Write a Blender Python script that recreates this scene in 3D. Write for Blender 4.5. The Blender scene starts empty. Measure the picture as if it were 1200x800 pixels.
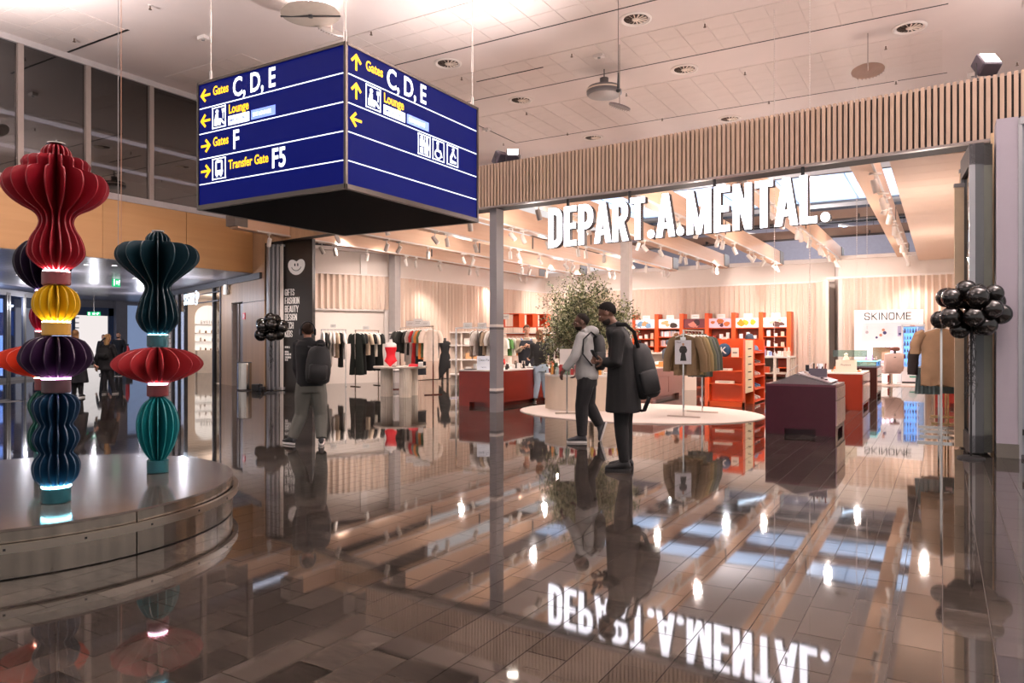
import bpy, bmesh, math, random
from mathutils import Vector, Matrix
random.seed(7)
PI = math.pi
S = bpy.context.scene
COL = S.collection
# ---------------------------------------------------------------- camera
FPX, HOR, CAMH, YAW = 850.0, 401.0, 1.4, math.radians(30.7)
cd = bpy.data.cameras.new('camera')
cam = bpy.data.objects.new('camera', cd)
COL.objects.link(cam)
cd.sensor_width = 36.0
cd.lens = FPX / 1200 * 36
cd.shift_y = (HOR - 400) / 1200
cd.clip_end = 300
cam.location = (0, 0, CAMH)
cam.rotation_euler = (PI / 2, 0, YAW)
S.camera = cam
# ---------------------------------------------------------------- world, exposure
w = bpy.data.worlds.new('world')
S.world = w
w.use_nodes = True
w.node_tree.nodes['Background'].inputs[0].default_value = (1.0, 0.92, 0.90, 1)
w.node_tree.nodes['Background'].inputs[1].default_value = 0.75
S.view_settings.view_transform = 'Standard'
S.view_settings.look = 'None'
S.view_settings.exposure = 0.28
S.view_settings.gamma = 1.0
S.view_settings.use_curve_mapping = False
S.cycles.use_denoising = True
S.cycles.max_bounces = 7
S.cycles.diffuse_bounces = 3
S.cycles.glossy_bounces = 4
S.cycles.transparent_max_bounces = 8
S.cycles.sample_clamp_indirect = 6
S.cycles.caustics_reflective = False
S.cycles.caustics_refractive = False
# strengths of the lamps and the added fill lights below
SPOT_W, UP_W, DISH_W, HALL_W, CORR_W = 280.0, 800.0, 450.0, 2700.0, 560.0
BAY_W = 95.0
WARM = (1.0, 0.86, 0.79)
PINK = (1.0, 0.91, 0.91)
NEUT = (1.0, 0.93, 0.88)


def lamp(name, kind, loc, energy, col=WARM, rad=0.05, aim=None, cone=None, blend=0.6, parent=None):
    l = bpy.data.lights.new(name, kind)
    l.energy = energy
    l.color = col
    l.shadow_soft_size = rad
    if kind == 'SPOT':
        l.spot_size = math.radians(cone or 90)
        l.spot_blend = blend
    o = bpy.data.objects.new(name, l)
    COL.objects.link(o)
    o.location = loc
    if aim is not None:
        o.rotation_euler = (Vector(aim) - Vector(loc)).to_track_quat('-Z', 'Y').to_euler()
    if parent:
        o.parent = parent
    return o


# ---------------------------------------------------------------- survey helpers: the photograph measured once into metres
CF = Vector((-math.sin(YAW), math.cos(YAW), 0))
CR = Vector((math.cos(YAW), math.sin(YAW), 0))


def at(px, d, z=0.0):
    p = CF * d + CR * ((px - 600) / FPX * d)
    return Vector((p.x, p.y, z))


def fl(px, py):
    return at(px, FPX * CAMH / (py - HOR))


def zz(py, d):
    return CAMH + (HOR - py) * d / FPX


def onY(px, Y):
    r = (px - 600) / FPX
    return Y / (math.cos(YAW) + math.sin(YAW) * r)


# ---------------------------------------------------------------- mesh builder
class MB:
    def __init__(s):
        s.v, s.f, s.mi, s.cur = [], [], [], 0

    def face(s, idx):
        s.f.append(tuple(idx))
        s.mi.append(s.cur)

    def add(s, vs, fs, M=None):
        n = len(s.v)
        for p in vs:
            p = Vector(p)
            s.v.append(tuple(M @ p) if M is not None else tuple(p))
        for f in fs:
            s.face([i + n for i in f])
        return s

    def bx(s, x0, y0, z0, x1, y1, z1, M=None):
        vs = [(x, y, z) for z in (z0, z1) for y in (y0, y1) for x in (x0, x1)]
        return s.add(vs, [(0, 2, 3, 1), (4, 5, 7, 6), (0, 1, 5, 4), (2, 6, 7, 3), (0, 4, 6, 2), (1, 3, 7, 5)], M)

    def cb(s, c, sz, M=None):
        x, y, z = c
        a, b, h = sz[0] / 2, sz[1] / 2, sz[2] / 2
        return s.bx(x - a, y - b, z - h, x + a, y + b, z + h, M)

    def rbx(s, x0, y0, z0, x1, y1, z1, r=0.02, n=3, M=None):
        # box with rounded vertical edges and a chamfered rim
        pts = []
        for cx, cy, a0 in ((x1 - r, y1 - r, 0), (x0 + r, y1 - r, 90), (x0 + r, y0 + r, 180), (x1 - r, y0 + r, 270)):
            for k in range(n + 1):
                a = math.radians(a0 + 90 * k / n)
                pts.append((cx + r * math.cos(a), cy + r * math.sin(a)))
        mx, my = (x0 + x1) / 2, (y0 + y1) / 2
        c = min(r * 0.6, (z1 - z0) * 0.3)

        def ring(z, q):
            return [((x - mx) * q + mx, (y - my) * q + my, z) for x, y in pts]
        q = 1 - 2 * c / max(min(x1 - x0, y1 - y0), 1e-4) * 0.7
        return s.loft([ring(z0, q), ring(z0 + c, 1), ring(z1 - c, 1), ring(z1, q)], M)

    def loft(s, rings, M=None, caps=True, closed=True):
        n = len(rings[0])
        vs = [p for r in rings for p in r]
        fs = []
        for i in range(len(rings) - 1):
            for k in range(n if closed else n - 1):
                a, b = i * n + k, i * n + (k + 1) % n
                fs.append((a, b, b + n, a + n))
        if caps and closed:
            fs.append(tuple(reversed(range(n))))
            fs.append(tuple(range((len(rings) - 1) * n, len(rings) * n)))
        return s.add(vs, fs, M)

    def prism(s, poly, z0, z1, M=None):
        n = len(poly)
        vs = [(x, y, z0) for x, y in poly] + [(x, y, z1) for x, y in poly]
        fs = [tuple(reversed(range(n))), tuple(range(n, 2 * n))] + [(i, (i + 1) % n, n + (i + 1) % n, n + i) for i in range(n)]
        return s.add(vs, fs, M)

    def tube(s, pts, r, n=8, caps=True, M=None, flat=None):
        pts = [Vector(p) for p in pts]
        rs = r if isinstance(r, (list, tuple)) else [r] * len(pts)
        rings = []
        up = None
        for i, p in enumerate(pts):
            t = (pts[min(i + 1, len(pts) - 1)] - pts[max(i - 1, 0)])
            t = t.normalized() if t.length > 1e-9 else Vector((0, 0, 1))
            if up is None:
                up = Vector((0, 0, 1)) if abs(t.z) < 0.9 else Vector((0, 1, 0))
            a = t.cross(up)
            a = a.normalized() if a.length > 1e-6 else t.orthogonal().normalized()
            b = a.cross(t).normalized()
            up = b
            q = rs[i] if isinstance(rs[i], (tuple, list)) else (rs[i], rs[i])
            rings.append([tuple(p + a * q[0] * math.cos(2 * PI * k / n) + b * q[1] * math.sin(2 * PI * k / n)) for k in range(n)])
        return s.loft(rings, M, caps)

    def cyl(s, c, r, z0, z1, n=16, r1=None, M=None):
        r1 = r if r1 is None else r1
        x, y = c
        return s.loft([[(x + q * math.cos(2 * PI * k / n), y + q * math.sin(2 * PI * k / n), z) for k in range(n)]
                       for q, z in ((r, z0), (r1, z1))], M)

    def lathe(s, prof, n=20, c=(0, 0, 0), M=None, caps=True):
        return s.loft([[(c[0] + r * math.cos(2 * PI * k / n), c[1] + r * math.sin(2 * PI * k / n), c[2] + z) for k in range(n)]
                       for r, z in prof], M, caps)

    def ell(s, c, r, n=14, m=9, M=None):
        rx, ry, rz = r if isinstance(r, (tuple, list)) else (r, r, r)
        rings = []
        for i in range(m + 1):
            a = -PI / 2 + PI * (i + 0.001) / (m + 0.002)
            rings.append([(c[0] + rx * math.cos(a) * math.cos(2 * PI * k / n), c[1] + ry * math.cos(a) * math.sin(2 * PI * k / n),
                           c[2] + rz * math.sin(a)) for k in range(n)])
        return s.loft(rings, M)

    def grid(s, fn, nu, nv, M=None):
        vs = [fn(i / nu, j / nv) for j in range(nv + 1) for i in range(nu + 1)]
        fs = [(j * (nu + 1) + i, j * (nu + 1) + i + 1, (j + 1) * (nu + 1) + i + 1, (j + 1) * (nu + 1) + i)
              for j in range(nv) for i in range(nu)]
        return s.add(vs, fs, M)

    def mesh(s, name, mats, smooth=None):
        me = bpy.data.meshes.new(name)
        me.from_pydata(s.v, [], s.f)
        for m in (mats if isinstance(mats, (list, tuple)) else [mats]):
            me.materials.append(m)
        if any(s.mi):
            me.polygons.foreach_set('material_index', s.mi)
        if smooth:
            me.polygons.foreach_set('use_smooth', [True] * len(s.f))
            me.set_sharp_from_angle(angle=math.radians(smooth))
        me.update()
        return me

    def build(s, name, mats, parent=None, smooth=None, loc=None, rotz=None, label=None, kind=None):
        o = bpy.data.objects.new(name, s.mesh(name, mats, smooth))
        COL.objects.link(o)
        if parent:
            o.parent = parent
        if loc is not None:
            o.location = loc
        if rotz is not None:
            o.rotation_euler = (0, 0, rotz)
        if label:
            o['label'] = label
        if kind:
            o['kind'] = kind
        return o


def nth(n):
    if n < 20:
        return ORD[n]
    tens = ['', '', 'twenty', 'thirty', 'forty', 'fifty', 'sixty'][(n + 1) // 10]
    return tens + '-' + ORD[(n + 1) % 10 - 1] if (n + 1) % 10 else {'twenty': 'twentieth', 'thirty': 'thirtieth', 'forty': 'fortieth', 'fifty': 'fiftieth', 'sixty': 'sixtieth'}[tens]


def tag(o, label, cat, group=None):
    o['label'] = label
    o['category'] = cat
    if group:
        o['group'] = group
    return o


def thing(name, label, cat, loc=(0, 0, 0), rotz=0.0, group=None):
    o = bpy.data.objects.new(name, None)
    o.empty_display_size = 0.1
    COL.objects.link(o)
    o.location = loc
    o.rotation_euler = (0, 0, rotz)
    return tag(o, label, cat, group)


def inst(src, parent=None, loc=None, rotz=None, rot=None, name=None):
    o = src.copy()
    COL.objects.link(o)
    if parent:
        o.parent = parent
    if loc is not None:
        o.location = loc
    if rotz is not None:
        o.rotation_euler = (0, 0, rotz)
    if rot is not None:
        o.rotation_euler = rot
    return o


KIDS = {}


def dup(root, loc, rotz=None, label=None, group=None):
    if root.name not in KIDS:
        KIDS[root.name] = [(c, list(c.children)) for c in root.children]
    r = root.copy()
    COL.objects.link(r)
    r.location = loc
    if rotz is not None:
        r.rotation_euler = (0, 0, rotz)
    if label:
        r['label'] = label
    if group:
        r['group'] = group
    for c, gs in KIDS[root.name]:
        q = c.copy()
        COL.objects.link(q)
        q.parent = r
        for g in gs:
            h = g.copy()
            COL.objects.link(h)
            h.parent = q
    return r


ORD = ['first', 'second', 'third', 'fourth', 'fifth', 'sixth', 'seventh', 'eighth', 'ninth', 'tenth', 'eleventh', 'twelfth',
       'thirteenth', 'fourteenth', 'fifteenth', 'sixteenth', 'seventeenth', 'eighteenth', 'nineteenth', 'twentieth']
# ---------------------------------------------------------------- materials
MATS = {}


def lin(h):
    if isinstance(h, (tuple, list)):
        return tuple(h) + (1,)
    h = h.lstrip('#')
    return tuple(((c / 12.92) if c <= 0.04045 else ((c + 0.055) / 1.055) ** 2.4) for c in (int(h[i:i + 2], 16) / 255 for i in (0, 2, 4))) + (1,)


def mat(name, hexc='#808080', rough=0.5, metal=0.0, emit=None, es=0.0, var=0.12, scale=6.0, stretch=(1, 1, 1), bump=0.0, spec=0.5,
        coat=0.0, alpha=None):
    if name in MATS:
        return MATS[name]
    m = bpy.data.materials.new(name)
    m.use_nodes = True
    nt = m.node_tree
    b = nt.nodes['Principled BSDF']
    L = nt.links.new
    c = lin(hexc)
    tc = nt.nodes.new('ShaderNodeTexCoord')
    mp = nt.nodes.new('ShaderNodeMapping')
    mp.inputs['Scale'].default_value = stretch
    L(tc.outputs['Object'], mp.inputs[0])
    nz = nt.nodes.new('ShaderNodeTexNoise')
    nz.inputs['Scale'].default_value = scale
    nz.inputs['Detail'].default_value = 4
    L(mp.outputs[0], nz.inputs['Vector'])
    mx = nt.nodes.new('ShaderNodeMix')
    mx.data_type = 'RGBA'
    mx.inputs[6].default_value = tuple(x * (1 - var) for x in c[:3]) + (1,)
    mx.inputs[7].default_value = tuple(min(1, x * (1 + var)) for x in c[:3]) + (1,)
    L(nz.outputs[0], mx.inputs[0])
    L(mx.outputs[2], b.inputs['Base Color'])
    b.inputs['Roughness'].default_value = rough
    b.inputs['Metallic'].default_value = metal
    b.inputs['Specular IOR Level'].default_value = spec
    if coat:
        b.inputs['Coat Weight'].default_value = coat
        b.inputs['Coat Roughness'].default_value = 0.06
    if emit:
        b.inputs['Emission Color'].default_value = lin(emit)
        b.inputs['Emission Strength'].default_value = es
    if bump:
        bp = nt.nodes.new('ShaderNodeBump')
        bp.inputs['Strength'].default_value = bump
        bp.inputs['Distance'].default_value = 0.01
        L(nz.outputs[0], bp.inputs['Height'])
        L(bp.outputs[0], b.inputs['Normal'])
    MATS[name] = m
    return m


def glass(name, hexc='#ffffff', refl=0.12, tint=0.85, rough=0.02):
    if name in MATS:
        return MATS[name]
    m = bpy.data.materials.new(name)
    m.use_nodes = True
    nt = m.node_tree
    nt.nodes.clear()
    out = nt.nodes.new('ShaderNodeOutputMaterial')
    tr = nt.nodes.new('ShaderNodeBsdfTransparent')
    c = lin(hexc)
    tr.inputs[0].default_value = tuple(x * tint for x in c[:3]) + (1,)
    gl = nt.nodes.new('ShaderNodeBsdfGlossy')
    gl.inputs['Roughness'].default_value = rough
    lw = nt.nodes.new('ShaderNodeLayerWeight')
    pw = nt.nodes.new('ShaderNodeMath')
    pw.operation = 'POWER'
    pw.inputs[1].default_value = 4.0
    ma = nt.nodes.new('ShaderNodeMath')
    ma.operation = 'MULTIPLY_ADD'
    ma.use_clamp = True
    ma.inputs[1].default_value = 0.5
    ma.inputs[2].default_value = refl
    mx = nt.nodes.new('ShaderNodeMixShader')
    L = nt.links.new
    L(lw.outputs['Facing'], pw.inputs[0])
    L(pw.outputs[0], ma.inputs[0])
    L(ma.outputs[0], mx.inputs[0])
    L(tr.outputs[0], mx.inputs[1])
    L(gl.outputs[0], mx.inputs[2])
    L(mx.outputs[0], out.inputs[0])
    MATS[name] = m
    return m


def wood(name, hexa, hexb, axis='z', rough=0.45, scale=2.0, coat=0.0):
    if name in MATS:
        return MATS[name]
    m = mat(name, hexa, rough, coat=coat)
    nt = m.node_tree
    mp = next(n for n in nt.nodes if n.type == 'MAPPING')
    st = {'x': (0.35, 7, 7), 'y': (7, 0.35, 7), 'z': (7, 7, 0.35)}[axis]
    mp.inputs['Scale'].default_value = st
    nz = next(n for n in nt.nodes if n.type == 'TEX_NOISE')
    nz.inputs['Scale'].default_value = scale
    nz.inputs['Detail'].default_value = 6
    nz.inputs['Distortion'].default_value = 0.6
    mx = next(n for n in nt.nodes if n.type == 'MIX')
    mx.inputs[6].default_value = lin(hexa)
    mx.inputs[7].default_value = lin(hexb)
    oi = nt.nodes.new('ShaderNodeObjectInfo')
    hs = nt.nodes.new('ShaderNodeHueSaturation')
    mr = nt.nodes.new('ShaderNodeMapRange')
    mr.inputs[3].default_value = 0.93
    mr.inputs[4].default_value = 1.07
    nt.links.new(oi.outputs['Random'], mr.inputs[0])
    nt.links.new(mr.outputs[0], hs.inputs['Value'])
    nt.links.new(mx.outputs[2], hs.inputs['Color'])
    nt.links.new(hs.outputs[0], nt.nodes['Principled BSDF'].inputs['Base Color'])
    return m


TW, TL = 0.203, 0.406


def floor_mat():
    m = mat('polished_stone', '#4a4038', 0.05, var=0.3, scale=3.0, spec=1.0)
    nt = m.node_tree
    L = nt.links.new
    b = nt.nodes['Principled BSDF']
    geo = nt.nodes.new('ShaderNodeNewGeometry')
    sep = nt.nodes.new('ShaderNodeSeparateXYZ')
    L(geo.outputs['Position'], sep.inputs[0])

    def mth(op, a, v=None, bsock=None):
        n = nt.nodes.new('ShaderNodeMath')
        n.operation = op
        L(a, n.inputs[0])
        if v is not None:
            n.inputs[1].default_value = v
        if bsock is not None:
            L(bsock, n.inputs[1])
        return n.outputs[0]
    ix = mth('FLOOR', mth('DIVIDE', sep.outputs[0], TW))
    off = mth('FRACT', mth('MULTIPLY', ix, 0.382))
    iy = mth('FLOOR', mth('ADD', mth('DIVIDE', sep.outputs[1], TL), bsock=off))
    cmb = nt.nodes.new('ShaderNodeCombineXYZ')
    L(ix, cmb.inputs[0])
    L(iy, cmb.inputs[1])
    wn = nt.nodes.new('ShaderNodeTexWhiteNoise')
    wn.noise_dimensions = '2D'
    L(cmb.outputs[0], wn.inputs['Vector'])
    ramp = nt.nodes.new('ShaderNodeValToRGB')
    L(wn.outputs[0], ramp.inputs[0])
    e = ramp.color_ramp.elements
    e[0].color = lin('#2f2a26')
    e[1].color = lin('#4a433d')
    e.new(0.5).color = lin('#3b3530')
    # streaky stone veins, turned differently on every tile
    add = nt.nodes.new('ShaderNodeVectorMath')
    add.operation = 'MULTIPLY_ADD'
    L(wn.outputs['Color'], add.inputs[0])
    add.inputs[1].default_value = (31, 17, 5)
    L(geo.outputs['Position'], add.inputs[2])
    mp = nt.nodes.new('ShaderNodeMapping')
    mp.inputs['Scale'].default_value = (2.2, 9, 1)
    L(add.outputs[0], mp.inputs[0])
    nz = nt.nodes.new('ShaderNodeTexNoise')
    nz.inputs['Scale'].default_value = 2.2
    nz.inputs['Detail'].default_value = 7
    nz.inputs['Distortion'].default_value = 1.4
    L(mp.outputs[0], nz.inputs['Vector'])
    r2 = nt.nodes.new('ShaderNodeValToRGB')
    r2.color_ramp.elements[0].position = 0.35
    r2.color_ramp.elements[0].color = (0.68, 0.68, 0.68, 1)
    r2.color_ramp.elements[1].position = 0.72
    r2.color_ramp.elements[1].color = (1.4, 1.38, 1.35, 1)
    L(nz.outputs[0], r2.inputs[0])
    mu = nt.nodes.new('ShaderNodeMix')
    mu.data_type = 'RGBA'
    mu.blend_type = 'MULTIPLY'
    mu.inputs[0].default_value = 1
    L(ramp.outputs[0], mu.inputs[6])
    L(r2.outputs[0], mu.inputs[7])
    L(mu.outputs[2], b.inputs['Base Color'])
    rr = nt.nodes.new('ShaderNodeMapRange')
    rr.inputs[3].default_value = 0.015
    rr.inputs[4].default_value = 0.06
    L(nz.outputs[0], rr.inputs[0])
    L(rr.outputs[0], b.inputs['Roughness'])
    n2 = nt.nodes.new('ShaderNodeTexNoise')
    n2.inputs['Scale'].default_value = 1.6
    n2.inputs['Detail'].default_value = 1
    L(geo.outputs['Position'], n2.inputs['Vector'])
    bp = nt.nodes.new('ShaderNodeBump')
    bp.inputs['Strength'].default_value = 0.035
    bp.inputs['Distance'].default_value = 0.02
    L(n2.outputs[0], bp.inputs['Height'])
    L(bp.outputs[0], b.inputs['Normal'])
    b.inputs['IOR'].default_value = 1.5
    return m


white = mat('white_paint', '#e6dcd6', 0.6, var=0.03)
plaster = mat('ceiling_plaster', '#d9cbc6', 0.8, var=0.04, scale=1.5)
panelm = mat('ceiling_panel', '#d6c8c2', 0.85, var=0.04, scale=3)
slit = mat('dark_slit', '#171717', 0.6)
steel = mat('brushed_steel', '#b9b4ae', 0.25, 1.0, var=0.1, scale=30, stretch=(1, 1, 0.05))
alu = mat('aluminium', '#a3a3a6', 0.35, 0.8, var=0.06)
chrome = mat('chrome', '#d0ccc8', 0.12, 1.0, var=0.03)
black = mat('black_plastic', '#121214', 0.4)
maple = wood('maple_veneer', '#d0a06c', '#c0905c', 'y', 0.4, 0.8)
oak = wood('oak_board', '#b59473', '#a07f60', 'z', 0.5)
beamw = wood('glulam_birch', '#dab79c', '#c9a284', 'y', 0.55, 1.5)
slatw = wood('slat_ash', '#bba28e', '#a38974', 'z', 0.5)
curt = mat('curtain_cloth', '#dcc6b6', 0.9, var=0.05, scale=20)
orange = mat('orange_lacquer', '#de5420', 0.4, var=0.05)
darkred = mat('oxblood_lacquer', '#7c261a', 0.22, var=0.08)
purple = mat('plum_lacquer', '#3a121e', 0.25, var=0.08, spec=.35)
taupe = mat('taupe_lacquer', '#8b5f55', 0.3, var=0.05)
cream = mat('cream_paint', '#e4d3c4', 0.5, var=0.03)
greyp = mat('grey_paint', '#8f8c8c', 0.5, var=0.04)
lamplit = mat('lamp_lens', '#ffffff', 0.3, emit='#fff2e0', es=28.0)
glow = mat('sign_white', '#ffffff', 0.4, emit='#f4f2ff', es=4.2)
# ================================================================ STRUCTURE
CEIL = 8.3
# ---- floor: grout slab, 300 nearest tiles as pieces, the rest joined
floorm = floor_mat()
grout = mat('grout', '#57504a', 0.7)
mb = MB()
mb.bx(-46, -4, -0.15, 8, 48, -0.005)
floor = mb.build('floor', grout, kind='structure')
tiles = []
for ix in range(int(-40 / TW), int(5 / TW)):
    off = (ix * 0.382) % 1.0
    for iy in range(-8, int(46 / TL)):
        x, y = (ix + 0.5) * TW, (iy + 0.5 - off) * TL
        d = CF.x * x + CF.y * y
        lat = CR.x * x + CR.y * y
        if d < 1.5 or abs(lat) > d * 0.75 + 1.2:
            continue
        if x < -18.6 and y < 9:
            continue
        if x > 1.6 and y > 11:
            continue
        tiles.append((d, x, y))
tiles.sort()
g = 0.002
tb = MB()
tb.bx(-TW / 2 + g, -TL / 2 + g, -0.02, TW / 2 - g, TL / 2 - g, 0)
tm = tb.mesh('floor_tile', floorm)
vis = [t for t in tiles if t[0] > 2.55]
inview = [t for t in vis if abs(CR.x * t[1] + CR.y * t[2]) < t[0] * 0.72][:300]
for d, x, y in inview:
    o = bpy.data.objects.new('floor_tile', tm)
    COL.objects.link(o)
    o.parent = floor
    o.location = (x, y, 0)
done = set(inview)
rest = MB()
for t in tiles:
    if t in done:
        continue
    d, x, y = t
    q = g if d < 14 else 0.0025
    a, b2 = TW / 2 - q, TL / 2 - q
    if d < 16:
        rest.add([(x - a, y - b2, 0), (x + a, y - b2, 0), (x + a, y + b2, 0), (x - a, y + b2, 0),
                  (x - a, y - b2, -.02), (x + a, y - b2, -.02), (x + a, y + b2, -.02), (x - a, y + b2, -.02)],
                 [(0, 1, 2, 3), (0, 4, 5, 1), (1, 5, 6, 2), (2, 6, 7, 3), (3, 7, 4, 0)])
    else:
        rest.add([(x - a, y - b2, 0), (x + a, y - b2, 0), (x + a, y + b2, 0), (x - a, y + b2, 0)], [(0, 1, 2, 3)])
rest.build('floor_tiles', floorm, floor, kind='stuff')

# ---- hall ceiling with lay-in panel fields and dark slits
mb = MB()
mb.bx(-18.0, -6, CEIL, 8, 32.2, CEIL + 0.2)
mb.bx(-18.0, 38.8, CEIL, 8, 60, CEIL + 0.2)
ceiling = mb.build('ceiling', plaster, kind='structure')
pm = {}


def panel_field(x0, x1, y0, y1, stepx=0.6, stepy=0.6):
    for i in range(int(round((x1 - x0) / stepx))):
        for j in range(int(round((y1 - y0) / stepy))):
            key = (stepx, stepy)
            if key not in pm:
                b = MB()
                b.bx(-stepx / 2 + .006, -stepy / 2 + .006, -.012, stepx / 2 - .006, stepy / 2 - .006, 0.0)
                pm[key] = b.mesh('ceiling_panel', panelm)
            o = bpy.data.objects.new('ceiling_panel', pm[key])
            COL.objects.link(o)
            o.parent = ceiling
            o.location = (x0 + (i + .5) * stepx, y0 + (j + .5) * stepy, CEIL)


panel_field(-12.6, 0, 12.2, 14.0, .63)
panel_field(-12.6, 0, 15.4, 17.2, .63)
panel_field(-12.6, 0, 18.6, 21.6, .63)
panel_field(-17.9, -15.5, 6.4, 9.4)
panel_field(-17.4, -14.4, 11.6, 14.0)
panel_field(1.4, 3.8, 14.6, 18.2)
mb = MB()
for y in (14.03, 17.23, 21.63):
    mb.bx(-12.7, y, CEIL - .006, 0.1, y + .035, CEIL + .01)
mb.bx(-12.72, 18.5, CEIL - .006, -12.68, 21.63, CEIL + .01)
mb.bx(-17.9, 9.42, CEIL - .006, -15.45, 9.47, CEIL + .01)
mb.bx(-10.6, 16.0, CEIL - .02, -8.6, 16.03, CEIL)
mb.build('ceiling_slit', slit, ceiling)
# rooflights: long lit openings in the roof over the shop
skym = mat('daylight_glazing', '#cfe0f5', 0.2, emit='#b4d0fa', es=1.1, var=0.1, scale=1.2)
roofl = thing('roof_light', 'long bluish roof light in the ceiling far above the shop shelves', 'skylight', (0, 0, 0))
mb = MB()
mb.bx(-18, 32.2, CEIL + .06, 8, 38.8, CEIL + .1)
mb.build('glazing', skym, roofl)
mb = MB()
for k in range(9):
    mb.bx(-17 + k * 2.7, 32.2, CEIL + .03, -16.97 + k * 2.7, 38.8, CEIL + .06)
mb.build('glazing_bar', mat('pale_bar', '#9fb2cc', .5), roofl)
mb = MB()
for yy in (32.1, 38.7):
    mb.bx(-18, yy, CEIL - .03, 8, yy + .1, CEIL + .06)
mb.build('upstand', mat('upstand_grey', '#6c6a6c', .6), roofl)
# dark steel trusses under the rooflight and cool LED lines beyond
dgrey = mat('dark_grey_steel', '#3c3a3d', .5)
for i, yy in enumerate((39.2, 41.5)):
    t = thing('roof_beam', ('nearer grey steel roof beam beyond the roof light', 'farther grey steel roof beam beyond the roof light')[i],
              'beam', (0, yy, 7.75), 0)
    mb = MB()
    mb.bx(-17.5, -.12, 0, 7, .12, .35)
    mb.build('beam', dgrey, t)
    mb = MB()
    mb.tube([(-17.5, -.25, -.1), (7, -.25, -.1)], .045, 6)
    for k in range(12):
        mb.bx(-16 + 2 * k, -.28, -.1, -15.96 + 2 * k, -.22, .3)
    mb.build('service_pipe', black, t)
ledm = mat('cool_led', '#ffffff', .3, emit='#bfe0ff', es=7.0)
led_src = None
for i, (x0, y0, x1, y1) in enumerate(((-6.5, 43.5, -3.2, 43.5), (-2.2, 43.5, 1.8, 43.5), (-4.5, 40, -3.0, 43.2), (-2.0, 43.2, 0.9, 38.5),
                                      (-11.0, 43.5, -8.5, 43.5), (-9.5, 40, -8.0, 43.2))):
    t = thing('linear_luminaire', '%s cool white light line under the far ceiling, counted from the left' % ORD[[3, 5, 2, 4, 1, 0][i]], 'lamp',
              ((x0 + x1) / 2, (y0 + y1) / 2, 7.3), math.atan2(y1 - y0, x1 - x0), 'light lines under the far ceiling')
    L = math.hypot(x1 - x0, y1 - y0) / 2
    mb = MB()
    mb.bx(-L, -.06, 0, L, .06, .1)
    mb.build('housing', white, t)
    mb = MB()
    mb.bx(-L, -.05, -.02, L, .05, 0)
    mb.build('diffuser', ledm, t)
    mb = MB()
    for q in (-L * .8, L * .8):
        mb.bx(q - .01, -.01, .1, q + .01, .01, 1.0)
    mb.build('hanger', steel, t)
mb = MB()
mb.bx(-18, 46, 3.0, 8, 46.3, CEIL)
mb.build('wall_back_hall', mat('far_wall_lilac', '#a5a0ac', .7), kind='structure')

# ---- left wall of the hall: glazed gallery above a maple band
XL = -18.0
mb = MB()
mb.bx(XL - .18, 1.0, 5.0, XL + .04, 14.95, 5.16)
mb.bx(XL - .18, 1.0, CEIL - .14, XL + .06, 14.95, CEIL)
wl = mb.build('wall_left', mat('sill_grey', '#b3aaa8', .4), kind='structure')
mb = MB()
mb.bx(XL - .3, 1.0, 3.5, XL - .02, 14.95, 5.0)
mb.build('band_core', mat('core_dark', '#3a2c20', .7), wl)
bs = None
ys = [1.0 + k * 2.33 for k in range(7)]
for k in range(6):
    mb = MB()
    mb.bx(XL - .02, ys[k] + .006, 3.5, XL + .02, ys[k + 1] - .006, 5.0)
    mb.build('maple_panel', maple, wl)
mull = mat('mullion', '#9a8d86', .4, .3)
gglass = glass('gallery_glass', '#b6aeac', .16, .75)
for k in range(7):
    y = [5.3, 6.9, 8.44, 9.95, 11.6, 13.2, 14.8][k]
    mb = MB()
    mb.bx(XL - .05, y - .06, 5.16, XL + .07, y + .06, CEIL - .14)
    mb.build('mullion', mull, wl)
for k, (a, b) in enumerate(((1.0, 5.24), (5.36, 6.84), (6.96, 8.38), (8.5, 9.89), (10.01, 11.54), (11.66, 13.14), (13.26, 14.74))):
    mb = MB()
    mb.bx(XL - .02, a, 5.16, XL - .008, b, CEIL - .14)
    mb.build('pane', gglass, wl)
# gallery room behind the panes
gal = mat('gallery_dark', '#6b6260', .8)
mb = MB()
mb.bx(-30, -2, CEIL, XL - .18, 24, CEIL + .2)
mb.build('ceiling_gallery', gal, kind='structure')
mb = MB()
mb.bx(-30.2, -2, 3.7, -30, 24, CEIL)
mb.bx(-30, 23.8, 3.7, XL - .3, 24, CEIL)
mb.build('wall_gallery', gal, kind='structure')
mb = MB()
mb.bx(-30, -2, 3.62, XL - .3, 24, 3.72)
mb.build('floor_gallery', gal, kind='structure')
stripm = mat('strip_reflection', '#e8ecf6', .4, emit='#c7cfe4', es=1.5)  # glowing squares stand in for strips reflected in the gallery glass
for i, (xx, z) in enumerate(((-22.0, 7.68), (-25.0, 7.5))):
    t = thing('reflected_strip', ('nearer', 'farther')[i] + ' long row of glowing squares behind the upper gallery glass, imitating a reflection', 'lamp', (xx, 0, z))
    mb = MB()
    mb.bx(-.2, -1, .02, .2, 23, .08)
    mb.build('tray', gal, t)
    mb = MB()
    mb.bx(-.18, -1, 0, -.16, 23, .02)
    for k in range(60):
        mb.bx(-.18, -1 + k * .4 + .02, 0, .18, -1 + k * .4 + .38, .02)
    mb.build('reflected_square', stripm, t, kind='stuff')
# ---- angled frontage on the left: oak boards, service door, corridor
A1 = Vector((-17.06, 14.58, 0))
FD = Vector((-.937, .349, 0))          # runs away into the corridor
FROT = math.atan2(FD.y, FD.x)
boardm = {}
bcount = 0


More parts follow.
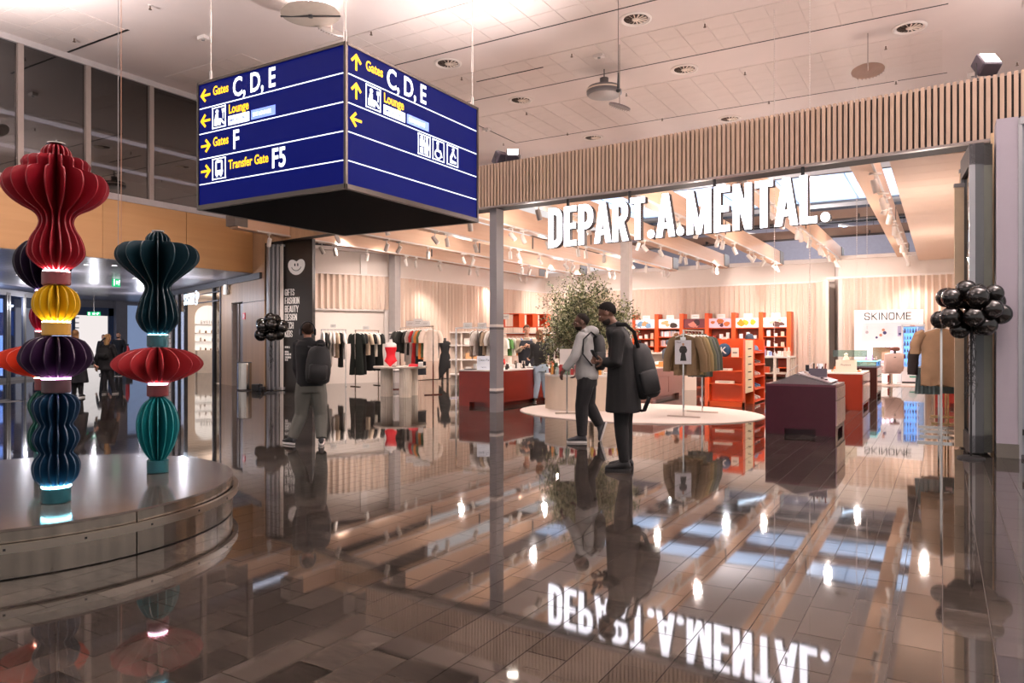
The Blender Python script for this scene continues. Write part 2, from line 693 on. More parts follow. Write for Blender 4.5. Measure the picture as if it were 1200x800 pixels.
def boards(parent, t0, t1, z0, z1, y=0.0, wdt=.115, m=None, name='oak_board', th=.03):
    n = max(1, int(round((t1 - t0) / wdt)))
    st = (t1 - t0) / n
    key = (round(st, 4), z0, z1, th, (m or oak).name)
    if key not in boardm:
        b = MB()
        b.bx(-st / 2 + .003, -th, z0, st / 2 - .003, 0, z1)
        boardm[key] = b.mesh(name, m or oak)
    for i in range(n):
        o = bpy.data.objects.new(name, boardm[key])
        COL.objects.link(o)
        o.parent = parent
        o.location = (t0 + (i + .5) * st, y, 0)


# local frame of the frontage: +x towards the shop (right), -y towards the hall
mb = MB()
mb.bx(-4.0, 0, 0, -2.95, .25, 3.5)
mb.bx(-1.85, 0, 0, 0, .25, 5.0)
mb.bx(-2.95, 0, 2.66, -1.85, .25, 3.5)
mb.bx(-1.0, 0, 3.4, 0.0, .25, 5.0)
wf = mb.build('wall_front_left', mat('core_dark2', '#4a3828', .7), loc=A1, rotz=FROT + PI, kind='structure')
boards(wf, -1.85, 0.0, 0, 2.62)
boards(wf, -1.85, -1.0, 2.64, 3.48)
boards(wf, -1.0, 0.0, 2.64, 5.0)
boards(wf, -2.95, -1.85, 2.68, 3.48)
boards(wf, -4.0, -2.95, 0, 3.48)
# steel service door in the recess
dr = MB()
dr.bx(-2.92, .12, 0.02, -1.88, .17, 2.64)
door = dr.build('door_1', mat('door_grey', '#7d7470', .45), loc=A1, rotz=FROT + PI, kind='structure')
mb = MB()
mb.bx(-2.95, -.02, 0, -2.9, .2, 2.66)
mb.bx(-1.9, -.02, 0, -1.85, .2, 2.66)
mb.bx(-2.62, .08, 0.02, -2.58, .125, 2.64)
mb.build('door_frame', mat('frame_beige', '#a99c92', .4), door)
mb = MB()
mb.tube([(-2.05, .12, 1.05), (-2.05, .06, 1.05), (-2.17, .06, 1.05)], .012, 6)
mb.build('handle', steel, door)
mb = MB()
mb.cb((-2.15, .11, 1.5), (.12, .02, .18))
mb.build('door_plate', steel, door)
# beam that carries the boards on over the left end of the shop opening, behind the hanging sign
B0 = Vector((-13.98, 14.1, 0))
ang = math.atan2(B0.y - A1.y, B0.x - A1.x)
Lb = (B0 - A1).length
mb = MB()
mb.bx(0, .0, 4.34, Lb + 2.4, .5, 5.1)
tr = mb.build('trim_2', mat('core_dark3', '#2f2823', .7), loc=A1, rotz=ang, kind='structure')
boards(tr, 0, Lb + 2.4, 4.3, 5.1, wdt=.14)
# ---- slatted fascia over the shop opening
HP = [fl(0, 0)] * 0
for px, py in ((1330, 139.5), (1200, 157), (1080, 173.5), (960, 190), (850, 205.5), (740, 221), (650, 232), (565, 243)):
    HP.append(at(px, FPX * 2.7 / (HOR - py)))
dl = (HP[-1] - HP[-3]).normalized()
HP.append(HP[-1] + dl * 3.2)
for p in HP:
    p.z = 0
HZ0, HZ1 = 4.1, 4.93
seg = [(HP[i + 1] - HP[i]).length for i in range(len(HP) - 1)]
TOT = sum(seg)


def along(s):
    for i, L in enumerate(seg):
        if s <= L or i == len(seg) - 1:
            dv = (HP[i + 1] - HP[i]).normalized()
            return HP[i] + dv * s, dv
        s -= L


mb = MB()
r1, r2, r3, r4 = [], [], [], []
N = 40
for i in range(N + 1):
    p, dv = along(TOT * i / N)
    nrm = Vector((-dv.y, dv.x, 0))
    if nrm.y < 0:
        nrm = -nrm
    r1.append(p + nrm * .03)
    r2.append(p + nrm * .42)
for i in range(N):
    a, b, c, d = r1[i], r1[i + 1], r2[i + 1], r2[i]
    vs = [(q.x, q.y, z) for z in (HZ0 - .03, HZ1 - .02) for q in (a, b, c, d)]
    mb.add(vs, [(3, 2, 1, 0), (4, 5, 6, 7), (0, 1, 5, 4), (2, 3, 7, 6)])
fascia = mb.build('trim_1', mat('fascia_core', '#241d1b', .7), kind='structure')
sb = MB()
sb.bx(-.024, -.03, HZ0, .024, .03, HZ1)
sm = sb.mesh('slat', slatw)
ns = int(TOT / .076)
for i in range(ns):
    p, dv = along((i + .5) * TOT / ns)
    o = bpy.data.objects.new('slat', sm)
    COL.objects.link(o)
    o.parent = fascia
    o.location = (p.x, p.y, 0)
    o.rotation_euler = (0, 0, math.atan2(-dv.y, -dv.x))
mb = MB()
for i in range(N):
    a, b = r1[i], r1[i + 1]
    off = Vector((0, -.07, 0))
    vs = [(q.x, q.y, z) for z in (HZ0 - .035, HZ0 - .004) for q in (a + off, b + off, b + Vector((0, .02, 0)), a + Vector((0, .02, 0)))]
    mb.add(vs, [(3, 2, 1, 0), (4, 5, 6, 7), (0, 1, 5, 4), (2, 3, 7, 6)])
mb.build('drip_edge', mat('edge_grey', '#8a807c', .4, .4), fascia)
# ---- grey end wall and sliding-door pocket at the right
wallm = mat('mall_grey', '#a39ca6', .5, var=.03)
E0 = at(1167.5, 8.85)
mb = MB()
mb.bx(E0.x, E0.y, 0.17, E0.x + .22, E0.y + .4, 4.12)
wr = mb.build('wall_right', wallm, kind='structure')
mb = MB()
mb.bx(E0.x, E0.y - .012, 0, E0.x + .23, E0.y + .4, .17)
mb.build('skirting', mat('skirting_olive', '#5b5851', .5), wr)
mb = MB()
mb.bx(E0.x + .24, E0.y + .02, 0.03, E0.x + 1.4, E0.y + .1, 4.12)
dd = mb.build('door_2', mat('door_bluegrey', '#8a8f98', .4, var=.03), kind='structure')
mb = MB()
mb.bx(E0.x + .22, E0.y - .01, 0, E0.x + .26, E0.y + .1, 4.1)
mb.bx(E0.x + .24, E0.y - .02, 4.02, E0.x + 1.4, E0.y + .05, 4.1)
mb.build('door_frame', alu, dd)
mb = MB()
mb.cb((E0.x + .32, E0.y - .0, 1.67), (.05, .05, .13))
mb.cb((E0.x + .30, E0.y - .0, .32), (.08, .05, .07))
mb.build('door_lock', black, dd)
mb = MB()
mb.bx(E0.x + .25, E0.y - .02, 0, E0.x + 1.4, E0.y + .06, .05)
mb.build('threshold', dgrey, dd)
# ---- shop walls: white upper walls over pleated curtains
WH = 4.62
CT = 3.70
uw = mat('upper_wall', '#dccfc6', .7, var=.02)


def wallseg(name, p, q, z0, z1, th=.2, m=uw, side=1):
    p, q = Vector((p[0], p[1], 0)), Vector((q[0], q[1], 0))
    L = (q - p).length
    a = math.atan2(q.y - p.y, q.x - p.x)
    mb = MB()
    mb.bx(0, 0 if side > 0 else -th, z0, L, th if side > 0 else 0, z1)
    return mb.build(name, m, loc=p, rotz=a, kind='structure'), L, a


W0, W1 = at(345, 23.9), at(459, 25.6)
W2, W3 = at(464, 25.9), Vector((-16.1, 30.2, 0))
back_y = 30.2
W4 = Vector((-3.55, 30.2, 0))
W5 = Vector((-3.25, 28.7, 0))
W6 = Vector((.62, 28.7, 0))
o, L, a = wallseg('wall_shop_left', W0, W1, 0, WH)
mb = MB()
mb.bx(0.2, -.08, CT, L, 0, CT + .05)
mb.bx(L * .66, -.06, CT + .05, L * .73, 0, WH - .2)
mb.bx(0, -.25, WH - .12, L, 0, WH)
mb.build('ledge', white, o)
nichez = 2.48
mb = MB()          # white picture-frame niche below the short curtain
mb.bx(0.1, -.1, nichez, L - .12, 0, nichez + .06)
mb.bx(L - .3, -.1, 0, L - .12, 0, nichez)
mb.build('niche_frame', white, o)
o, L, a = wallseg('wall_shop_left_rear', W2, W3, 0, WH)
mb = MB()
mb.bx(0, -.08, CT, L, 0, CT + .05)
mb.bx(0, -.25, WH - .12, L, 0, WH)
mb.build('ledge', white, o)
o, L, a = wallseg('wall_back', W3, W4, 0, WH)
mb = MB()
mb.bx(0, -.1, CT, L, 0, CT + .07)
mb.bx(0, -.15, WH - .16, L, 0, WH)
mb.build('ledge', white, o)
o, L, a = wallseg('wall_back_right', W5, W6, 0, WH - .1)
mb = MB()
mb.bx(-.4, -.1, CT, L, 0, CT + .07)
mb.bx(-.3, -.15, WH - .22, L, 0, WH - .1)
mb.build('ledge', white, o)
wallseg('wall_return', W4, W5, 0, WH - .1)
# niche with pale doors between the two back walls
o, L, a = wallseg('wall_shop_right', (.62, 28.7), (.62, 11.6), 0, 4.2, m=cream)
boards(o, 0.3, 16.8, 0.0, 4.1, y=-.01, wdt=.55, m=mat('cream_panel', '#dcc6b0', .6), name='wall_panel')


def curtain(p, q, z0, z1, label, pitch=.2, amp=.055, off=.12):
    p, q = Vector((p[0], p[1], 0)), Vector((q[0], q[1], 0))
    L = (q - p).length
    a = math.atan2(q.y - p.y, q.x - p.x)
    t = thing('curtain', label, 'curtain', (p.x, p.y, 0), a)
    n = int(L / pitch * 8)
    rnd = random.Random(int(L * 100))
    ph = [rnd.uniform(-.5, .5) for _ in range(int(L / pitch) + 4)]

    def fn(u, v):
        x = u * L
        k = x / pitch
        i = int(k)
        fr = k - i
        pr = ph[i] * (1 - fr) + ph[i + 1] * fr
        y = -off - amp * (math.sin(2 * PI * k + 1.2 * pr) + .35 * math.sin(4 * PI * k + pr)) * (1 + .5 * pr) * (.75 + .25 * (1 - v))
        return (x, y, z0 + (z1 - z0) * v)
    mb = MB()
    mb.grid(fn, n, 3)
    mb.build('cloth', curt, t, smooth=70)
    mb = MB()
    mb.bx(0, -off - .03, z1 - .005, L, -off + .03, z1 + .03)
    mb.build('rail', white, t)
    return t


curtain(W0, W1, nichez + .06, CT, 'short pleated beige curtain above the white niche at the left')
curtain(W2, W3, 0.02, CT, 'long pleated beige curtain along the left shop wall behind the racks')
curtain(W3, (-4.1, 30.2), 0.02, CT, 'wide pleated beige curtain across the back behind the orange shelves')
curtain(W5 + Vector((.15, 0, 0)), (.5, 28.7), 0.02, CT, 'pleated beige curtain behind the white skincare booth')
curtain(W4 + Vector((-.5, -.05, 0)), W5 + Vector((-.25, .1, 0)), 0.02, CT, 'narrow curtain turned round the corner right of the orange shelves', .17)
# low cream ceiling strip along the right shop wall
mb = MB()
mb.bx(-.72, 12.6, 4.24, .7, 28.7, 4.4)
lc = mb.build('ceiling_low', mat('cream_ceiling', '#e3c9b7', .7, var=.02), kind='structure')
for k in range(27):
    b = MB()
    if k == 0:
        b.bx(-.70, 0, 4.225, .66, .585, 4.24)
        lcm = b.mesh('ceiling_board', mat('cream_board', '#e6ccba', .7, var=.02))
    o = bpy.data.objects.new('ceiling_board', lcm)
    COL.objects.link(o)
    o.parent = lc
    o.location = (0, 12.7 + k * .592, 0)
# ---- columns
stone = mat('column_grey', '#807d80', .5, .0, var=.04)


def column(px, d, wx, wy, z1, label, m):
    c = at(px, d)
    t = thing('column', label, 'column', (c.x, c.y, 0))
    mb = MB()
    mb.bx(-wx / 2, -wy / 2, 0, wx / 2, wy / 2, z1)
    mb.build('shaft', m, t)
    mb = MB()
    for z in (.38, 1.66):
        mb.bx(-wx / 2 - .004, -wy / 2 - .004, z, wx / 2 + .004, wy / 2 + .004, z + .03)
    mb.build('tape', dgrey, t)
    mb = MB()
    for z in (.43, 1.71):
        mb.bx(-wx / 2 - .003, -wy / 2 - .003, z, wx / 2 + .003, wy / 2 + .003, z + .05)
    mb.build('band', white, t)
    return t


column(582, 14.6, .16, .27, 4.12, 'grey square steel column standing in front of the oxblood counter', stone)
column(734, 22.0, .27, .27, 4.7, 'white square column behind the olive tree', mat('column_white', '#c4bbb6', .6))
column(462.5, 25.2, .27, .3, 4.7, 'grey column between the two left curtains', mat('column_mid', '#a59d9a', .5))
# ---- long glulam beams over the shop, seen from below
for i, X in enumerate((-15.95, -13.9, -11.8, -9.7, -7.6, -5.5, -3.35, -1.2)):
    t = thing('timber_beam', '%s pale timber beam from the left under the shop roof' % ORD[i], 'beam', (X, 12.6, 4.38), 0,
              'timber beams under the shop roof')
    if i == 0:
        mb = MB()
        mb.bx(-.16, 0, 0, .16, 17.0, .5)
        bm_ = mb.mesh('beam', beamw)
        mb = MB()
        mb.bx(-.18, 8.3, .1, .18, 8.36, .48)
        mb.bx(-.18, 16.4, .05, .18, 17.1, .52)
        mb.bx(-.18, -.1, .05, .18, .3, .52)
        sh_ = mb.mesh('steel_shoe', mat('shoe_grey', '#6d655f', .5, .4))
        mb = MB()
        mb.bx(.17, .6, -.02, .205, 16.0, .02)
        tr_ = mb.mesh('track', mat('track_white', '#cfc6c0', .4))
        mb = MB()
        for k in range(2):
            mb.bx(-.165, .1 + 8.5 * k, .2, -.16, 8.0 + 8.5 * k, .26)
        gr_ = mb.mesh('groove', mat('groove', '#8a6a50', .6))
    for nm, me in (('beam', bm_), ('steel_shoe', sh_), ('track', tr_), ('groove', gr_)):
        o = bpy.data.objects.new(nm, me)
        COL.objects.link(o)
        o.parent = t
# cross trusses between the timber beams
for i, yy in enumerate((24.5, 28.3)):
    t = thing('cross_beam', ('nearer', 'farther')[i] + ' brown steel cross beam above the timber beams', 'beam', (0, yy, 5.2))
    mb = MB()
    mb.bx(-16.5, -.1, 0, .4, .1, .3)
    mb.build('beam', mat('cross_brown', '#8a7468', .6), t)
    mb = MB()
    mb.tube([(-16.5, -.3, -.05), (.4, -.3, -.05)], .04, 6)
    for k in range(9):
        mb.bx(-15.5 + 1.9 * k, -.32, -.05, -15.47 + 1.9 * k, -.1, .1)
    mb.build('conduit', dgrey, t)

# bare points added to brighten the far wall and ceiling
for x, y in ((-12, 36), (-6, 41), (-1.5, 36), (-8, 31.5)):
    lamp('far_hall_fill', 'POINT', (x, y, 6.4), 420, (.95, .95, 1.0), .1)
# ================================================================ LETTERING
def arcp(cx, cy, rx, ry, a0, a1, n=8):
    return [(cx + rx * math.cos(math.radians(a0 + (a1 - a0) * k / n)), cy + ry * math.sin(math.radians(a0 + (a1 - a0) * k / n))) for k in range(n + 1)]


def strokeq(pts, s, closed=False):
    # strip of quads of width s along a polyline, mitred
    n = len(pts)
    L, R = [], []
    for i, p in enumerate(pts):
        a = pts[(i - 1) % n] if (closed or i > 0) else None
        b = pts[(i + 1) % n] if (closed or i < n - 1) else None
        p = Vector(p)
        d1 = (p - Vector(a)).normalized() if a else None
        d2 = (Vector(b) - p).normalized() if b else None
        if d1 is None:
            d1 = d2
        if d2 is None:
            d2 = d1
        n1, n2 = Vector((-d1.y, d1.x)), Vector((-d2.y, d2.x))
        m = n1 + n2
        m = m / max(m.dot(n1), .3)
        L.append(p + m * s / 2)
        R.append(p - m * s / 2)
    q = []
    for i in range(n if closed else n - 1):
        j = (i + 1) % n
        q.append([tuple(L[i]), tuple(L[j]), tuple(R[j]), tuple(R[i])])
    return q


def glyph(ch, w=.46, s=.17):
    h = s / 2

    def R(x0, y0, x1, y1):
        return [[(x0, y0), (x1, y0), (x1, y1), (x0, y1)]]
    stem = R(0, 0, s, 1)
    r = min(w * .5, .24) - h * .6
    r = max(r, .06)
    sh = s * .86      # horizontal strokes a little thinner

    def bowl(y0, y1):
        return strokeq([(s * .5, y1 - h)] + arcp(w - h - r, y1 - h - r, r, r, 90, 0) + arcp(w - h - r, y0 + h + r, r, r, 0, -90) + [(s * .5, y0 + h)], s)

    def ring():
        return strokeq(arcp(w - h - r, 1 - h - r, r, r, 90, 0) + arcp(w - h - r, h + r, r, r, 0, -90) + arcp(h + r, h + r, r, r, -90, -180) +
                       arcp(h + r, 1 - h - r, r, r, 180, 90), s, True)
    if ch == 'A':
        c = w / 2
        k = s * .58
        return ([[(-.03, 0), (s - .03, 0), (c + k * .75, 1), (c - k * .9, 1)], [(w + .03 - s, 0), (w + .03, 0), (c + k * .9, 1), (c - k * .75, 1)]] +
                R(w * .2, .2, w * .8, .2 + sh * .9)), w
    if ch == 'B':
        return stem + bowl(.46, 1) + bowl(0, .54), w
    if ch in 'CG':
        q = strokeq([(w - h, .66)] + arcp(w - h - r, 1 - h - r, r, r, 0, 90) + arcp(h + r, 1 - h - r, r, r, 90, 180) +
                    arcp(h + r, h + r, r, r, 180, 270) + arcp(w - h - r, h + r, r, r, 270, 360) + [(w - h, .34)], s)
        if ch == 'G':
            q += R(w - s, .2, w, .52) + R(w * .52, .4, w, .52)
        return q, w
    if ch == 'D':
        return stem + bowl(0, 1), w
    if ch == 'E':
        w *= .86
        return stem + R(0, 0, w, sh) + R(0, 1 - sh, w, 1) + R(0, .5 - sh * .5, w * .93, .5 + sh * .5), w
    if ch == 'F':
        w *= .84
        return stem + R(0, 1 - sh, w, 1) + R(0, .5 - sh * .55, w * .93, .5 + sh * .45), w
    if ch == 'H':
        return stem + R(w - s, 0, w, 1) + R(0, .5 - sh / 2, w, .5 + sh / 2), w
    if ch == 'I':
        return stem, s
    if ch == 'K':
        return stem + [[(s * .7, .38), (s * 1.2, .6), (w + .02, 1), (w - s, 1)], [(s * .9, .52), (s * 1.7, .66), (w + .04, 0), (w - s, 0)]], w
    if ch == 'L':
        w *= .82
        return stem + R(0, 0, w, sh), w
    if ch == 'M':
        w *= 1.38
        c = w / 2
        return stem + R(w - s, 0, w, 1) + [[(0, 1), (s * 1.02, 1), (c + s * .35, 0), (c - s * .35, 0)], [(w, 1), (w - s * 1.02, 1), (c - s * .35, 0), (c + s * .35, 0)]], w
    if ch == 'N':
        return stem + R(w - s, 0, w, 1) + [[(0, 1), (s * 1.0, 1), (w, 0), (w - s * 1.0, 0)]], w
    if ch == 'O':
        return ring(), w
    if ch == 'P':
        return stem + bowl(.38, 1), w
    if ch == 'R':
        return stem + bowl(.42, 1) + [[(w * .36, .48), (w * .36 + s, .48), (w + .02, 0), (w + .02 - s * 1.06, 0)]], w
    if ch == 'S':
        p = [(w - h, .68)] + arcp(w - h - r, 1 - h - r, r, r, 0, 90, 6) + arcp(h + r, 1 - h - r, r, r, 90, 180, 6) + [(h, .68), (h + .02, .6), (w - h - .02, .4), (w - h, .32)] + \
            arcp(w - h - r, h + r, r, r, 0, -90, 6) + arcp(h + r, h + r, r, r, -90, -180, 6) + [(h, .32)]
        return strokeq(p, s), w
    if ch == 'T':
        w *= .92
        return R(w / 2 - h, 0, w / 2 + h, 1) + R(0, 1 - sh, w, 1), w
    if ch == 'U':
        return strokeq([(h, 1)] + arcp(h + r, h + r, r, r, 180, 270) + arcp(w - h - r, h + r, r, r, 270, 360) + [(w - h, 1)], s), w
    if ch == 'Y':
        return R(w / 2 - h, 0, w / 2 + h, .48) + [[(w / 2 - h, .42), (w / 2 + h, .42), (s - .04, 1), (-.04, 1)], [(w / 2 - h, .42), (w / 2 + h, .42), (w + .04, 1), (w + .04 - s, 1)]], w
    if ch == '.':
        d = s * .62
        return [[(d + d * math.cos(2 * PI * k / 16), d + d * math.sin(2 * PI * k / 16)) for k in range(16)]], 2 * d
    return [], w * .5


def glyph_into(mb, quads, H, depth, M=None, x=0.0):
    # local text frame: x right, z up, front at y = -depth
    for i, q in enumerate(quads):
        e = (i % 3) * .0006
        n = len(q)
        area = sum(q[k][0] * q[(k + 1) % n][1] - q[(k + 1) % n][0] * q[k][1] for k in range(n))
        if area < 0:
            q = q[::-1]
        vs = [(x + a * H, -depth - e, b * H) for a, b in q] + [(x + a * H, 0, b * H) for a, b in q]
        fs = [tuple(range(n)), tuple(reversed(range(n, 2 * n)))] + [(k, n + k, n + (k + 1) % n, (k + 1) % n) for k in range(n)]
        mb.add(vs, fs, M)


def heavy_text(mb, text, H, depth, w=.46, s=.17, track=.06, M=None, x=0.0):
    for ch in text:
        q, adv = glyph(ch, w, s)
        glyph_into(mb, q, H, depth, M, x)
        x += (adv + track) * H
    return x


def heavy_len(text, H, w=.46, s=.17, track=.06):
    return sum(glyph(c, w, s)[1] + track for c in text) * H


def font_text(mb, text, size, M, xs=1.0, bold=0.0, depth=0.0):
    cu = bpy.data.curves.new('t', 'FONT')
    cu.body = text
    cu.size = size
    cu.offset = bold
    cu.extrude = depth
    cu.resolution_u = 3
    o = bpy.data.objects.new('t', cu)
    COL.objects.link(o)
    dg = bpy.context.evaluated_depsgraph_get()
    me = o.evaluated_get(dg).to_mesh()
    n = len(mb.v)
    # text frame: x right, y up  ->  x right, z up, facing -y
    T = M @ Matrix(((xs, 0, 0, 0), (0, 0, -1, 0), (0, 1, 0, 0), (0, 0, 0, 1)))
    xm = 0
    for v in me.vertices:
        mb.v.append(tuple(T @ v.co))
        xm = max(xm, v.co.x * xs)
    for p in me.polygons:
        mb.face([i + n for i in p.vertices])
    o.evaluated_get(dg).to_mesh_clear()
    bpy.data.objects.remove(o)
    bpy.data.curves.remove(cu)
    return xm


def MT(x, y, z, rz=0.0):
    return Matrix.Translation((x, y, z)) @ Matrix.Rotation(rz, 4, 'Z')


# ================================================================ HANGING SIGN
navy = mat('sign_navy', '#020a38', .5, emit='#0016a0', es=.22, var=.3, scale=1.2, spec=.05)
yel = mat('sign_yellow', '#ffc400', .4, emit='#ffc000', es=1.15, var=.02)
wht = mat('sign_lit_white', '#ffffff', .4, emit='#eef6ff', es=1.5, var=.02)
lblue = mat('sign_pale_blue', '#8aa4ff', .4, emit='#7f9bff', es=.8, var=.02)
SX0, SX1, SY0, SY1, SZ0, SZ1 = -7.59, -5.24, 5.5, 7.93, 2.98, 4.46
ds = thing('direction_sign', 'large hanging navy blue box sign with yellow arrows and gate letters', 'sign', ((SX0 + SX1) / 2, (SY0 + SY1) / 2, SZ0))
cx, cy = (SX1 - SX0) / 2, (SY1 - SY0) / 2
hh = SZ1 - SZ0
mb = MB()
mb.bx(-cx, -cy, 0, cx, cy, hh)
mb.build('housing', mat('sign_housing', '#15151a', .3), ds)
mb = MB()
for sx in (-1, 1):
    for sy in (-1, 1):
        mb.cb((sx * cx, sy * cy, hh / 2), (.03, .03, hh + .02))
for sy in (-1, 1):
    mb.cb((0, sy * cy, .012), (2 * cx, .05, .05))
    mb.cb((0, sy * cy, hh - .006), (2 * cx, .03, .03))
for sx in (-1, 1):
    mb.cb((sx * cx, 0, .012), (.05, 2 * cy, .05))
    mb.cb((sx * cx, 0, hh - .006), (.03, 2 * cy, .03))
mb.build('frame', mat('sign_frame', '#58504a', .3, .8), ds)
mb = MB()
mb.bx(-cx + .04, -cy + .04, -.012, cx - .04, cy - .04, -.002)
mb.build('bottom_plate', mat('sign_bottom', '#030408', .7, spec=.05), ds)


def arrow(mb, cx_, cz, L, kind, M):
    a = {'left': 180, 'right': 0, 'up': 90}[kind]
    Rm = M @ Matrix.Translation((cx_, 0, cz)) @ Matrix.Rotation(math.radians(-a), 4, 'Y')
    s = L * .16
    glyph_into(mb, [[(-.5, -.08), (.4, -.08), (.4, .08), (-.5, .08)]], L, .004, Rm)
    glyph_into(mb, strokeq([(.02, .42), (.44, 0), (.02, -.42)], .17), L, .005, Rm)


def frame_sq(mb, x, z, w_, h_, M, t=.012):
    for q in ([(x, z), (x + w_, z), (x + w_, z + t), (x, z + t)], [(x, z + h_ - t), (x + w_, z + h_ - t), (x + w_, z + h_), (x, z + h_)],
              [(x, z), (x + t, z), (x + t, z + h_), (x, z + h_)], [(x + w_ - t, z), (x + w_, z), (x + w_, z + h_), (x + w_ - t, z + h_)]):
        glyph_into(mb, [q], 1, .004, M)


def disc(x, z, r, n=14):
    return [(x + r * math.cos(2 * PI * k / n), z + r * math.sin(2 * PI * k / n)) for k in range(n)]


def picto(mb, kind, x, z, w_, h_, M):
    frame_sq(mb, x, z, w_, h_, M)
    P = lambda pts: [[(x + a * w_, z + b * h_) for a, b in pts]]
    D = lambda a, b, r: [disc(x + a * w_, z + b * h_, r * w_)]
    q = []
    if kind == 'lounge':
        q += D(.36, .78, .1) + P([(.16, .12), (.62, .12), (.62, .42), (.16, .42)]) + P([(.2, .4), (.44, .4), (.44, .66), (.26, .66)]) + P([(.62, .3), (.86, .12), (.92, .18), (.66, .42)])
        q += P([(.72, .86), (.9, .86), (.86, .68), (.76, .68)]) + P([(.8, .4), (.83, .4), (.83, .68), (.8, .68)])
    elif kind == 'bus':
        q += P([(.24, .2), (.76, .2), (.76, .34), (.24, .34)]) + P([(.24, .3), (.32, .3), (.32, .82), (.24, .82)]) + P([(.68, .3), (.76, .3), (.76, .82), (.68, .82)])
        q += P([(.24, .78), (.76, .78), (.7, .9), (.3, .9)]) + P([(.3, .12), (.4, .12), (.4, .2), (.3, .2)]) + P([(.6, .12), (.7, .12), (.7, .2), (.6, .2)]) + P([(.24, .34), (.76, .34), (.76, .42), (.24, .42)])
    elif kind == 'wc':
        for a, sk in ((.28, 0), (.7, 1)):
            q += D(a, .84, .09)
            if sk:
                q += P([(a - .06, .74), (a + .06, .74), (a + .18, .34), (a - .18, .34)])
            else:
                q += P([(a - .13, .74), (a + .13, .74), (a + .13, .42), (a - .13, .42)])
            q += P([(a - .1, .36), (a - .02, .36), (a - .02, .1), (a - .1, .1)]) + P([(a + .02, .36), (a + .1, .36), (a + .1, .1), (a + .02, .1)])
        q += P([(.485, .1), (.505, .1), (.505, .9), (.485, .9)])
    elif kind == 'chair':
        q += D(.42, .84, .09) + P([(.36, .46), (.48, .46), (.48, .74), (.36, .74)]) + P([(.42, .44), (.68, .44), (.68, .53), (.42, .53)]) + P([(.62, .46), (.7, .48), (.82, .22), (.74, .2)])
        cpts = [(x + (.46 + .25 * math.cos(math.radians(a))) * w_, z + (.32 + .21 * math.sin(math.radians(a))) * h_) for a in range(100, 380, 28)]
        q += strokeq(cpts, .014)
    elif kind == 'baby':
        q += D(.55, .82, .09) + P([(.5, .74), (.62, .72), (.44, .4), (.3, .46)]) + P([(.28, .12), (.4, .12), (.42, .44), (.28, .44)]) + P([(.3, .3), (.8, .24), (.8, .14), (.3, .12)])
        q += P([(.55, .66), (.62, .62), (.8, .46), (.74, .42)])
    glyph_into(mb, q, 1, .005, M)


def sign_face(rows, W_, M, nm):
    p = MB()
    p.bx(.02, -.004, .025, W_ - .02, .002, hh - .02, M)
    pan = p.build('display_panel', navy, ds)
    lines = MB()
    for v in (.207, .408, .609, .81):
        z = hh * (1 - v)
        lines.bx(.03, -.010, z - .0045, W_ - .03, -.003, z + .0045, M)
    lines.build('divider_line', wht, pan)
    G = M @ MT(0, -.006, 0)
    for i, (adir, items) in enumerate(rows):
        zb = hh * (1 - (.207, .408, .609, .81)[i])
        rh = hh * .2
        m_ = MB()
        arrow(m_, W_ * .06, zb + rh * .5, .165, adir, G)
        m_.build('arrow', yel, pan)
        for it in items:
            k = it[0]
            m_ = MB()
            if k == 'y':
                font_text(m_, it[1], .146, M @ MT(it[2] * W_, -.006, zb + (.165 if it[1] == 'Lounge' else .125)), .80, .0035)
                m_.build('yellow_lettering', yel, pan)
            elif k == 'w':
                font_text(m_, it[1], .30, M @ MT(it[2] * W_, -.006, zb + .05), .8, .0065)
                m_.build('white_lettering', wht, pan)
            elif k == 'p':
                picto(m_, it[1], it[2] * W_, zb + .03, .235, .245, G)
                m_.build('pictogram', wht, pan)
            elif k == 'boxes':
                m_.bx(it[1] * W_, -.009, zb + .03, (it[1] + .15) * W_, -.003, zb + .135, M)
                wl_ = m_.build('white_label', wht, pan)
                tx = MB()
                font_text(tx, 'AMERICAN EXPRESS', .045, M @ MT((it[1] + .008) * W_, -.0115, zb + .065), .76, .0012)
                tx.build('label_lettering', mat('print_blue', '#1d3f8f', .5), pan)
                m_ = MB()
                m_.bx((it[1] + .165) * W_, -.009, zb + .035, (it[1] + .33) * W_, -.003, zb + .14, M)
                m_.build('blue_label', lblue, pan)
                tx = MB()
                font_text(tx, 'SAS LOUNGE', .062, M @ MT((it[1] + .178) * W_, -.0115, zb + .065), .8, .0012)
                tx.build('label_lettering', wht, pan)


sign_face([('left', [('y', 'Gates', .115), ('w', 'C, D, E', .262)]),
           ('left', [('p', 'lounge', .112), ('y', 'Lounge', .232), ('boxes', .232)]),
           ('right', [('y', 'Gates', .115), ('w', 'F', .262)]),
           ('right', [('p', 'bus', .112), ('y', 'Transfer Gate', .232), ('w', 'F5', .535)])], 2 * cx, MT(-cx, -cy, 0), 'a')
sign_face([('up', [('y', 'Gates', .12), ('w', 'C, D, E', .258)]),
           ('up', [('p', 'lounge', .12), ('y', 'Lounge', .238), ('boxes', .238)]),
           ('left', [('p', 'wc', .485), ('p', 'chair', .60), ('p', 'baby', .72)]),
           ('up', [])][:3], 2 * cy, MT(cx, -cy, 0, PI / 2), 'b')
for sx, sy in ((-.82, -.99), (.985, -.985), (.985, .93), (-.9, .9)):
    mb = MB()
    mb.cyl((sx * cx, sy * cy), .007, hh, CEIL - SZ0, 6)
    mb.cyl((sx * cx, sy * cy), .02, hh, hh + .12, 8)
    mb.cyl((sx * cx, sy * cy), .012, hh + .45, hh + .85, 8)
    mb.build('suspension_rod', steel, ds)

